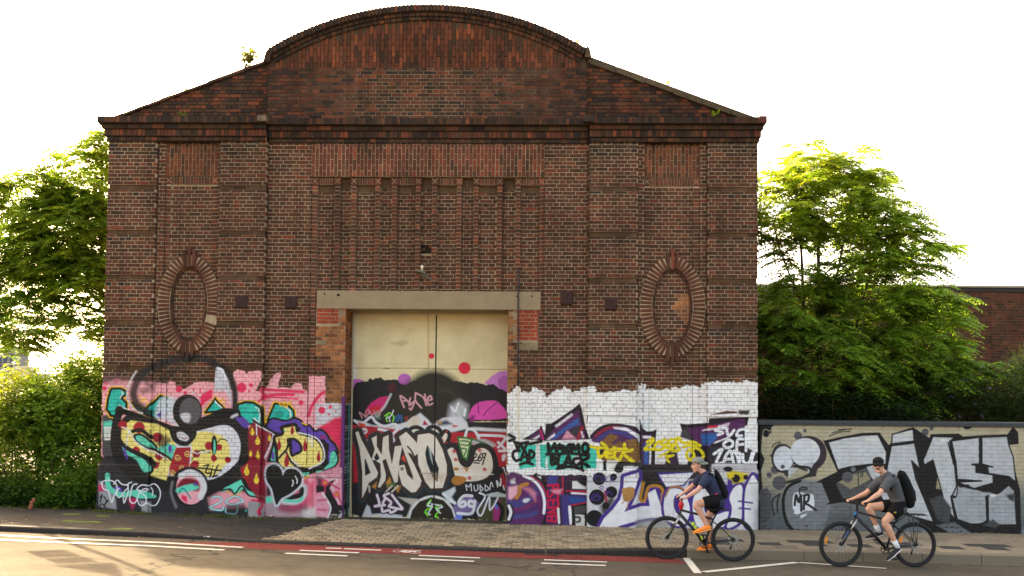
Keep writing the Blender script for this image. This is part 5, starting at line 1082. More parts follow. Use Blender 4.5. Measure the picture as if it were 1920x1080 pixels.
for z in (4.8, 3.9, 3.0): mb.box(8.395, 8.45, -.045, .03, z - .012, z + .012)
g = mb.build('conduit', M_PIPE, hall); g['label'] = 'dark vertical cable conduit beside the lintel'
mb = MB(); mb.tube([(8.435, -.03, 2.75), (8.445, -.03, 1.80), (8.46, -.03, 1.72), (8.445, -.03, 1.66)], .013, 8); g = mb.build('cable', flat_mat('cable_white', L4(206, 190, 150), .6, .3, 20), hall); g['label'] = 'pale cable end hanging out of the conduit'

# ------------------------------------------------------------------ ground, pavement, kerb and road
def interp(x, xs, ys): return float(np.interp(x, xs, ys))
def g_(x): return interp(x, [-60, -10, 0, 3.4, 8.3, 13.2, 18.4, 60], [1.0, .38, .155, .062, -.03, -.057, -.084, -.3])
def ktop(x): return interp(x, [-60, -10, -.63, .58, 1.59, 2.41, 3.93, 4.68, 6.93, 8.79, 9.9, 10.63, 11.46, 12.93, 17.02, 60], [1.6, .46, .138, .108, .078, .05, -.068, -.080, -.130, -.166, -.141, -.117, -.106, -.098, -.135, -.6])
def gut_z(x): return interp(x, [-60, -10, -.55, .65, 1.65, 2.47, 3.97, 4.72, 6.94, 8.79, 10.62, 11.44, 12.9, 14.6, 16.95, 60], [1.4, .36, .050, .012, -.012, -.030, -.090, -.110, -.160, -.205, -.238, -.254, -.266, -.283, -.313, -.9])
def walk_z(x, y):
    t = min(1.15, max(0, -y / 2.8)); return g_(x) * (1 - t) + ktop(x) * t if y <= 0 else g_(x)
def road_z(x, y): return gut_z(x) + .012 * min(max(0, -2.97 - y), 5)
KB, KF = -2.76, -2.96                          # back and front of the kerb
def sheet(name, xs, ys, zf, mat, kind='structure', dz=0.0):
    vs = []; fs = []; nx = len(xs)
    for y in ys:
        for x in xs: vs.append((x, y, zf(x, y) + dz))
    for j in range(len(ys) - 1):
        for i in range(nx - 1):
            a = j * nx + i; fs.append((a, a + 1, a + nx + 1, a + nx))
    mb = MB(); mb.add(vs, fs, smooth=True); o = mb.build(name, mat)
    n = o.data.polygons[0].normal
    if n.z < 0: o.data.flip_normals()
    if kind: o['kind'] = kind
    return o
def asphalt(name, c0, c1, grain=220, spec=.05, cracks=0.0):
    m, nt, b = nodes(name); p = pos(nt)
    big = ramp(nt, noise(nt, .55, 6, .65, p), [(.32, c0), (.68, c1)])
    gr = ramp(nt, noise(nt, grain, 2, .6, p), [(.3, (.5,) * 3), (.7, (1.55,) * 3)])
    c = mix(nt, 1.0, big, gr, 'MULTIPLY')
    st = ramp(nt, noise(nt, 3.2, 7, .75, p), [(.4, (1.05,) * 3), (.7, (.78,) * 3)])
    c = mix(nt, 1.0, c, st, 'MULTIPLY')
    if cracks:
        vo = N(nt, 'ShaderNodeTexVoronoi', feature='DISTANCE_TO_EDGE'); vo.inputs['Scale'].default_value = cracks
        wv = N(nt, 'ShaderNodeVectorMath', operation='ADD'); nt.links.new(p, wv.inputs[0])
        nn = N(nt, 'ShaderNodeTexNoise'); nn.inputs['Scale'].default_value = 2.5; nt.links.new(p, nn.inputs['Vector']); nt.links.new(nn.outputs['Color'], wv.inputs[1])
        nt.links.new(wv.outputs[0], vo.inputs['Vector'])
        c = mix(nt, ramp(nt, vo.outputs['Distance'], [(.0, (.7,) * 3), (.012, (0,) * 3)]), c, (.02, .018, .016, 1))
    setc(nt, b, c); b.inputs['Roughness'].default_value = .95; b.inputs['Specular IOR Level'].default_value = spec
    bump(nt, b, noise(nt, grain * .8, 2, .6, p), .6, .006)
    return m
XS = [-80, -50, -30, -20] + list(np.arange(-14, 32, .5)) + [40, 55, 80]
M_ROAD = asphalt('road_asphalt', lin((80, 74, 62)), lin((98, 90, 76)), 150, cracks=.16)
road = sheet('road', XS, [-60, -40, -24, -16, -12, -9, -7, -5.5, -4.5, -3.7, -3.2, KF + .02], road_z, M_ROAD)
M_FOOT = asphalt('footway_asphalt', lin((60, 56, 51)), lin((76, 71, 63)), 160, cracks=.6)
foot = sheet('pavement', XS, [KB - .02, -2.2, -1.6, -1.0, -.5, 0.05], walk_z, M_FOOT)
M_DIRT = flat_mat('bare_earth', L4(74, 64, 46), .95, .3, 2.5, bmp=.5, bscale=14)
def yard_z(x, y): return g_(x) - .015 + min(max(y - 2, 0) * .01, .3)
ground = sheet('ground', [-600, -200, -80] + list(np.arange(-30, 41, 5.0)) + [80, 200, 600], [.04, 2, 5, 10, 20, 40, 100, 300, 900], yard_z, M_DIRT)
far = sheet('far_ground', [-600, -80, 80, 600], [-600, -200, -59.9], lambda x, y: -1.2 + 0 * x, M_DIRT)
# kerbstones, one object each
M_KERB_D = flat_mat('old_kerbstone', L4(46, 41, 36), .9, .3, 18, bmp=.4, bscale=120)
M_KERB_L = flat_mat('concrete_kerbstone', L4(122, 110, 90), .92, .2, 40, bmp=.4, bscale=200)
kerb = empty('kerb', (0, 0, 0)); kerb['kind'] = 'structure'
XK = 11.42
x = -12.0
while x < 24:
    L = 1.0
    x1 = x + L
    if x < XK < x1: x1 = XK
    conc = x >= XK - .01
    w0 = walk_z(x, KB); w1 = walk_z(x1, KB)
    up = .006 if not conc else .012
    mb = MB(); gz0, gz1 = gut_z(x) - .12, gut_z(x1) - .12; e = .022
    a, b = x + .005, x1 - .005
    pr0 = [(KF, gz0), (KF + .012, w0 + up - e), (KF + .012 + e, w0 + up), (KB, w0 + up), (KB, gz0)]
    pr1 = [(KF, gz1), (KF + .012, w1 + up - e), (KF + .012 + e, w1 + up), (KB, w1 + up), (KB, gz1)]
    vs = [(a, yy, zz) for yy, zz in pr0] + [(b, yy, zz) for yy, zz in pr1]; n = 5
    fs = [(4, 3, 2, 1, 0), (5, 6, 7, 8, 9)] + [(i, (i + 1) % n, (i + 1) % n + n, i + n) for i in range(n)]
    mb.add(vs, fs); o = mb.build('kerbstone', M_KERB_L if conc else M_KERB_D, kerb); recalc(o.data)
    x = x1
# concrete block paving of the driveway, bricks set in staggered rows
def driveway_edge(y): return interp(y, [-2.8, 0], [3.95, 4.75])
PAVC = [((146, 128, 98), 5), ((140, 123, 94), 5), ((152, 133, 102), 3)]
M_PAV = col_mat('concrete_block', .92, .18, 30, bmp=.4, bscale=150)
pav = empty('driveway_paving', (0, 0, 0)); pav['kind'] = 'structure'
mb = MB(); nx = 60
xs = np.linspace(3.9, 11.5, nx); vs = []; fs = []
for xx in xs:
    for yy in np.linspace(KB - .005, -.03, 8): vs.append((xx if xx > driveway_edge(yy) else driveway_edge(yy), yy, walk_z(xx, yy) + .008))
for i in range(nx - 1):
    for j in range(7): a = i * 8 + j; fs.append((a, a + 8, a + 9, a + 1))
mb.add(vs, fs, L4(56, 46, 36), True); bed = mb.build('bedding', M_PAV, pav)
bw, bd = .2, .17
rows = int((2.73) / bd); cells = []
for j in range(rows):
    y0 = KB + .0 + j * bd
    x = 3.9 + (0 if j % 2 else bw / 2)
    while x < 11.4:
        if x > driveway_edge(y0 + bd / 2) + .0: cells.append((x, y0))
        x += bw
cells.sort(key=lambda c: c[1])
PVM = []
for i in range(8):
    m1 = MB(); e = .008; c = pick(PAVC); hx, hy = bw / 2 - .006, bd / 2 - .006
    m1.add([(-hx + e, -hy + e, .012), (hx - e, -hy + e, .012), (hx - e, hy - e, .012), (-hx + e, hy - e, .012), (-hx, -hy, .004), (hx, -hy, .004), (hx, hy, .004), (-hx, hy, .004), (-hx, -hy, -.03), (hx, -hy, -.03), (hx, hy, -.03), (-hx, hy, -.03)],
           [(0, 1, 2, 3), (4, 5, 1, 0), (5, 6, 2, 1), (6, 7, 3, 2), (7, 4, 0, 3), (8, 9, 5, 4), (9, 10, 6, 5), (10, 11, 7, 6), (11, 8, 4, 7)], c)
    me = m1.mesh('paver'); me.materials.append(M_PAV); PVM.append((me, np.concatenate(m1.v), list(m1.f), c))
rest = MB()
for i, (x, y) in enumerate(cells):
    z = walk_z(x + bw / 2, y + bd / 2) + .010 + rng.uniform(-.002, .003); k = rng.integers(8)
    tx = (walk_z(x + .6, y) - walk_z(x - .4, y)) / 1.0; ty = (walk_z(x, y + .1) - walk_z(x, y - .1)) / .2
    if i < 300:
        o = link('paver', PVM[k][0], None, pav); o.location = (x + bw / 2, y + bd / 2, z); o.rotation_euler = (math.atan(ty), -math.atan(tx), 0)
    else:
        v = PVM[k][1].copy(); v[:, 2] += v[:, 0] * tx + v[:, 1] * ty + z; v[:, 0] += x + bw / 2; v[:, 1] += y + bd / 2
        rest.add(v, PVM[k][2], PVM[k][3])
r = rest.build('block_paving', M_PAV, pav); r['kind'] = 'stuff'
# slab footway past the driveway, with rows of dark slabs
SLC = [((130, 116, 92), 5), ((126, 112, 89), 4), ((134, 120, 95), 3)]
slabs = empty('slab_paving', (0, 0, 0)); slabs['kind'] = 'structure'
M_SLAB = col_mat('concrete_slab', .92, .16, 22, bmp=.4, bscale=170)
mb = MB(); vs = []; fs = []; nx = 50
for xx in np.linspace(11.38, 24, nx):
    for yy in np.linspace(KB - .005, -.03, 5): vs.append((xx, yy, walk_z(xx, yy) + .006))
for i in range(nx - 1):
    for j in range(4): a = i * 5 + j; fs.append((a, a + 5, a + 6, a + 1))
mb.add(vs, fs, L4(64, 56, 44), True); mb.build('slab_bedding', M_SLAB, slabs)
sx, sy = .40, .385
for j in range(7):
    for i in range(24):
        x0, y0 = 11.4 + i * sx - (sx / 2 if j % 2 else 0), KB + j * sy + .01
        x0 = max(x0, 11.4); x1 = 11.4 + (i + 1) * sx - (sx / 2 if j % 2 else 0)
        if x1 - x0 < .05 or x0 > 20.6 or (y0 + sy > -.03): continue
        dark = (j == 1 and i % 2 == 0) or (j == 2 and i % 2 == 1 and i % 4 != 3) or (j == 2 and i % 2 == 0 and i % 4 == 2)
        c = L4(56, 52, 46) if dark else pick(SLC)
        q = []
        for dz in (-.02, .012):
            for xx, yy in ((x0 + .003, y0 + .003), (x1 - .003, y0 + .003), (x1 - .003, y0 + sy - .003), (x0 + .003, y0 + sy - .003)): q.append((xx, yy, walk_z(xx, yy) + dz))
        mb = MB(); mb.hexa(q, c); mb.build('slab', M_SLAB, slabs)
# red cycle lane and white lines
def strip(name, pts, mat, dz, parent=None):
    """pts: outline in photo pixels lying on the road"""
    P = [on_ground(a, b, road_z) for a, b in pts]
    return poly_sheet(name, [(q[0], q[1]) for q in P], mat, dz, parent)
def poly_sheet(name, P, mat, dz, parent=None):
    bm = bmesh.new(); vs = [bm.verts.new((x, y, 0)) for x, y in P]; bm.faces.new(vs)
    for xx in np.arange(math.floor(min(p[0] for p in P)) + .5, max(p[0] for p in P), .5):
        bmesh.ops.bisect_plane(bm, geom=bm.verts[:] + bm.edges[:] + bm.faces[:], plane_co=(xx, 0, 0), plane_no=(1, 0, 0))
    for yy in (-3.2, -3.7, -4.5, -5.5, -7):
        bmesh.ops.bisect_plane(bm, geom=bm.verts[:] + bm.edges[:] + bm.faces[:], plane_co=(0, yy, 0), plane_no=(0, 1, 0))
    for v in bm.verts: v.co.z = road_z(v.co.x, v.co.y) + dz
    bmesh.ops.recalc_face_normals(bm, faces=bm.faces)
    if bm.faces and sum(f.normal.z for f in bm.faces) < 0: bmesh.ops.reverse_faces(bm, faces=bm.faces)
    me = bpy.data.meshes.new(name); bm.to_mesh(me); bm.free()
    o = link(name, me, mat, parent)
    if parent is None: o['kind'] = 'structure'
    return o
M_RED = asphalt('red_lane_asphalt', lin((114, 58, 52)), lin((128, 66, 58)), 200)
a = on_ground(290, 1012, road_z); b = on_ground(262, 1018, road_z); c = on_ground(560, 1032.5, road_z); d = on_ground(1288, 1056.8, road_z); e_ = on_ground(1281, 1046, road_z)
LNY = lambda x: interp(x, [b[0], c[0], d[0]], [b[1], c[1], d[1]])
lane_pts = [(b[0], b[1])] + [(x, LNY(x)) for x in np.arange(b[0] + .5, d[0], .5)] + [(d[0], d[1]), (d[0] - .12, KF - .03)] + [(x, KF - .03) for x in np.arange(d[0] - .5, b[0] + 1.2, -.5)]
lane = poly_sheet('cycle_lane', lane_pts, M_RED, .004)
M_WHITE = flat_mat('road_paint', L4(206, 198, 180), .8, .35, 18, bmp=.3, bscale=180)
def pline(p0, p1, w, name='lane_marking'):
    A = on_ground(*p0, road_z); B = on_ground(*p1, road_z); d = B - A; d[2] = 0; d /= np.linalg.norm(d); n = np.array([-d[1], d[0], 0]) * w / 2
    P = [A - n, B - n, B + n, A + n]
    return poly_sheet(name, [(q[0], q[1]) for q in P], M_WHITE, .0085)
pline((-150, 996), (120, 1010.5), .145); pline((120, 1010.5), (455, 1027.2), .145)
pline((-150, 1005), (120, 1018.2), .145); pline((120, 1018.2), (420, 1032), .145)
for q0, q1 in (((562, 1032.7), (673, 1037.4)), ((535, 1038.2), (651, 1043.2)), ((785, 1042.2), (900, 1047)), ((770, 1048.2), (889, 1053.4)), ((1020, 1050.4), (1138, 1054.8)), ((1015, 1056.9), (1136, 1061.3)), ((611, 1028.2), (640, 1029.3)), ((645, 1029.6), (715, 1032.4))):
    pline(q0, q1, .135)
strip('lane_marking', [(1280, 1047), (1293, 1047), (1316, 1075.5), (1301, 1075.5)], M_WHITE, .0085)
pline((1320, 1073.2), (1495, 1055.2), .15); pline((1500, 1055.6), (1662, 1066.6), .12)
# bicycle symbol on the lane
sym = MB()
def ring_on_road(cx, cy, rx, ry, w, nn=18):
    for i in range(nn):
        t0, t1 = 2 * math.pi * i / nn, 2 * math.pi * (i + 1) / nn
        q = [on_ground(cx + (rx + s) * math.cos(t), cy + (ry + s * .35) * math.sin(t), road_z) for t, s in ((t0, 0), (t1, 0), (t1, w), (t0, w))]
        sym.add([(k[0], k[1], road_z(k[0], k[1]) + .0085) for k in q], [(0, 1, 2, 3)])
def seg_on_road(p0, p1, w):
    A, B = on_ground(*p0, road_z), on_ground(*p1, road_z); d = B - A; d[2] = 0; d /= np.linalg.norm(d); n = np.array([-d[1], d[0], 0]) * w / 2
    sym.add([(k[0], k[1], road_z(k[0], k[1]) + .0085) for k in (A - n, B - n, B + n, A + n)], [(0, 1, 2, 3)])
ring_on_road(747, 1034, 9, 1.9, 1.4); ring_on_road(778, 1036.6, 9, 1.9, 1.4)
for p0, p1 in (((750, 1034), (762, 1037)), ((762, 1037), (774, 1033.6)), ((774, 1033.6), (756, 1032.4)), ((756, 1032.4), (762, 1037)), ((774, 1033.6), (778, 1036.6)), ((774, 1033.6), (790, 1033.2))): seg_on_road(p0, p1, .07)
so = sym.build('cycle_symbol', M_WHITE); so['kind'] = 'structure'
for p in so.data.polygons:
    if p.normal.z < 0: p.flip()
# gutter drain
dr = MB()
A = on_ground(988, 1040.6, road_z); B = on_ground(1043, 1042.4, road_z)
for i in range(9):
    t = (i + .2) / 9; x = A[0] + (B[0] - A[0]) * t
    dr.box(x, x + .028, KF - .30, KF - .04, road_z(x, -3.1) - .02, road_z(x, -3.1) + .010, (.03, .028, .026, 1))
dr.box(A[0] - .03, A[0], KF - .32, KF - .02, road_z(A[0], -3.1) - .02, road_z(A[0], -3.1) + .011, (.03, .028, .026, 1)); dr.box(B[0], B[0] + .03, KF - .32, KF - .02, road_z(B[0], -3.1) - .02, road_z(B[0], -3.1) + .011, (.03, .028, .026, 1))
o = dr.build('gutter_drain', col_mat('cast_iron', .6, .3, 20, .4)); tag(o, 'dark iron gutter grate set against the low kerb', 'drain')

# ------------------------------------------------------------------ boundary wall
lw = empty('boundary_wall', (13.24, 0.05, 0), 'low painted brick wall with grey lettering and a dark coping beside the hall', 'wall')
WY = 0.05; LX0, LX1, LZ = 13.275, 24.0, 2.03
def child(o, p):
    o.parent = p; o.matrix_parent_inverse = Matrix.Translation(-p.location)
    return o
lmo = MB(); lmo.box(LX0, LX1, WY + .0045, WY + .24, -.6, LZ, tuple(.72 * lin((120, 112, 96))) + (.95,)); child(lmo.build('wall_core', M_WALL), lw)
lrest = MB(); n_own = 0
zz = LZ; k = 0
GREYB = [((130, 122, 104), 3), ((118, 110, 96), 3), ((104, 96, 84), 2)]
while zz > -.3:
    x = LX0 - (0 if k % 2 else .1275)
    while x < LX1 - .02:
        a, b = max(x + .004, LX0 + .002), min(x + .251, LX1)
        if b - a > .04:
            if a < 18.6 and n_own < 300 and zz > .2 and (b - a) > .2 and k < 24 and ((k % 2 == 0) or x < 16.5):
                o = one_brick(lw, GREYB, 'greyb', ((a + b) / 2 - 13.24, WY + .02 - .05 + rng.uniform(-.0015, .0015), zz - CRS / 2), (b - a, .05, .069)); n_own += 1
            else:
                brick_box(lrest, a, b, WY - .003, zz - CRS + .004, zz - .004, pick(GREYB))
        x += .255
    zz -= CRS; k += 1
o = child(lrest.build('brickwork', M_WALL), lw); o['kind'] = 'stuff'
M_COPE = flat_mat('dark_coping', L4(52, 54, 54), .55, .25, 9, .1)
cx_ = LX0 - .03
while cx_ < LX1:
    mb = MB(); x1 = min(cx_ + 1.2, LX1)
    mb.prism([(WY - .05, LZ + .0), (WY - .05, LZ + .06), (WY - .035, LZ + .085), (WY + .12, LZ + .105), (WY + .28, LZ + .085), (WY + .28, LZ)], cx_ + .002, x1 - .002, axis='x')
    o = child(mb.build('coping_stone', M_COPE), lw); recalc(o.data); cx_ = x1

# ------------------------------------------------------------------ brick building behind
BY = 6.6
bz = on_y(1850, 537, BY)[2]
bb = empty('flat_roofed_building', (13.7, BY, 0), 'long flat-roofed dark brick building behind the boundary wall and tree', 'building')
bbr = MB(); bmo = MB()
BX0, BX1 = 13.55, 27.5
zs_ = on_y(1850, 690, BY)[2]
DBR = [((96, 54, 44), 6), ((86, 52, 43), 6), ((106, 58, 46), 4), ((74, 48, 40), 4)]
lay(BX0, BX1, 1.0, zs_, BY, DBR, tuple(.72 * lin((124, 102, 82))) + (1.,), mb=bbr, mo=bmo, back=BY + .3, zr=zs_)
lay(BX0, BX1, zs_ + .245, bz - .14, BY, DBR, tuple(.72 * lin((124, 102, 82))) + (1.,), mb=bbr, mo=bmo, back=BY + .3, zr=zs_ + .245)
bmo.box(BX0, BX1, BY + .006, BY + .3, zs_, zs_ + .245, tuple(.72 * lin((124, 102, 82))) + (1.,))
n = int((BX1 - BX0) / .08)
for i in range(n): brick_box(bbr, BX0 + i * .08 + .006, BX0 + i * .08 + .074, BY - .002, zs_ + .008, zs_ + .238, pick(DBR))
o = child(bbr.build('brickwork', M_PLAIN), bb); o['kind'] = 'stuff'
o = child(bmo.build('wall', M_PLAIN), bb); recalc(o.data)
mb = MB(); mb.box(BX0, BX1, BY + .3, BY + 9, -.3, bz - .2); child(mb.build('rear_wall', M_SIDE), bb)
mb = MB(); mb.box(BX0 - .05, BX1, BY - .06, BY + 9, bz - .03, bz + .02); child(mb.build('roof_edge', flat_mat('roof_flashing', L4(170, 156, 130), .5, .1, 3)), bb)
mb = MB(); mb.box(BX0, BX1, BY - .02, BY + .3, bz - .14, bz - .03); child(mb.build('shadow_gap_strip', flat_mat('painted_shadow_gap', L4(46, 38, 32), .7, .1, 3)), bb)  # dark-coloured strip stands in for the shadow gap under the roof edge

# ------------------------------------------------------------------ plants
def leaf_mat(name, trans=.52, rough=.5):
    m, nt, b = nodes(name); p = pos(nt)
    a = N(nt, 'ShaderNodeVertexColor', layer_name='Col')
    v = ramp(nt, noise(nt, 3.0, 3, .6, p), [(.3, (.72, .76, .7)), (.7, (1.25, 1.2, 1.15))])
    c = mix(nt, 1.0, a.outputs['Color'], v, 'MULTIPLY')
    setc(nt, b, c); b.inputs['Roughness'].default_value = rough; b.inputs['Specular IOR Level'].default_value = .35
    t = N(nt, 'ShaderNodeBsdfTranslucent')
    nt.links.new(mix(nt, 1.0, c, (1.22, 1.26, .5, 1), 'MULTIPLY'), t.inputs['Color'])
    ms = N(nt, 'ShaderNodeMixShader'); ms.inputs[0].default_value = trans
    nt.links.new(b.outputs[0], ms.inputs[1]); nt.links.new(t.outputs[0], ms.inputs[2])
    nt.links.new(ms.outputs[0], nt.nodes['Material Output'].inputs['Surface'])
    return m
M_LEAF = leaf_mat('leaf'); M_BARK = col_mat('bark', .9, .3, 12, bmp=.6, bscale=25)
class Leaves:
    def __init__(s): s.V = []; s.C = []; s.nq = 0
    def add(s, base, d, side, L, Wd, col, fold=.25):
        """one leaf: two faces folded along the midrib. base (n,3), d and side unit vectors"""
        nrm = np.cross(d, side)
        L = np.asarray(L)[:, None]; Wd = np.asarray(Wd)[:, None]
        tip = base + d * L - nrm * L * .12
        mid = base + d * L * .42
        l = mid + side * Wd * .5 + nrm * Wd * fold; r = mid - side * Wd * .5 + nrm * Wd * fold
        s.V.append(np.stack([base, l, tip, r, base + d * L * .5 - nrm * L * .02], 1)); s.C.append(np.repeat(col[:, None, :], 5, 1))
    def build(s, name, mat, parent):
        V = np.concatenate(s.V); C = np.concatenate(s.C); n = len(V)
        idx = np.arange(n)[:, None] * 5
        F = np.concatenate([idx + np.array([[0, 1, 4]]), idx + np.array([[1, 2, 4]]), idx + np.array([[0, 4, 3]]), idx + np.array([[4, 2, 3]])])
        me = bpy.data.meshes.new(name)
        me.vertices.add(n * 5); me.vertices.foreach_set('co', V.astype(np.float32).ravel())
        me.loops.add(len(F) * 3); me.loops.foreach_set('vertex_index', F.astype(np.int32).ravel())
        me.polygons.add(len(F)); me.polygons.foreach_set('loop_start', (np.arange(len(F)) * 3).astype(np.int32))
        me.update(calc_edges=True)
        at = me.color_attributes.new('Col', 'FLOAT_COLOR', 'POINT'); at.data.foreach_set('color', np.concatenate([C.reshape(-1, 3), np.ones((n * 5, 1))], 1).astype(np.float32).ravel())
        return link(name, me, mat, parent)
def unit(v): return v / np.maximum(np.linalg.norm(v, axis=-1, keepdims=True), 1e-9)
def pinnate(lv, c, az, length, el, col, r, pairs=9, ll=.12):
    """a feathered leaf of paired leaflets on an arching stalk"""
    d = np.array([math.cos(az), math.sin(az), 0]); up = np.array([0, 0, 1.0]); sd = np.array([-math.sin(az), math.cos(az), 0])
    t = np.linspace(.18, 1, pairs)
    P = c + d * (length * t * math.cos(el))[:, None] + up * (length * (t * math.sin(el) - .55 * t ** 2))[:, None]
    tan = unit(np.gradient(P, axis=0))
    for s in (-1, 1):
        dirs = unit(sd * s * .86 + tan * .42 + up * (-.30 + r.normal(0, .12, (pairs, 1))) + r.normal(0, .08, (pairs, 3)))
        side = unit(np.cross(dirs, up + r.normal(0, .25, (pairs, 3))))
        L = ll * (1.05 - .45 * (t - .4) ** 2 * 2) * r.uniform(.85, 1.15, pairs)
        cc = col * r.uniform(.8, 1.2, (pairs, 1))
        lv.add(P, dirs, side, L, L * .34, cc, .12)
    return P
def limb(mb, a, b, r0, r1, col, r, wob=.06, n=6):
    a, b = np.array(a, float), np.array(b, float); pts = []; L = np.linalg.norm(b - a)
    off = r.normal(0, wob * L, 3); off[2] *= .4
    for i in range(n + 1):
        t = i / n; pts.append(tuple(a + (b - a) * t + off * math.sin(math.pi * t) + np.array([0, 0, .06 * L]) * math.sin(math.pi * t)))
    mb.tube(pts, [r0 + (r1 - r0) * i / n for i in range(n + 1)], 7, col)
    return pts
def heaven_tree(name, base, stems, lobes, n_ros, seed, label, group=None, ll=.165, ylim=None, bark=(96, 82, 62), topz=None):
    r = np.random.default_rng(seed)
    root = empty(name, tuple(base), label, 'tree', group)
    wood = MB(); bc = L4(*bark); ends = []
    for (sb, st, r0) in stems:
        pts = limb(wood, sb, st, r0, r0 * .45, bc, r, .03, 8); ends += [np.array(p) for p in pts[4:]]
    lv = Leaves(); tw = MB()
    w = np.array([a * b * c for (_, _, _, a, b, c) in lobes]) ** .62; w /= w.sum()
    zmin = min(l[2] - l[5] for l in lobes); zmax = max(l[2] + l[5] for l in lobes)
    cen = []
    for _ in range(n_ros):
        l = lobes[r.choice(len(lobes), p=w)]
        v = unit(r.normal(0, 1, 3)) * r.uniform(.15, 1) ** .42
        p = np.array([l[0] + v[0] * l[3], l[1] + v[1] * l[4], l[2] + v[2] * l[5]])
        if ylim and p[1] < ylim: continue
        cen.append((p, np.array(l[:3])))
    for p, lc in cen:
        outd = p - lc; out_az = math.atan2(outd[1], outd[0])
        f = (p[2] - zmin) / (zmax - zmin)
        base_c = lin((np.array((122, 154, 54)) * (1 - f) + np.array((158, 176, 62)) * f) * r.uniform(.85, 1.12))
        nl = r.integers(5, 8)
        for k in range(nl):
            az = out_az + r.normal(0, 1.15)
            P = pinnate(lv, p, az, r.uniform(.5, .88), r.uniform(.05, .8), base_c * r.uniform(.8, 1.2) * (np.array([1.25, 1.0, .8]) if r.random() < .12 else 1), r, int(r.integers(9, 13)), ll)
            if r.random() < .5: tw.tube([tuple(p), tuple((p + P[-1]) / 2 + np.array([0, 0, .03])), tuple(P[-1])], [.006, .004, .002], 3, L4(120, 110, 60))
        if r.random() < .22:
            e = min(ends, key=lambda q: np.linalg.norm(q - p) + max(0, q[2] - p[2]) * 1.5)
            limb(wood, e, p, .015, .005, bc, r, .06, 4)
    t = wood.build('trunk', M_BARK); child(t, root)
    cr = lv.build('crown', M_LEAF, None); child(cr, root)
    o = tw.build('leaf_stalks', M_BARK); child(o, root)
    return root
def at(px, py, Y): return on_y(px, py, Y)
def lobe(px, py, Y, rx, rz, ry):
    q = at(px, py, Y); s = (Y - CY) / FPX
    return (q[0], q[1], q[2], rx * s, ry, rz * s)
TY = 2.9
tb = at(1548, 800, TY); tb2 = at(1495, 800, TY + .3)
gz = lambda q: np.array([q[0], q[1], yard_z(q[0], q[1])])
lobes_r = [lobe(1520, 325, TY, 55, 48, .8), lobe(1470, 400, TY, 55, 90, .9), lobe(1570, 400, TY, 75, 75, 1.1), lobe(1640, 420, TY, 70, 70, 1.0), lobe(1700, 480, TY, 68, 55, .9), lobe(1600, 320, TY, 40, 40, .6), lobe(1640, 340, TY, 26, 36, .5),
           lobe(1500, 570, TY - .2, 80, 90, 1.2), lobe(1620, 560, TY - .2, 95, 90, 1.3), lobe(1740, 580, TY, 75, 55, 1.0), lobe(1560, 680, TY - .5, 130, 80, 1.1), lobe(1700, 680, TY - .4, 110, 70, 1.0), lobe(1790, 700, TY - .2, 55, 30, .6), lobe(1445, 690, TY - 1.0, 36, 50, .5), lobe(1640, 750, TY - .6, 110, 32, .8)]
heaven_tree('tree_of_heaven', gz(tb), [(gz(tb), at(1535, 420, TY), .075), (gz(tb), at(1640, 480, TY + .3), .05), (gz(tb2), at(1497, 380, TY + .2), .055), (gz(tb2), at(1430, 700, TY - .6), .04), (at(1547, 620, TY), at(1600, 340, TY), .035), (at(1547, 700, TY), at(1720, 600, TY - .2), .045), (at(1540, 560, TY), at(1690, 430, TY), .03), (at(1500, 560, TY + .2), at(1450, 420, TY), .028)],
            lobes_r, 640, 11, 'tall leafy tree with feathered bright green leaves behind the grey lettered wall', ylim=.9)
LY = 5.4
lb_ = at(232, 900, LY)
lobes_l = [lobe(150, 330, LY, 60, 60, .9), lobe(190, 280, LY, 26, 34, .5), lobe(60, 370, LY, 80, 50, 1.0), lobe(130, 430, LY, 90, 70, 1.2), lobe(40, 480, LY, 75, 65, 1.1), lobe(170, 530, LY, 50, 60, 1.0), lobe(40, 590, LY, 60, 65, .9), lobe(110, 500, LY, 80, 45, .9), lobe(190, 420, LY, 30, 90, .8), lobe(165, 610, LY, 34, 30, .6), lobe(30, 650, LY, 30, 20, .4)]
root_l = np.array([lb_[0] - .9, LY + .6, yard_z(-1, LY)])
heaven_tree('tree_of_heaven', root_l, [(root_l, at(206, 585, LY + .3), .12), (at(206, 585, LY + .3), at(150, 380, LY), .07), (at(206, 585, LY + .3), at(20, 470, LY), .055), (at(204, 590, LY + .3), at(60, 560, LY), .045), (at(190, 500, LY), at(190, 290, LY), .05), (at(150, 545, LY), at(0, 440, LY), .04)],
            lobes_l, 640, 23, 'backlit feathered tree reaching out past the corner of the hall above the bushes', ll=.165, ylim=.6)

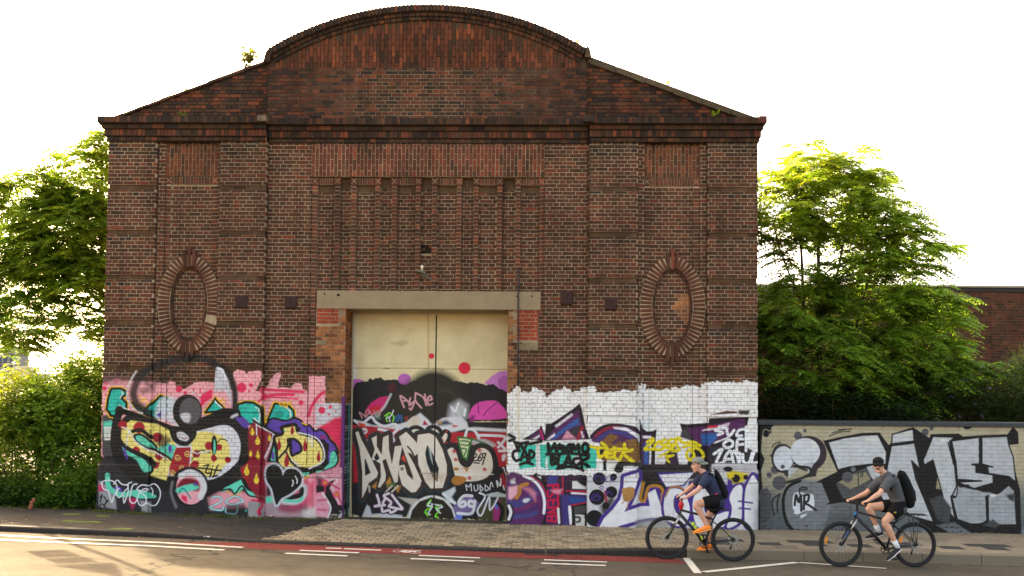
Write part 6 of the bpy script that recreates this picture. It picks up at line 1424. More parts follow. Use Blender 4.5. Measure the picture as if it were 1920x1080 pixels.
def bush(name, base, lobes, n, seed, label, leaf=.085, cols=((98, 132, 48), (150, 170, 56)), wid=.55, group=None, droop=.35, stems=10, cat='bush', ylim=None, zmin=None):
    r = np.random.default_rng(seed); root = empty(name, tuple(base), label, cat, group)
    lv = Leaves(); wd = MB()
    w = np.array([a * b * c for (_, _, _, a, b, c) in lobes]) ** .75; w /= w.sum()
    li = r.choice(len(lobes), n // 7, p=w); A = np.array(lobes)[li]
    v = unit(r.normal(0, 1, (len(li), 3))) * (r.uniform(.05, 1, (len(li), 1)) ** .33)
    C = A[:, :3] + v * A[:, 3:6]; out_ = unit(v * np.array([1, 1, .6]) + r.normal(0, .5, v.shape))
    keep = np.ones(len(C), bool)
    if ylim is not None: keep &= C[:, 1] > ylim
    keep &= C[:, 2] > base[2] + .05
    C, out_ = C[keep], out_[keep]
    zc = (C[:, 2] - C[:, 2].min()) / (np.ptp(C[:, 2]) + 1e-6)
    for k in range(7):                                                   # leaves set in turn along a short shoot
        t = (k - 1) * leaf * .55
        b = C + out_ * t + r.normal(0, leaf * .25, C.shape)
        sd = unit(np.cross(out_, np.array([0, 0, 1.0]) + r.normal(0, .2, C.shape))) * (1 if k % 2 else -1)
        d = unit(sd + out_ * .6 + np.array([0, 0, -droop]) + r.normal(0, .25, C.shape))
        side = unit(np.cross(d, np.array([0, 0, 1.0]) + r.normal(0, .35, C.shape)))
        L = leaf * r.uniform(.65, 1.25, len(C))
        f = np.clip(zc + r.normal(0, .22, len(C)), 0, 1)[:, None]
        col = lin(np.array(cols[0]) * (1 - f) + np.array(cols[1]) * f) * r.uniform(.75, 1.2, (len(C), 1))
        lv.add(b, d, side, L, L * wid, col)
    for i in range(stems):
        q = C[r.integers(len(C))]; b0 = np.array(base) + np.array([r.normal(0, .15), r.normal(0, .1), 0]); limb(wd, (b0[0] + (q[0] - b0[0]) * .35, b0[1] + (q[1] - b0[1]) * .3, base[2]), q, .022, .006, L4(88, 70, 48), r, .07, 5)
    o = wd.build('stems', M_BARK); child(o, root); cr = lv.build('foliage', M_LEAF, None); child(cr, root)
    return root
HY = 1.2
yg = lambda x, y: (x, y, yard_z(x, y))
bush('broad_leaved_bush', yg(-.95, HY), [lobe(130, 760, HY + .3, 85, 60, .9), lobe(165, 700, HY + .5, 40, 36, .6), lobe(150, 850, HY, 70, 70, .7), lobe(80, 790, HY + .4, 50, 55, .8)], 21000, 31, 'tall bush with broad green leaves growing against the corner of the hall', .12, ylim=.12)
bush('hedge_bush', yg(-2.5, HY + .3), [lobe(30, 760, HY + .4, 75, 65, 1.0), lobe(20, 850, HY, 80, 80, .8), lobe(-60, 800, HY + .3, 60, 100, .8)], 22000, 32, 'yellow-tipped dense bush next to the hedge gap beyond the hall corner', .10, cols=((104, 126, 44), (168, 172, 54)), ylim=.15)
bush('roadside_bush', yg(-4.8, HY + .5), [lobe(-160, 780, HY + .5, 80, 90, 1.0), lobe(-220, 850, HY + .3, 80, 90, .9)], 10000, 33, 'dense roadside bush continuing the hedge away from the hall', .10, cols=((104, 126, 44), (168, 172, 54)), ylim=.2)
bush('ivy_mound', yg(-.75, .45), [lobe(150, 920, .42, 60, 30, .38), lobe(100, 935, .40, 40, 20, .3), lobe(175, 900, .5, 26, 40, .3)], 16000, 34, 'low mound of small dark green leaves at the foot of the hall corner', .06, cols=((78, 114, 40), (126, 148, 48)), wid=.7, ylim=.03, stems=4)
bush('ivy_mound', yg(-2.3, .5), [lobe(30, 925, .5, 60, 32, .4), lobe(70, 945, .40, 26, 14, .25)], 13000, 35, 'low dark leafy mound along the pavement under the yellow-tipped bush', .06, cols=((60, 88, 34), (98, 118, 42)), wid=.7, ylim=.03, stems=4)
mb = MB(); r_ = np.random.default_rng(4)
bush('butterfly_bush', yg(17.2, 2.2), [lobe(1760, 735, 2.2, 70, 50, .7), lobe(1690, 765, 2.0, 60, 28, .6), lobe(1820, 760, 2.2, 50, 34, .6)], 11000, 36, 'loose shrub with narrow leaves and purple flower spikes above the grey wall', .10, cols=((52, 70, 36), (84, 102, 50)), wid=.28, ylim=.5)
bf = bpy.data.objects['butterfly_bush']
for px, py in ((1805, 712), (1816, 729), (1852, 727), (1826, 757), (1798, 780), (1783, 742), (1840, 779)):
    q = at(px, py, 1.6); fl = MB(); dx, dz = r_.uniform(.04, .1), -r_.uniform(.0, .06)
    for i in range(26):
        t = i / 26; fl.ellipsoid((q[0] + dx * t + r_.normal(0, .012), q[1] + r_.normal(0, .012), q[2] + dz * t + r_.normal(0, .012)), (.009, .009, .009), 5, 3, L4(150, 120, 176))
    child(fl.build('flower_spike', M_LEAF), bf)
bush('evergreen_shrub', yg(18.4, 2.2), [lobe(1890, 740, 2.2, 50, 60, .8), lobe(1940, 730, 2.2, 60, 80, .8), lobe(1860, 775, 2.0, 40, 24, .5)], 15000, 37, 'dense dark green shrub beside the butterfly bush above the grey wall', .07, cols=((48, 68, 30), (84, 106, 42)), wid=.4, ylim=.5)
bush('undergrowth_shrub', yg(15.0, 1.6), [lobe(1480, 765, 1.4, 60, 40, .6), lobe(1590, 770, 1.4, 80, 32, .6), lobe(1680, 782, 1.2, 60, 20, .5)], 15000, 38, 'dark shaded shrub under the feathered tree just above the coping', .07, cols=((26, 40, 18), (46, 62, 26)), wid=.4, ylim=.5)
# weeds on the parapet and verge
def weed(px, py, Y, h, n, seed, label, cols=((120, 128, 40), (176, 170, 50)), leaf=.05):
    q = at(px, py, Y); r = np.random.default_rng(seed)
    root = empty('parapet_weed', tuple(q), label, 'plant', 'weeds growing on the hall'); lv = Leaves(); wd = MB()
    for i in range(n):
        d = unit(np.array([r.normal(0, .55), r.normal(0, .4), 1.0])); L = h * r.uniform(.5, 1.1)
        e = q + d * L; wd.tube([tuple(q + np.array([r.normal(0, .04), .0, -.05])), tuple((q + e) / 2 + r.normal(0, .02, 3)), tuple(e)], [.004, .003, .0015], 4, L4(96, 92, 44))
        m = 9; t = r.uniform(.25, 1, m)[:, None]; b = q + d * L * t + r.normal(0, .012, (m, 3)); dd = unit(r.normal(0, 1, (m, 3)) + d * .5); sd = unit(np.cross(dd, r.normal(0, 1, (m, 3))))
        f = r.uniform(0, 1, (m, 1)); lv.add(b, dd, sd, np.full(m, leaf) * r.uniform(.6, 1.3, m), np.full(m, leaf * .5), lin(np.array(cols[0]) * (1 - f) + np.array(cols[1]) * f))
    child(wd.build('stems', M_BARK), root); child(lv.build('leaves', M_LEAF, None), root)
weed(462, 124, .1, .52, 42, 1, 'yellowish sapling sprouting from the sloping brick verge under the curved gable', ((96, 104, 30), (140, 136, 36)), .075)
weed(350, 172, .2, .16, 6, 2, 'thin weed on the sloping verge halfway down from the curved gable'); weed(340, 228, -.02, .24, 9, 3, 'leggy green weed growing out of the gable brickwork above the cornice', ((90, 110, 40), (140, 150, 50)))
weed(200, 232, -.2, .10, 8, 4, 'small tuft on the end of the cornice above the pink dots', leaf=.04); weed(645, 42, .1, .12, 5, 5, 'small yellow sprig on the curved coping above the upright red bricks'); weed(1082, 80, .1, .10, 5, 6, 'small sprig at the foot of the curved coping beside the concrete slope')
weed(1253, 158, .1, .12, 4, 7, 'wispy weed on the sloping concrete coping'); weed(1341, 218, -.02, .12, 3, 8, 'bright green grass tuft in the gable wall above the cornice, below the concrete slope', ((130, 150, 20), (170, 180, 30)), .07)
# weeds and moss along the foot of the walls, leaf litter
lv = Leaves(); r = np.random.default_rng(77)
def fringe(n, xs, ys, hh, cols, leaf):
    x = r.uniform(*xs, n); y = ys[0] + (ys[1] - ys[0]) * r.uniform(0, 1, n) ** 1.6; keep = np.array([(math.sin(a * 3.1) + math.sin(a * 7.7 + 1) + r.normal(0, .9)) > .2 for a in x]); x, y = x[keep], y[keep]
    b = np.stack([x, y, [walk_z(a, c) + .002 for a, c in zip(x, y)]], 1); d = unit(r.normal(0, .8, b.shape) + np.array([0, 0, hh])); sd = unit(np.cross(d, r.normal(0, 1, b.shape)))
    f = r.uniform(0, 1, (len(b), 1)); lv.add(b, d, sd, leaf * r.uniform(.5, 1.4, len(b)), leaf * .45 * r.uniform(.6, 1.2, len(b)), lin(np.array(cols[0]) * (1 - f) + np.array(cols[1]) * f))
fringe(1500, (-.1, 4.3), (-.2, -.42), 1.2, ((70, 84, 30), (120, 118, 50)), .05); fringe(500, (4.3, 8.2), (-.02, -.2), .8, ((80, 92, 30), (130, 130, 40)), .04); fringe(400, (8.3, 13.2), (-.12, -.26), 1.2, ((80, 100, 30), (120, 130, 40)), .045); fringe(260, (13.3, 18.5), (.03, -.06), 1.0, ((70, 84, 30), (110, 96, 50)), .04); fringe(900, (-6, 0), (.1, -.25), 1.0, ((64, 80, 28), (116, 110, 44)), .06)
wf = lv.build('wall_foot_weeds', M_LEAF, None); tag(wf, 'small weeds and grass sprouting along the foot of the walls', 'weeds', kind='stuff')
lv = Leaves()
n = 420; x = r.uniform(-5, 18, n); y = -2.98 - r.exponential(.10, n); up_ = r.random(n) < .45; y[up_] = r.uniform(-2.7, -.1, up_.sum())
b = np.stack([x, y, [(walk_z(a, c) + .022 if c > KB else road_z(a, c) + .012) for a, c in zip(x, y)]], 1); d = unit(np.stack([r.normal(0, 1, n), r.normal(0, 1, n), r.normal(0, .12, n)], 1)); sd = unit(np.cross(d, np.array([0, 0, 1.0]) + r.normal(0, .2, b.shape)))
f = r.uniform(0, 1, (n, 1)); lv.add(b, d, sd, r.uniform(.03, .08, n), r.uniform(.015, .04, n), lin(np.array((150, 120, 50)) * f + np.array((90, 76, 40)) * (1 - f)))
o = lv.build('fallen_leaves', M_LEAF, None); tag(o, 'dry yellow leaves scattered along the kerb and pavement', 'leaf litter', kind='stuff')
# moss cushions on the asphalt footway
M_MOSS = flat_mat('moss', L4(96, 106, 34), .95, .35, 40, bmp=.8, bscale=60)
for i, (px, py, rx, ry, lbl) in enumerate(((155, 979, .34, .10, 'longest bright green moss patch on the asphalt footway'), (228, 992, .20, .07, 'green moss patch at the kerb edge of the asphalt footway'), (137, 965, .16, .05, 'small moss patch near the hedge foot'), (195, 968, .14, .05, 'small moss patch near the hall corner'))):
    q = on_ground(px, py, walk_z); mb = MB(); rr = np.random.default_rng(i)
    for k in range(26):
        a, s = rr.uniform(0, 6.28), rr.uniform(0, 1) ** .5; x, y = q[0] + rx * s * math.cos(a), q[1] + ry * s * math.sin(a); k_ = rr.uniform(.02, .05)
        mb.ellipsoid((x, y, walk_z(x, y)), (k_ * 1.5, k_, k_ * .4), 8, 5)
    o = mb.build('moss_patch', M_MOSS); tag(o, lbl, 'moss')

# ------------------------------------------------------------------ far buildings beyond the hedge
def far_block(name, px0, px1, py, Y, label, col, wins):
    a, b = at(px0, py, Y), at(px1, py, Y); z0 = yard_z(a[0], Y) - 1; dp = (b[0] - a[0]) * .8
    root = empty(name, (a[0], Y, 0), label, 'building'); m = flat_mat(name + '_wall', L4(*col), .85, .1, .3); g = flat_mat(name + '_glass', L4(70, 80, 92), .25, .1, .3)
    mb = MB(); mb.box(a[0], b[0], Y, Y + dp, z0, a[2]); child(mb.build('wall', m), root)
    mb = MB(); mb.box(a[0] - .2, b[0] + .2, Y - .2, Y + dp + .2, a[2] + .002, a[2] + .5); child(mb.build('parapet', m), root)
    nx, nz = wins; w = (b[0] - a[0]) / nx; h = 3.1
    for i in range(nx):
        for j in range(nz):
            mb = MB(); x = a[0] + (i + .2) * w; z = a[2] - (j + 1) * h + .6; mb.box(x, x + w * .6, Y - .05, Y + .1, z, z + 1.6); child(mb.build('window', g), root)
far_block('office_tower', -40, 28, 657, 130, 'grey office tower rising beyond the hedge', (126, 128, 126), (6, 4))
far_block('white_house', 29, 58, 694, 110, 'pale low block just showing above the hedge beside the grey tower', (214, 208, 198), (3, 2))
far_block('white_house', 59, 82, 708, 110, 'lowest pale block showing above the hedge', (206, 202, 192), (2, 1))

# ------------------------------------------------------------------ mast with sign boards on the verge (its shadow crosses the road)
MX, MY_ = -4.27, 2.44
mast = empty('sign_mast', (MX, MY_, yard_z(MX, MY_)), 'tall steel mast with two small boards and a triangular sign standing in the hedge', 'sign')
M_STEEL = flat_mat('galvanised_steel', L4(128, 130, 130), .45, .1, 5, .7); M_SIGN = flat_mat('sign_back', L4(120, 122, 124), .5, .1, 5, .5)
mb = MB(); mb.tube([(MX, MY_, 0), (MX, MY_, 8.2)], [.085, .06], 12); child(mb.build('pole', M_STEEL), mast)
e1 = np.array([-.766, -.643, 0]); nn = np.array([.643, -.766, 0]) * .015; M0 = np.array([MX, MY_, 0])
for pts in ([(.34, 5.46), (.90, 5.46), (.90, 5.94), (.34, 5.94)], [(.30, 6.0), (.88, 6.0), (.88, 6.36), (.30, 6.36)], [(.12, 6.42), (.98, 6.46), (.42, 7.2)]):
    n = len(pts); mb = MB(); mb.add([tuple(M0 + e1 * a + nn * k + np.array([0, 0, b])) for k in (-1, 1) for a, b in pts], [tuple(range(n)), tuple(range(2 * n - 1, n - 1, -1))] + [(i, i + n, (i + 1) % n + n, (i + 1) % n) for i in range(n)])
    o = child(mb.build('sign_board', M_SIGN), mast); recalc(o.data)
    zc = sum(b for _, b in pts) / n; mb = MB(); mb.tube([tuple(M0 + np.array([0, 0, zc])), tuple(M0 + e1 * .4 + np.array([0, 0, zc]))], .02, 6); child(mb.build('bracket', M_STEEL), mast)

# ------------------------------------------------------------------ small things on and before the wall
lampq = at(792, 512, -.05)
lamp = empty('wall_lamp', (lampq[0], .1, lampq[2]), 'broken tilted wall lamp with a bare bulb above the concrete lintel', 'lamp')
M_LAMP = flat_mat('lamp_metal', L4(120, 112, 98), .5, .3, 20, .4)
x, y, z = lampq
mb = MB(); mb.tube([(x + .22, .1, z - .10), (x + .16, -.05, z - .13), (x + .04, -.10, z - .02)], .018, 8); child(mb.build('bracket', M_LAMP), lamp)
mb = MB(); prof = ((.03, .04), (.07, .02), (.12, -.01), (.15, -.035), (.14, -.035)); n = 16; vs = []; fs = []
rot = Matrix.Rotation(math.radians(18), 3, 'Y') @ Matrix.Rotation(math.radians(-14), 3, 'X')
for rr_, h in prof:
    for i in range(n):
        a = 2 * math.pi * i / n; v = rot @ Vector((rr_ * math.cos(a), rr_ * .8 * math.sin(a), h)); vs.append((x - .0 + v.x, -.12 + v.y, z + v.z))
for j in range(len(prof) - 1):
    for i in range(n): fs.append((j * n + i, j * n + (i + 1) % n, (j + 1) * n + (i + 1) % n, (j + 1) * n + i))
mb.add(vs, fs, smooth=True); child(mb.build('shade', M_LAMP), lamp)
mb = MB(); mb.ellipsoid((x - .0, -.12, z + .115), (.034, .034, .042), 12, 8); mb.tube([(x, -.12, z + .03), (x, -.12, z + .08)], .016, 8)
M_BULB = flat_mat('bulb_glass', L4(214, 200, 170), .15, .05, 3, spec=.6); child(mb.build('bulb', M_BULB), lamp)
q = on_ground(57, 955, walk_z)
mb = MB(); rr_ = np.random.default_rng(2)
for k in range(5):
    z0 = walk_z(q[0], q[1]) + k * .035; a = q[0] + .012 * k + rr_.normal(0, .008); mb.ellipsoid((a, q[1], z0 + .03), (.045 - .003 * k, .035, .035), 8, 6)
mb.ellipsoid((q[0] + .06, q[1], walk_z(q[0], q[1]) + .20), (.03, .03, .03), 8, 6)
o = mb.build('leaf_cluster', flat_mat('rust_leaf', L4(150, 84, 56), .8, .3, 20)); tag(o, 'rust-red withered plant stump at the foot of the hedge', 'plant')
for i, (px, py, w, lbl) in enumerate(((510, 971, .12, 'crumpled white paper scrap at the wall foot under the black heart'), (388, 1010, .10, 'white paper scrap lying on the kerb edge'), (1102, 1005, .07, 'tiny pale scrap lying on the driveway blocks'))):
    q = on_ground(px, py, walk_z); mb = MB(); vs = []; rr_ = np.random.default_rng(i)
    for a in range(5):
        for b_ in range(3): vs.append((q[0] + (a / 4 - .5) * w, q[1] + (b_ / 2 - .5) * .06, walk_z(q[0], q[1]) + .028 + rr_.uniform(0, .02)))
    fs = [(a * 3 + b_, a * 3 + b_ + 3, a * 3 + b_ + 4, a * 3 + b_ + 1) for a in range(4) for b_ in range(2)]
    mb.add(vs, fs); o = mb.build('paper_scrap', flat_mat('paper', L4(216, 212, 204), .8)); tag(o, lbl, 'litter')

# ------------------------------------------------------------------ bicycles and riders
def V3(a): return np.asarray(a, float)
class Side:
    """upright plane through a bicycle's two wheel contacts; s forward, t towards the camera side, z up"""
    def __init__(s, pf, pr, frame):
        s.F = on_ground(*pf, road_z); s.R = on_ground(*pr, road_z)
        e = s.F - s.R; s.base = np.linalg.norm(e[:2]); s.ex = unit(e); s.T = unit(np.cross(np.array([0, 0, 1.0]), s.ex)) 
        if s.T[1] > 0: s.T = -s.T
        s.up = unit(np.cross(s.ex, s.T)); 
        if s.up[2] < 0: s.up = -s.up
        s.fr = frame
    def j(s, fx, fy, t=0.0):
        """point seen at frame pixel (fx, fy) on the plane t metres towards the camera"""
        ox, oy, k = s.fr; o, d = ray(ox + fx / k, oy + fy / k); p0 = s.R + s.T * t
        return o + d * (np.dot(p0 - o, s.T) / np.dot(d, s.T))
def loft(mb, pts, a, b, T, n=14, col=(1, 1, 1, 1), round_ends=True):
    """tube of elliptical sections, a along T and b across it"""
    pts = [V3(p) for p in pts]; a = list(a); b = list(b)
    if round_ends:
        d0 = unit(pts[0] - pts[1]); d1 = unit(pts[-1] - pts[-2])
        e0, e1 = min(a[0], b[0]), min(a[-1], b[-1])
        pts = [pts[0] + d0 * e0 * .85, pts[0] + d0 * e0 * .5] + pts + [pts[-1] + d1 * e1 * .5, pts[-1] + d1 * e1 * .85]
        a = [a[0] * .35, a[0] * .8] + a + [a[-1] * .8, a[-1] * .35]; b = [b[0] * .35, b[0] * .8] + b + [b[-1] * .8, b[-1] * .35]
    m = len(pts); vs = []
    for i, p in enumerate(pts):
        t = unit(pts[min(i + 1, m - 1)] - pts[max(i - 1, 0)])
        A = T - t * np.dot(T, t)
        A = unit(A) if np.linalg.norm(A) > .05 else unit(np.cross(t, np.array([.3, .5, .8])))
        B = np.cross(t, A)
        for k in range(n):
            an = 2 * math.pi * k / n; vs.append(p + A * a[i] * math.cos(an) + B * b[i] * math.sin(an))
    fs = []
    for i in range(m - 1):
        for k in range(n): l = (k + 1) % n; fs.append((i * n + k, i * n + l, (i + 1) * n + l, (i + 1) * n + k))
    fs.append(tuple(range(n - 1, -1, -1))); fs.append(tuple((m - 1) * n + k for k in range(n)))
    mb.add(vs, fs, col, True)
def fuse(mb, name, mat, parent, voxel=.008, smooth=3, fac=.5):
    """weld overlapping solids into one continuous skin"""
    me = mb.mesh(name); recalc(me); o = bpy.data.objects.new(name, me); COL.objects.link(o)
    r = o.modifiers.new('r', 'REMESH'); r.mode = 'VOXEL'; r.voxel_size = voxel
    sm = o.modifiers.new('s', 'SMOOTH'); sm.iterations = smooth; sm.factor = fac
    dg = bpy.context.evaluated_depsgraph_get(); dg.update()
    m2 = bpy.data.meshes.new_from_object(o.evaluated_get(dg)); bpy.data.objects.remove(o); bpy.data.meshes.remove(me)
    m2.name = name; m2.materials.clear(); m2.materials.append(mat)
    m2.polygons.foreach_set('use_smooth', [True] * len(m2.polygons))
    o = bpy.data.objects.new(name, m2); COL.objects.link(o)
    if parent is not None: child(o, parent)
    return o
def cpart(mb, name, mat, parent):
    o = mb.build(name, mat); recalc(o.data)
    if parent is not None:
        q = parent
        o.parent = q; bpy.context.view_layer.update(); o.matrix_parent_inverse = q.matrix_world.inverted()
    return o
M_BLACK = flat_mat('black_frame_paint', (.012, .012, .013, 1), .32, .2, 10, spec=.5); M_TYRE = flat_mat('tyre_rubber', (.018, .017, .016, 1), .85, .3, 40)
M_ALU = flat_mat('bare_alloy', L4(176, 174, 170), .3, .1, 10, .9); M_DKM = flat_mat('dark_metal', L4(40, 40, 42), .4, .2, 10, .6)
M_LIME = flat_mat('lime_decal', L4(186, 222, 30), .45, .1); M_BLUE = flat_mat('blue_decal', L4(40, 120, 190), .45, .1); M_ORNG = flat_mat('orange_reflector', L4(244, 140, 24), .3, .1); M_REDP = flat_mat('red_plastic', L4(196, 26, 34), .4, .15)
M_SADDLE = flat_mat('saddle_vinyl', (.015, .015, .016, 1), .55, .2, 20)
def wheel(sd, root, c, Rr, disc_t, refl=None, tw=.027):
    """wheel in the bicycle's plane"""
    ring = lambda r, t, n: [tuple(c + sd.ex * r * math.cos(a) + sd.up * r * math.sin(a) + sd.T * t) for a in np.linspace(0, 2 * math.pi, n, endpoint=False)]
    wr = empty('wheel', tuple(c)); wr.parent = root; wr.matrix_parent_inverse = Matrix.Translation(-root.location)
    def sub(mb, nm, mt):
        o = mb.build(nm, mt); o.parent = wr; o.matrix_parent_inverse = Matrix.Translation(-Vector(c)); recalc(o.data); return o
    mb = MB(); mb.tube(ring(Rr - tw, 0, 48), tw, 10, closed=True)
    for k in range(72):                                                  # tread blocks
        a = 2 * math.pi * k / 72
        for t in (-.014, .012):
            q = c + sd.T * t + (sd.ex * math.cos(a) + sd.up * math.sin(a)) * (Rr - .004); u = -sd.ex * math.sin(a) + sd.up * math.cos(a); w = sd.ex * math.cos(a) + sd.up * math.sin(a)
            hx, hy, hz = .008, .008, .005
            mb.hexa([tuple(q + u * i * hx + sd.T * j * hy + w * l * hz) for l in (-1, 1) for i, j in ((-1, -1), (1, -1), (1, 1), (-1, 1))])
    sub(mb, 'tyre', M_TYRE)
    mb = MB(); mb.tube(ring(Rr - 2 * tw - .004, 0, 48), .011, 8, closed=True); sub(mb, 'rim', M_DKM)
    mb = MB()
    for k in range(28):
        a = 2 * math.pi * k / 28; b = a + (.55 if k % 2 else -.55); t = .025 if k % 4 < 2 else -.025
        mb.tube([tuple(c + (sd.ex * math.cos(b) + sd.up * math.sin(b)) * .024 + sd.T * t), tuple(c + (sd.ex * math.cos(a) + sd.up * math.sin(a)) * (Rr - 2 * tw))], .0014, 4)
    o = sub(mb, 'spokes', M_ALU); o['kind'] = 'stuff'
    mb = MB(); mb.tube([tuple(c - sd.T * .055), tuple(c - sd.T * .035), tuple(c), tuple(c + sd.T * .035), tuple(c + sd.T * .055)], [.012, .026, .018, .026, .012], 12); sub(mb, 'hub', M_DKM)
    mb = MB(); vs = []; fs = []; n = 30
    for k in range(n):
        a = 2 * math.pi * k / n; w = sd.ex * math.cos(a) + sd.up * math.sin(a); ro = .085 if k % 3 else .080
        for r_, t in ((ro, disc_t), (.055, disc_t), (ro, disc_t + .002), (.055, disc_t + .002)): vs.append(c + w * r_ + sd.T * t)
    for k in range(n):
        a, b = 4 * k, 4 * ((k + 1) % n); fs += [(a, a + 1, b + 1, b), (a + 2, b + 2, b + 3, a + 3), (a, b, b + 2, a + 2), (a + 1, a + 3, b + 3, b + 1)]
    mb.add(vs, fs)
    for k in range(6):
        a = k * math.pi / 3; mb.tube([tuple(c + (sd.ex * math.cos(a) + sd.up * math.sin(a)) * .02 + sd.T * disc_t), tuple(c + (sd.ex * math.cos(a + .3) + sd.up * math.sin(a + .3)) * .057 + sd.T * disc_t)], .003, 5)
    sub(mb, 'brake_disc', M_ALU)
    if refl is not None:
        a = refl; w = sd.ex * math.cos(a) + sd.up * math.sin(a); u = -sd.ex * math.sin(a) + sd.up * math.cos(a); q = c + w * .26
        mb = MB(); mb.hexa([tuple(q + w * i * .017 + u * j * .055 + sd.T * l * .008) for l in (-1, 1) for i, j in ((-1, -1), (1, -1), (1, 1), (-1, 1))]); sub(mb, 'reflector', M_ORNG)
    return wr
def bicycle(sd, P, name, label, opt):
    """P: named joints in the picture frame. A hardtail mountain bike"""
    mid = (sd.F + sd.R) / 2; root = empty(name, tuple(mid), label, 'bicycle', 'bicycles ridden along the cycle lane')
    add = lambda mb, nm, mt, par=None: cpart(mb, nm, mt, par or root)
    Rr = opt['R']
    fc = sd.F + sd.up * Rr; rc = sd.R + sd.up * Rr
    wheel(sd, root, fc, Rr, .03, opt.get('rf')); wheel(sd, root, rc, Rr, .03, opt.get('rr'))
    bb = sd.j(*P['bb']); ht, hb = sd.j(*P['head_top']), sd.j(*P['head_bot']); st = sd.j(*P['seat_top']); sad = sd.j(*P['saddle'])
    mb = MB()
    mb.tube([tuple(ht), tuple(hb)], .024, 12); 
    d0 = hb + (ht - hb) * .25; d1 = ht - (ht - hb) * .15
    m1 = (d0 + bb) / 2 + sd.up * .018
    mb.tube([tuple(d0), tuple(m1), tuple(bb)], [.026, .027, .025], 12)
    mb.tube([tuple(d1), tuple((d1 + st) / 2 + sd.up * .012), tuple(st)], [.021, .019, .017], 12)
    mb.tube([tuple(bb), tuple(st + (st - bb) * .03)], .018, 12)
    mb.tube([tuple(bb - sd.T * .04), tuple(bb + sd.T * .04)], .026, 14)
    for t in (-1, 1):
        mb.tube([tuple(bb + sd.T * t * .03), tuple(bb + (rc - bb) * .3 + sd.T * t * .045), tuple(rc + sd.T * t * .066)], [.012, .011, .010], 8)
        mb.tube([tuple(st - (st - bb) * .08 + sd.T * t * .02), tuple(st + (rc - st) * .35 + sd.T * t * .045), tuple(rc + sd.T * t * .066)], [.010, .009, .008], 8)
        mb.box(*[v for k in range(3) for v in sorted(((rc + sd.T * t * .066)[k] - .014, (rc + sd.T * t * .066)[k] + .014))])
    fr = add(mb, 'frame', M_BLACK)
    for (a, b, w0) in opt['decals']:
        A, B = sd.j(*a, .028), sd.j(*b, .028); dmb = MB(); u = unit(B - A); n = np.cross(u, sd.T); nd = 3 if np.linalg.norm(B - A) > .1 else 1
        for k in range(nd):
            q0, q1 = A + (B - A) * (k + .06) / nd, A + (B - A) * (k + .86) / nd
            sk = u * .006
            dmb.hexa([tuple(q0 - n * w0 - sk), tuple(q1 - n * w0 - sk), tuple(q1 - n * w0 - sk - sd.T * .012), tuple(q0 - n * w0 - sk - sd.T * .012), tuple(q0 + n * w0 + sk), tuple(q1 + n * w0 + sk), tuple(q1 + n * w0 + sk - sd.T * .012), tuple(q0 + n * w0 + sk - sd.T * .012)])
        add(dmb, 'decal', opt['dm'], fr)
    # fork
    crown = hb - unit(ht - hb) * .03
    mb = MB(); mb.tube([tuple(crown - sd.T * .07), tuple(crown + sd.T * .07)], .02, 10)
    for t in (-1, 1): mb.tube([tuple(crown + (fc - crown) * .42 + sd.T * t * .062), tuple(fc + sd.T * t * .062)], [.021, .016], 10)
    arch = crown + (fc - crown) * .42
    mb.tube([tuple(arch + sd.T * .062), tuple(arch + sd.T * .04 + sd.ex * .05 + sd.up * .05), tuple(arch - sd.T * .04 + sd.ex * .05 + sd.up * .05), tuple(arch - sd.T * .062)], .011, 8)
    fk = add(mb, 'fork', M_BLACK)
    for t in (-1, 1):
        mb = MB(); mb.tube([tuple(crown + sd.T * t * .062 + (crown - fc) * .04), tuple(crown + (fc - crown) * .46 + sd.T * t * .062)], .0165, 10); add(mb, 'stanchion', M_ALU, fk)
    # cockpit
    gn, gf = opt['grip_near'], opt['grip_far']; stem = ht + unit(ht - hb) * .035
    bar = (gn + gf) / 2
    mb = MB(); mb.tube([tuple(ht), tuple(stem), tuple(stem * .4 + bar * .6), tuple(bar)], [.02, .02, .017, .02], 10); add(mb, 'stem', M_DKM)
    mb = MB(); ac = unit(gn - gf); mb.tube([tuple(gf - ac * .05), tuple(bar - ac * .07), tuple(bar + ac * .07), tuple(gn + ac * .05)], .0135, 10); hbo = add(mb, 'handlebar', M_DKM)
    for g, sg in ((gn, 1), (gf, -1)):
        mb = MB(); mb.tube([tuple(g - ac * sg * .06), tuple(g + ac * sg * .065)], .0175, 10); add(mb, 'grip', M_TYRE, hbo)
        mb = MB(); q = g - ac * sg * .09; mb.tube([tuple(q), tuple(q + sd.ex * .035 - sd.up * .02), tuple(q + sd.ex * .045 + ac * sg * .06 - sd.up * .03), tuple(q + sd.ex * .04 + ac * sg * .10 - sd.up * .035)], [.012, .011, .007, .006], 8); add(mb, 'brake_lever', M_DKM, hbo)
    mb = MB(); mb.tube([tuple(bar + ac * .1 + sd.ex * .03), tuple(bar + sd.ex * .12 - sd.up * .02 + ac * .05), tuple(hb + sd.ex * .10 + sd.T * .03), tuple(hb - sd.up * .02 + sd.T * .05)], .0028, 5); mb.tube([tuple(bar - ac * .1 + sd.ex * .03), tuple(bar + sd.ex * .10 - sd.up * .06), tuple(hb + sd.ex * .06 + sd.up * .05), tuple(d0)], .0028, 5); add(mb, 'cables', M_TYRE)
    # saddle and post
    mb = MB(); mb.tube([tuple(st - (st - bb) * .05), tuple(sad - sd.up * .03)], .0145, 10); add(mb, 'seatpost', M_DKM)
    mb = MB(); loft(mb, [sad - sd.ex * .13 + sd.up * .015, sad - sd.ex * .08 + sd.up * .008, sad + sd.ex * .02, sad + sd.ex * .11, sad + sd.ex * .14 - sd.up * .008], [.055, .068, .042, .024, .018], [.022, .025, .02, .017, .014], sd.T); add(mb, 'saddle', M_SADDLE)
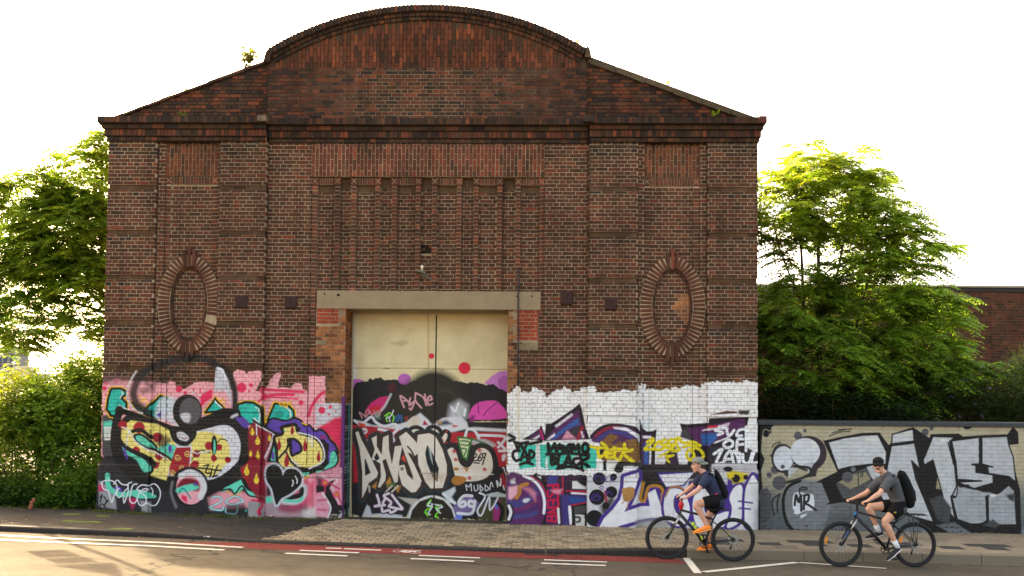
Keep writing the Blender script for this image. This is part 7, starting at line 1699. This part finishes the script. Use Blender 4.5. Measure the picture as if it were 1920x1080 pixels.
    # drivetrain on the far side, cranks both sides
    mb = MB(); far = -sd.T
    n = 34; ringc = [tuple(bb + far * .045 + (sd.ex * math.cos(a) + sd.up * math.sin(a)) * .074) for a in np.linspace(0, 2 * math.pi, n, endpoint=False)]; mb.tube(ringc, .006, 6, closed=True)
    for k in range(5): a = k * 2 * math.pi / 5; mb.tube([tuple(bb + far * .045), tuple(bb + far * .045 + (sd.ex * math.cos(a) + sd.up * math.sin(a)) * .072)], .007, 6)
    add(mb, 'chainring', M_DKM)
    mb = MB()
    for r_ in (.032, .042, .052, .06): mb.tube([tuple(rc + far * (.055 - (r_ - .03) * .4) + (sd.ex * math.cos(a) + sd.up * math.sin(a)) * r_) for a in np.linspace(0, 2 * math.pi, 22, endpoint=False)], .003, 5, closed=True)
    add(mb, 'cassette', M_ALU)
    mb = MB(); dz = sd.up * .074; dj = rc - sd.up * .15 + sd.ex * .03 + far * .05
    mb.tube([tuple(bb + far * .045 + dz), tuple(rc + far * .05 + sd.up * .045)], .004, 5); mb.tube([tuple(bb + far * .045 - dz), tuple(dj)], .004, 5); mb.tube([tuple(dj), tuple(rc + far * .05 - sd.up * .045)], .004, 5); add(mb, 'chain', M_DKM)
    mb = MB(); mb.tube([tuple(rc + far * .06), tuple(rc + far * .07 - sd.up * .07), tuple(dj)], [.012, .014, .012], 8); mb.ellipsoid(tuple(dj), (.022, .012, .022), 10, 6); add(mb, 'derailleur', M_DKM)
    for p, t in ((opt['pedal_near'], 1), (opt['pedal_far'], -1)):
        inn = p - sd.T * np.dot(p - bb, sd.T) + sd.T * t * .062
        mb = MB(); mb.tube([tuple(bb + sd.T * t * .05), tuple(inn)], [.014, .011], 8); ca = add(mb, 'crank', M_DKM)
        mb = MB(); pd = p; mb.hexa([tuple(pd + sd.ex * i * .045 + sd.T * (j * .048) + sd.up * l * .010) for l in (-1, 1) for i, j in ((-1, -1), (1, -1), (1, 1), (-1, 1))]); mb.tube([tuple(inn), tuple(pd)], .008, 6); add(mb, 'pedal', M_DKM, ca)
    if opt.get('rack'):
        mb = MB()
        A, B = sd.j(*opt['rack'][0]), sd.j(*opt['rack'][1])
        for t in (-.06, .06): mb.tube([tuple(st + sd.T * t * .3), tuple(A + sd.T * t), tuple(B + sd.T * t)], .007, 6); mb.tube([tuple(rc + sd.T * t * 1.1), tuple(A + (B - A) * .55 + sd.T * t)], .006, 6); mb.tube([tuple(rc + sd.T * t * 1.1), tuple(A + (B - A) * .25 + sd.T * t)], .006, 6)
        for k in (.1, .4, .7, .98): q = A + (B - A) * k; mb.tube([tuple(q - sd.T * .06), tuple(q + sd.T * .06)], .006, 6)
        mb.hexa([tuple(A + (B - A) * (.5 + i * .42) + sd.T * j * .05 + sd.up * (l * .012 + .01)) for l in (-1, 1) for i, j in ((-1, -1), (1, -1), (1, 1), (-1, 1))])
        add(mb, 'rear_rack', M_BLACK)
    if opt.get('bag'):
        q = sd.j(*opt['bag']); mb = MB(); loft(mb, [q + sd.up * .05, q + sd.up * .01, q - sd.up * .05], [.045, .055, .04], [.035, .048, .03], sd.T); o = add(mb, 'handlebar_lamp', M_REDP); o['label'] = 'bright red lamp housing under the handlebar'
    return root

def skin_mat(name, c):
    m, nt, b = nodes(name); p = pos(nt); setc(nt, b, ramp(nt, noise(nt, 9, 4, .6, p), [(.3, tuple(np.array(lin(c)) * .88)), (.7, tuple(np.array(lin(c)) * 1.08))]))
    b.inputs['Roughness'].default_value = .5; b.inputs['Subsurface Weight'].default_value = .08; b.inputs['Subsurface Radius'].default_value = (.02, .008, .004); return m
def cloth_mat(name, c, scale=5): return flat_mat(name, L4(*c), .85, .22, scale, bmp=.5, bscale=30, spec=.2)
def rider(sd, J, label, opt):
    """J: joints in world space. One continuous body, clothes over it"""
    T, ex, up = sd.T, sd.ex, sd.up
    root = empty('person', tuple((sd.F + sd.R) / 2), label, 'person')
    sk = opt['skin']; B = MB()
    hip, chest, neck, head = J['hip'], J['chest'], J['neck'], J['head']
    f, hu = unit(opt['face']), unit(opt['head_up']); hs = unit(np.cross(f, hu)); f = np.cross(hu, hs)
    waist = hip * .58 + chest * .42 - ex * .015
    tors = [hip, waist, chest * .75 + waist * .25, chest, chest * .45 + neck * .55]
    loft(B, tors, [.155, .135, .165, .18, .12], [.105, .095, .11, .11, .08], T, 18)
    loft(B, [chest * .3 + neck * .7, neck, head - hu * .05], [.068, .055, .052], [.062, .055, .052], T)
    # head: skull, face, jaw, nose, ears
    rotm = Matrix(((hs[0], f[0], hu[0]), (hs[1], f[1], hu[1]), (hs[2], f[2], hu[2])))
    def hp(x, y, z): return head + hs * x + f * y + hu * z
    B.ellipsoid(tuple(hp(0, -.012, .035)), (.076, .095, .088), 18, 12, rot=rotm); B.ellipsoid(tuple(hp(0, .030, -.030)), (.060, .062, .085), 16, 10, rot=rotm); B.ellipsoid(tuple(hp(0, .055, -.095)), (.036, .032, .026), 12, 8, rot=rotm)
    B.tube([tuple(hp(0, .088, .012)), tuple(hp(0, .106, -.022)), tuple(hp(0, .090, -.036))], [.009, .016, .013], 8)
    B.ellipsoid(tuple(hp(0, .080, .022)), (.046, .018, .012), 12, 6, rot=rotm); B.ellipsoid(tuple(hp(0, .086, -.062)), (.024, .012, .009), 10, 6, rot=rotm)
    for s in (-1, 1): B.ellipsoid(tuple(hp(s * .078, -.012, -.010)), (.010, .022, .032), 8, 8, rot=rotm); B.ellipsoid(tuple(hp(s * .040, .060, -.02)), (.022, .024, .022), 8, 6, rot=rotm)
    for sd_, sg in (('near', 1), ('far', -1)):
        sh, el, wr, gr = J['sh_' + sd_], J['el_' + sd_], J['wr_' + sd_], J['gr_' + sd_]
        m = lambda a, b, t: a * (1 - t) + b * t
        loft(B, [chest * .5 + sh * .5, sh, m(sh, el, .35), m(sh, el, .8), el, m(el, wr, .25), m(el, wr, .65), wr], [.075, .062, .054, .043, .040, .043, .034, .027], [.075, .062, .054, .043, .042, .043, .032, .023], T, 14)
        bar = unit(J['gr_near'] - J['gr_far'])
        kn = gr + up * .020 - ex * .004
        loft(B, [wr, m(wr, kn, .5), kn], [.030, .040, .043], [.022, .019, .015], bar, 12)
        for k, ln in enumerate((.92, 1.05, 1.0, .82)):                   # four fingers closed round the grip
            o = bar * (.033 - .022 * k) * sg
            B.tube([tuple(kn + o - ex * .01), tuple(gr + o + ex * .026 * ln + up * .018), tuple(gr + o + ex * .034 * ln - up * .010), tuple(gr + o + ex * .014 - up * .030 * ln), tuple(gr + o - ex * .006 - up * .028)], [.0105, .010, .0095, .0088, .007], 8)
        th = -bar * sg * .043
        B.tube([tuple(m(wr, kn, .55) + th * .7), tuple(gr + th + up * .012 - ex * .012), tuple(gr + th * 1.05 - up * .012 + ex * .006), tuple(gr + th * .9 - up * .022 + ex * .018)], [.013, .011, .0105, .008], 8)
        hj, kn_, an = J['hip_' + sd_], J['kn_' + sd_], J['an_' + sd_]
        calf = unit(np.cross(kn_ - an, T)); calf = calf if np.dot(calf, ex) < 0 else -calf
        loft(B, [hj, m(hj, kn_, .3), m(hj, kn_, .7), m(hj, kn_, .95), m(kn_, an, .06), m(kn_, an, .28) + calf * .014, m(kn_, an, .55) + calf * .008, m(kn_, an, .85), an], [.092, .085, .066, .056, .054, .057, .046, .034, .035], [.098, .088, .068, .060, .057, .060, .047, .035, .038], T, 16)
        ft = J['ft_' + sd_]; loft(B, [an, an * .55 + ft * .45 - up * .03, ft], [.034, .038, .036], [.034, .030, .02], T, 12)
    body = fuse(B, 'body', skin_mat('skin_' + opt['id'], sk), root, .0065, 4, .5)
    # shirt with short sleeves
    C = MB()
    bend = hip * .92 + waist * .08
    loft(C, [bend - unit(waist - hip) * .05, waist - ex * .006, tors[2], tors[3], chest * .42 + neck * .58], [.172, .152, .181, .198, .125], [.122, .112, .128, .130, .098], T, 20)
    for sd_ in ('near', 'far'):
        sh, el = J['sh_' + sd_], J['el_' + sd_]; loft(C, [chest * .75 + sh * .25 + up * .012, chest * .4 + sh * .6 + up * .008, sh, sh * .6 + el * .4, sh * .30 + el * .70], [.10, .094, .082, .074, .068], [.10, .094, .082, .074, .068], T, 14, round_ends=False)
    fuse(C, 'shirt', opt['shirt'], root, .009, 3)
    # shorts
    C = MB(); loft(C, [hip + unit(waist - hip) * .09, hip, hip - unit(waist - hip) * .05], [.168, .172, .15], [.118, .125, .11], T, 18)
    for sd_ in ('near', 'far'):
        hj, kn_ = J['hip_' + sd_], J['kn_' + sd_]; loft(C, [hip * .4 + hj * .6, hj, hj * .6 + kn_ * .4, hj * (1 - opt['short_len']) + kn_ * opt['short_len']], [.11, .108, .104, .098], [.118, .116, .108, .10], T, 16, round_ends=False)
    fuse(C, 'shorts', opt['shorts'], root, .009, 3)
    # shoes and socks
    for sd_ in ('near', 'far'):
        an, ft = J['an_' + sd_], J['ft_' + sd_]; d = unit(ft - an); fwd = unit(ft - an + up * .075)
        heel = an - up * .055 - fwd * .045; toe = heel + fwd * .275
        if np.dot(toe - heel, ex) < 0: toe = heel + ex * .27
        fw = unit(toe - heel); n_ = unit(np.cross(fw, T)); n_ = n_ if n_[2] > 0 else -n_
        C = MB(); loft(C, [heel + n_ * .022, heel + fw * .06 + n_ * .024, heel + fw * .15 + n_ * .020, heel + fw * .22 + n_ * .016, toe + n_ * .010], [.037, .041, .046, .046, .030], [.038, .042, .034, .026, .018], T, 14); loft(C, [heel + fw * .04 + n_ * .03, an + d * .0 - up * .005], [.040, .043], [.046, .048], T, 14)
        so = fuse(C, 'shoe', opt['shoe'], root, .007, 2)
        C = MB(); loft(C, [heel - n_ * .010 - fw * .005, heel + fw * .08 - n_ * .012, heel + fw * .17 - n_ * .012, toe - n_ * .004 + fw * .006], [.036, .040, .047, .028], [.013, .012, .012, .010], T, 12); cpart(C, 'sole', opt['sole'], so)
        if opt.get('sock') is not None:
            kn_ = J['kn_' + sd_]; C = MB(); loft(C, [an - up * .01, an * .88 + kn_ * .12, an * .72 + kn_ * .28], [.042, .042, .045], [.045, .043, .047], T, 14, round_ends=False); cpart(C, 'sock', opt['sock'], root)
    # hair, cap, face details
    C = MB(); C.ellipsoid(tuple(hp(0, -.026, .035)), (.083, .094, .090), 18, 12, rot=rotm); C.ellipsoid(tuple(hp(0, -.066, -.025)), (.062, .042, .055), 14, 10, rot=rotm); fuse(C, 'hair', opt['hair'], root, .007, 2)
    cb_ = opt['cap_dir']
    C = MB(); C.ellipsoid(tuple(hp(0, -.010, .068)), (.092, .110, .078), 20, 12, rot=rotm)
    for q in (C,):
        v = C.v[0]; loc = (v - head) @ np.stack([hs, f, hu], 1); lowm = loc[:, 2] < .045; loc[lowm, 2] = .045 + (loc[lowm, 2] - .045) * .08; C.v[0] = head + loc @ np.stack([hs, f, hu], 0)
    cap_o = cpart(C, 'cap', opt['cap'], root)
    C = MB(); vs = []; fs = []; n = 12
    for layer in (0, 1):
        for ring_ in range(4):
            for k in range(n):
                a = math.pi * (k / (n - 1)) ; rr = (.088, .12, .150, .170)[ring_]; x = rr * math.cos(a) * (.95 if ring_ == 0 else .52 + .12 * (3 - ring_) * .8); y = cb_ * ((.095 if ring_ else .06) * math.sin(a) + (.0, .035, .065, .085)[ring_] * math.sin(a) + .01); z = .055 - .008 * ring_ * ring_ * .5 - layer * .006 - .01 * abs(math.cos(a))
                vs.append(hp(x, y, z))
    for layer in (0, 1):
        for ring_ in range(3):
            for k in range(n - 1): a0 = layer * 4 * n + ring_ * n + k; q = (a0, a0 + 1, a0 + n + 1, a0 + n); fs.append(q if layer == 0 else q[::-1])
    for k in range(n - 1): a0 = 3 * n + k; fs.append((a0, a0 + 1, a0 + 1 + 4 * n, a0 + 4 * n))
    C.add(vs, fs, smooth=True); cpart(C, 'brim', opt['cap'], cap_o)
    if opt.get('glasses'):
        C = MB()
        for s in (-1, 1): C.ellipsoid(tuple(hp(s * .034, .086, .006)), (.030, .012, .022), 12, 8, rot=rotm); C.tube([tuple(hp(s * .062, .075, .012)), tuple(hp(s * .080, .0, .008)), tuple(hp(s * .080, -.02, .004))], .005, 6)
        C.tube([tuple(hp(-.02, .094, .012)), tuple(hp(.02, .094, .012))], .005, 6); cpart(C, 'sunglasses', opt['glasses'], root)
        C = MB(); C.tube([tuple(hp(-.032, .088, -.056)), tuple(hp(-.012, .102, -.046)), tuple(hp(.012, .102, -.046)), tuple(hp(.032, .088, -.056))], [.006, .010, .010, .006], 8); cpart(C, 'moustache', opt['hair'], root)
    else:
        for s in (-1, 1):
            C = MB(); C.ellipsoid(tuple(hp(s * .033, .083, .006)), (.013, .008, .007), 10, 6, L4(230, 226, 220), rot=rotm); C.ellipsoid(tuple(hp(s * .033, .0895, .006)), (.005, .004, .005), 8, 6, L4(50, 40, 34), rot=rotm); cpart(C, 'eye', M_EYE, root)
            C = MB(); C.tube([tuple(hp(s * .016, .094, .024)), tuple(hp(s * .036, .091, .029)), tuple(hp(s * .054, .078, .024))], [.004, .005, .003], 6); cpart(C, 'eyebrow', opt['hair'], root)
        C = MB(); C.ellipsoid(tuple(hp(opt['bud'] * .087, -.004, -.012)), (.007, .009, .013), 8, 6); cpart(C, 'earbud', M_WPL, root)
    return root
M_EYE = col_mat('eyeball', .3, .02); M_WPL = flat_mat('white_plastic', L4(232, 232, 232), .4, .03)
def backpack(sd, c, dirv, size, label, straps):
    """c: centre; dirv: spine direction; size: half length, half width, half depth"""
    T = sd.T; d = unit(dirv); n = unit(np.cross(d, T)); n = n if np.dot(n, sd.ex) < 0 else -n
    L, Wd, D = size; root = empty('backpack', tuple(c - d * L), label, 'backpack')
    C = MB(); loft(C, [c - d * L * .92, c - d * L * .5 + n * D * .12, c + n * D * .1, c + d * L * .55, c + d * L * .9], [Wd * .85, Wd, Wd, Wd * .92, Wd * .7], [D * .75, D, D, D * .8, D * .5], T, 20); fuse(C, 'bag', M_PACK, root, .009, 3)
    C = MB(); loft(C, [c - d * L * .75 + n * D * .75, c - d * L * .25 + n * D * .88, c + d * L * .1 + n * D * .75], [Wd * .7, Wd * .75, Wd * .6], [D * .3, D * .36, D * .25], T, 16); fuse(C, 'front_pocket', M_PACK, root, .009, 3)
    C = MB(); C.tube([tuple(c + d * L * .9 - T * .03), tuple(c + d * (L * .9 + .05) - T * .02 - n * .02), tuple(c + d * (L * .9 + .05) + T * .02 - n * .02), tuple(c + d * L * .9 + T * .03)], .008, 8); cpart(C, 'carry_loop', M_PACK, root)
    for st in straps:
        C = MB(); loft(C, st, [.026] * len(st), [.008] * len(st), T, 8); cpart(C, 'shoulder_strap', M_PACK, root)
    return root
M_PACK = cloth_mat('black_nylon', (22, 22, 23), 12)

# ---- first rider: navy shirt, orange shoes
s1 = Side((1250, 1049), (1374, 1052.6), (1180, 830, 4.697))
G1n, G1f = s1.j(462, 500, .30), s1.j(436, 478, -.30)
P1 = dict(bb=(662, 888), head_top=(455, 585), head_bot=(440, 640), seat_top=(738, 676), saddle=(778, 590))
bk1 = bicycle(s1, P1, 'mountain_bicycle', 'black mountain bike with lime decals and a red handlebar lamp', dict(R=.366, decals=[((552, 700), (612, 785), .022), ((628, 818), (650, 858), .018), ((352, 800), (388, 745), .014), ((862, 795), (892, 822), .006)], dm=M_LIME, grip_near=G1n, grip_far=G1f, pedal_near=s1.j(652, 812, .13), pedal_far=s1.j(690, 962, -.13), bag=(456, 553)))
hip1 = s1.j(778, 505); ch1 = s1.j(700, 335); nk1 = s1.j(655, 262)
J1 = dict(hip=hip1, chest=ch1, neck=nk1, head=s1.j(602, 200),
          sh_near=s1.j(682, 318, .17), el_near=s1.j(604, 418, .24), wr_near=s1.j(490, 488, .29), gr_near=G1n, sh_far=s1.j(640, 300, -.17), el_far=s1.j(545, 392, -.24), wr_far=s1.j(462, 456, -.29), gr_far=G1f,
          hip_near=s1.j(772, 510, .085), kn_near=s1.j(582, 545, .10), an_near=s1.j(684, 735, .105), ft_near=s1.j(622, 790, .11), hip_far=s1.j(775, 515, -.085), kn_far=s1.j(690, 668, -.10), an_far=s1.j(722, 898, -.105), ft_far=s1.j(665, 945, -.11))
rider(s1, J1, 'cyclist in navy t-shirt, black shorts and orange shoes leaning forward over the handlebar', dict(id='a', skin=(206, 152, 124), face=s1.ex * .96 + s1.T * .12 - s1.up * .16, head_up=s1.up + s1.ex * .10, shirt=cloth_mat('navy_cotton', (48, 54, 76)), shorts=cloth_mat('black_sport_cloth', (20, 20, 22)), short_len=.62,
      shoe=flat_mat('orange_knit', L4(250, 138, 44), .7, .15, 20), sole=flat_mat('orange_rubber', L4(255, 168, 70), .6), sock=None, hair=flat_mat('brown_hair', L4(70, 50, 36), .8, .3, 60), cap=cloth_mat('grey_cap', (128, 130, 116)), cap_dir=-1, bud=1))
d1 = ch1 - hip1
backpack(s1, (hip1 * .30 + ch1 * .70) - s1.ex * .150 + s1.up * .055, d1 + s1.up * .03 - s1.ex * .02, (.25, .145, .062), 'slim black backpack worn by the cyclist in navy', [[ch1 + s1.T * sgn * .12 - s1.ex * .11 + s1.up * .10, ch1 + s1.T * sgn * .125 + s1.up * .135 + s1.ex * .01, ch1 + s1.T * sgn * .13 + s1.ex * .115 + s1.up * .03, ch1 + s1.T * sgn * .15 + s1.ex * .06 - s1.up * .12] for sgn in (1, -1)])

q_ = s1.j(768, 451, .165); C = MB(); C.ellipsoid(tuple(q_), (.022, .008, .012), 8, 6); o = cpart(C, 'hem_tag', flat_mat('pink_tag', L4(236, 44, 120), .6), bpy.data.objects['person']); o['label'] = 'small pink tag at the shirt hem'
# ---- second rider: grey shirt, cap and sunglasses
s2 = Side((1576, 1062.8), (1715, 1063.4), (1500, 830, 4.32))
G2n, G2f = s2.j(520, 490, .31), s2.j(398, 470, -.31)
P2 = dict(bb=(700, 862), head_top=(462, 548), head_bot=(448, 612), seat_top=(762, 655), saddle=(808, 578))
bk2 = bicycle(s2, P2, 'trekking_bicycle', 'black bike with rear rack, blue trim and orange wheel reflectors', dict(R=.372, decals=[((366, 765), (398, 712), .010), ((450, 560), (446, 590), .016), ((846, 848), (880, 840), .007)], dm=M_BLUE, grip_near=G2n, grip_far=G2f, pedal_near=s2.j(768, 942, .13), pedal_far=s2.j(622, 790, -.13), rack=((850, 580), (1015, 588)), rf=math.radians(14), rr=math.radians(18)))
hip2 = s2.j(800, 520); ch2 = s2.j(735, 320); nk2 = s2.j(672, 238)
J2 = dict(hip=hip2, chest=ch2, neck=nk2, head=s2.j(634, 186),
          sh_near=s2.j(722, 315, .18), el_near=s2.j(640, 415, .25), wr_near=s2.j(545, 474, .30), gr_near=G2n, sh_far=s2.j(640, 312, -.18), el_far=s2.j(530, 412, -.26), wr_far=s2.j(425, 456, -.31), gr_far=G2f,
          hip_near=s2.j(792, 535, .09), kn_near=s2.j(682, 645, .12), an_near=s2.j(792, 850, .11), ft_near=s2.j(738, 936, .12), hip_far=s2.j(780, 510, -.09), kn_far=s2.j(548, 520, -.10), an_far=s2.j(640, 722, -.105), ft_far=s2.j(575, 775, -.11))
rider(s2, J2, 'cyclist in grey t-shirt, black cap and sunglasses glancing towards the street', dict(id='b', skin=(212, 158, 126), face=s2.ex * .50 + s2.T * .86 - s2.up * .02, head_up=s2.up + s2.ex * .02, shirt=cloth_mat('grey_melange', (82, 82, 84)), shorts=cloth_mat('black_shorts_cloth', (18, 18, 19)), short_len=.50,
      shoe=flat_mat('black_canvas', L4(30, 30, 32), .7, .2, 20), sole=flat_mat('white_rubber', L4(226, 224, 220), .6), sock=cloth_mat('white_sock', (226, 224, 222), 20), hair=flat_mat('brown_hair_dark', L4(84, 62, 44), .8, .3, 60), cap=cloth_mat('black_cap', (24, 24, 25)), cap_dir=1, glasses=flat_mat('dark_lens', (.01, .01, .011, 1), .12, .02, 3, spec=.6), bud=1))
d2 = ch2 - hip2
backpack(s2, (hip2 * .36 + ch2 * .64) - s2.ex * .205 + s2.up * .045, d2 * .8 + s2.up * .12, (.29, .16, .105), 'bulky black backpack worn by the cyclist in grey', [[ch2 + s2.T * sgn * .12 - s2.ex * .11 + s2.up * .10, ch2 + s2.T * sgn * .125 + s2.up * .135 + s2.ex * .01, ch2 + s2.T * sgn * .13 + s2.ex * .115 + s2.up * .03, ch2 + s2.T * sgn * .15 + s2.ex * .07 - s2.up * .14] for sgn in (1, -1)])
q_ = s2.j(770, 568, .205); C = MB()
for k in range(2): C.hexa([tuple(q_ + s2.ex * (i * .014 + .004 - k * .012) + s2.up * (j * .012 + k * .012) + s2.T * l * .006) for l in (-1, 1) for i, j in ((-1, -.6), (1, -.3), (1, .6), (-1, .3))])
o = cpart(C, 'shorts_logo', flat_mat('gold_print', L4(196, 160, 50), .5), bpy.data.objects['person.001']); o['label'] = 'small gold logo on the shorts leg'
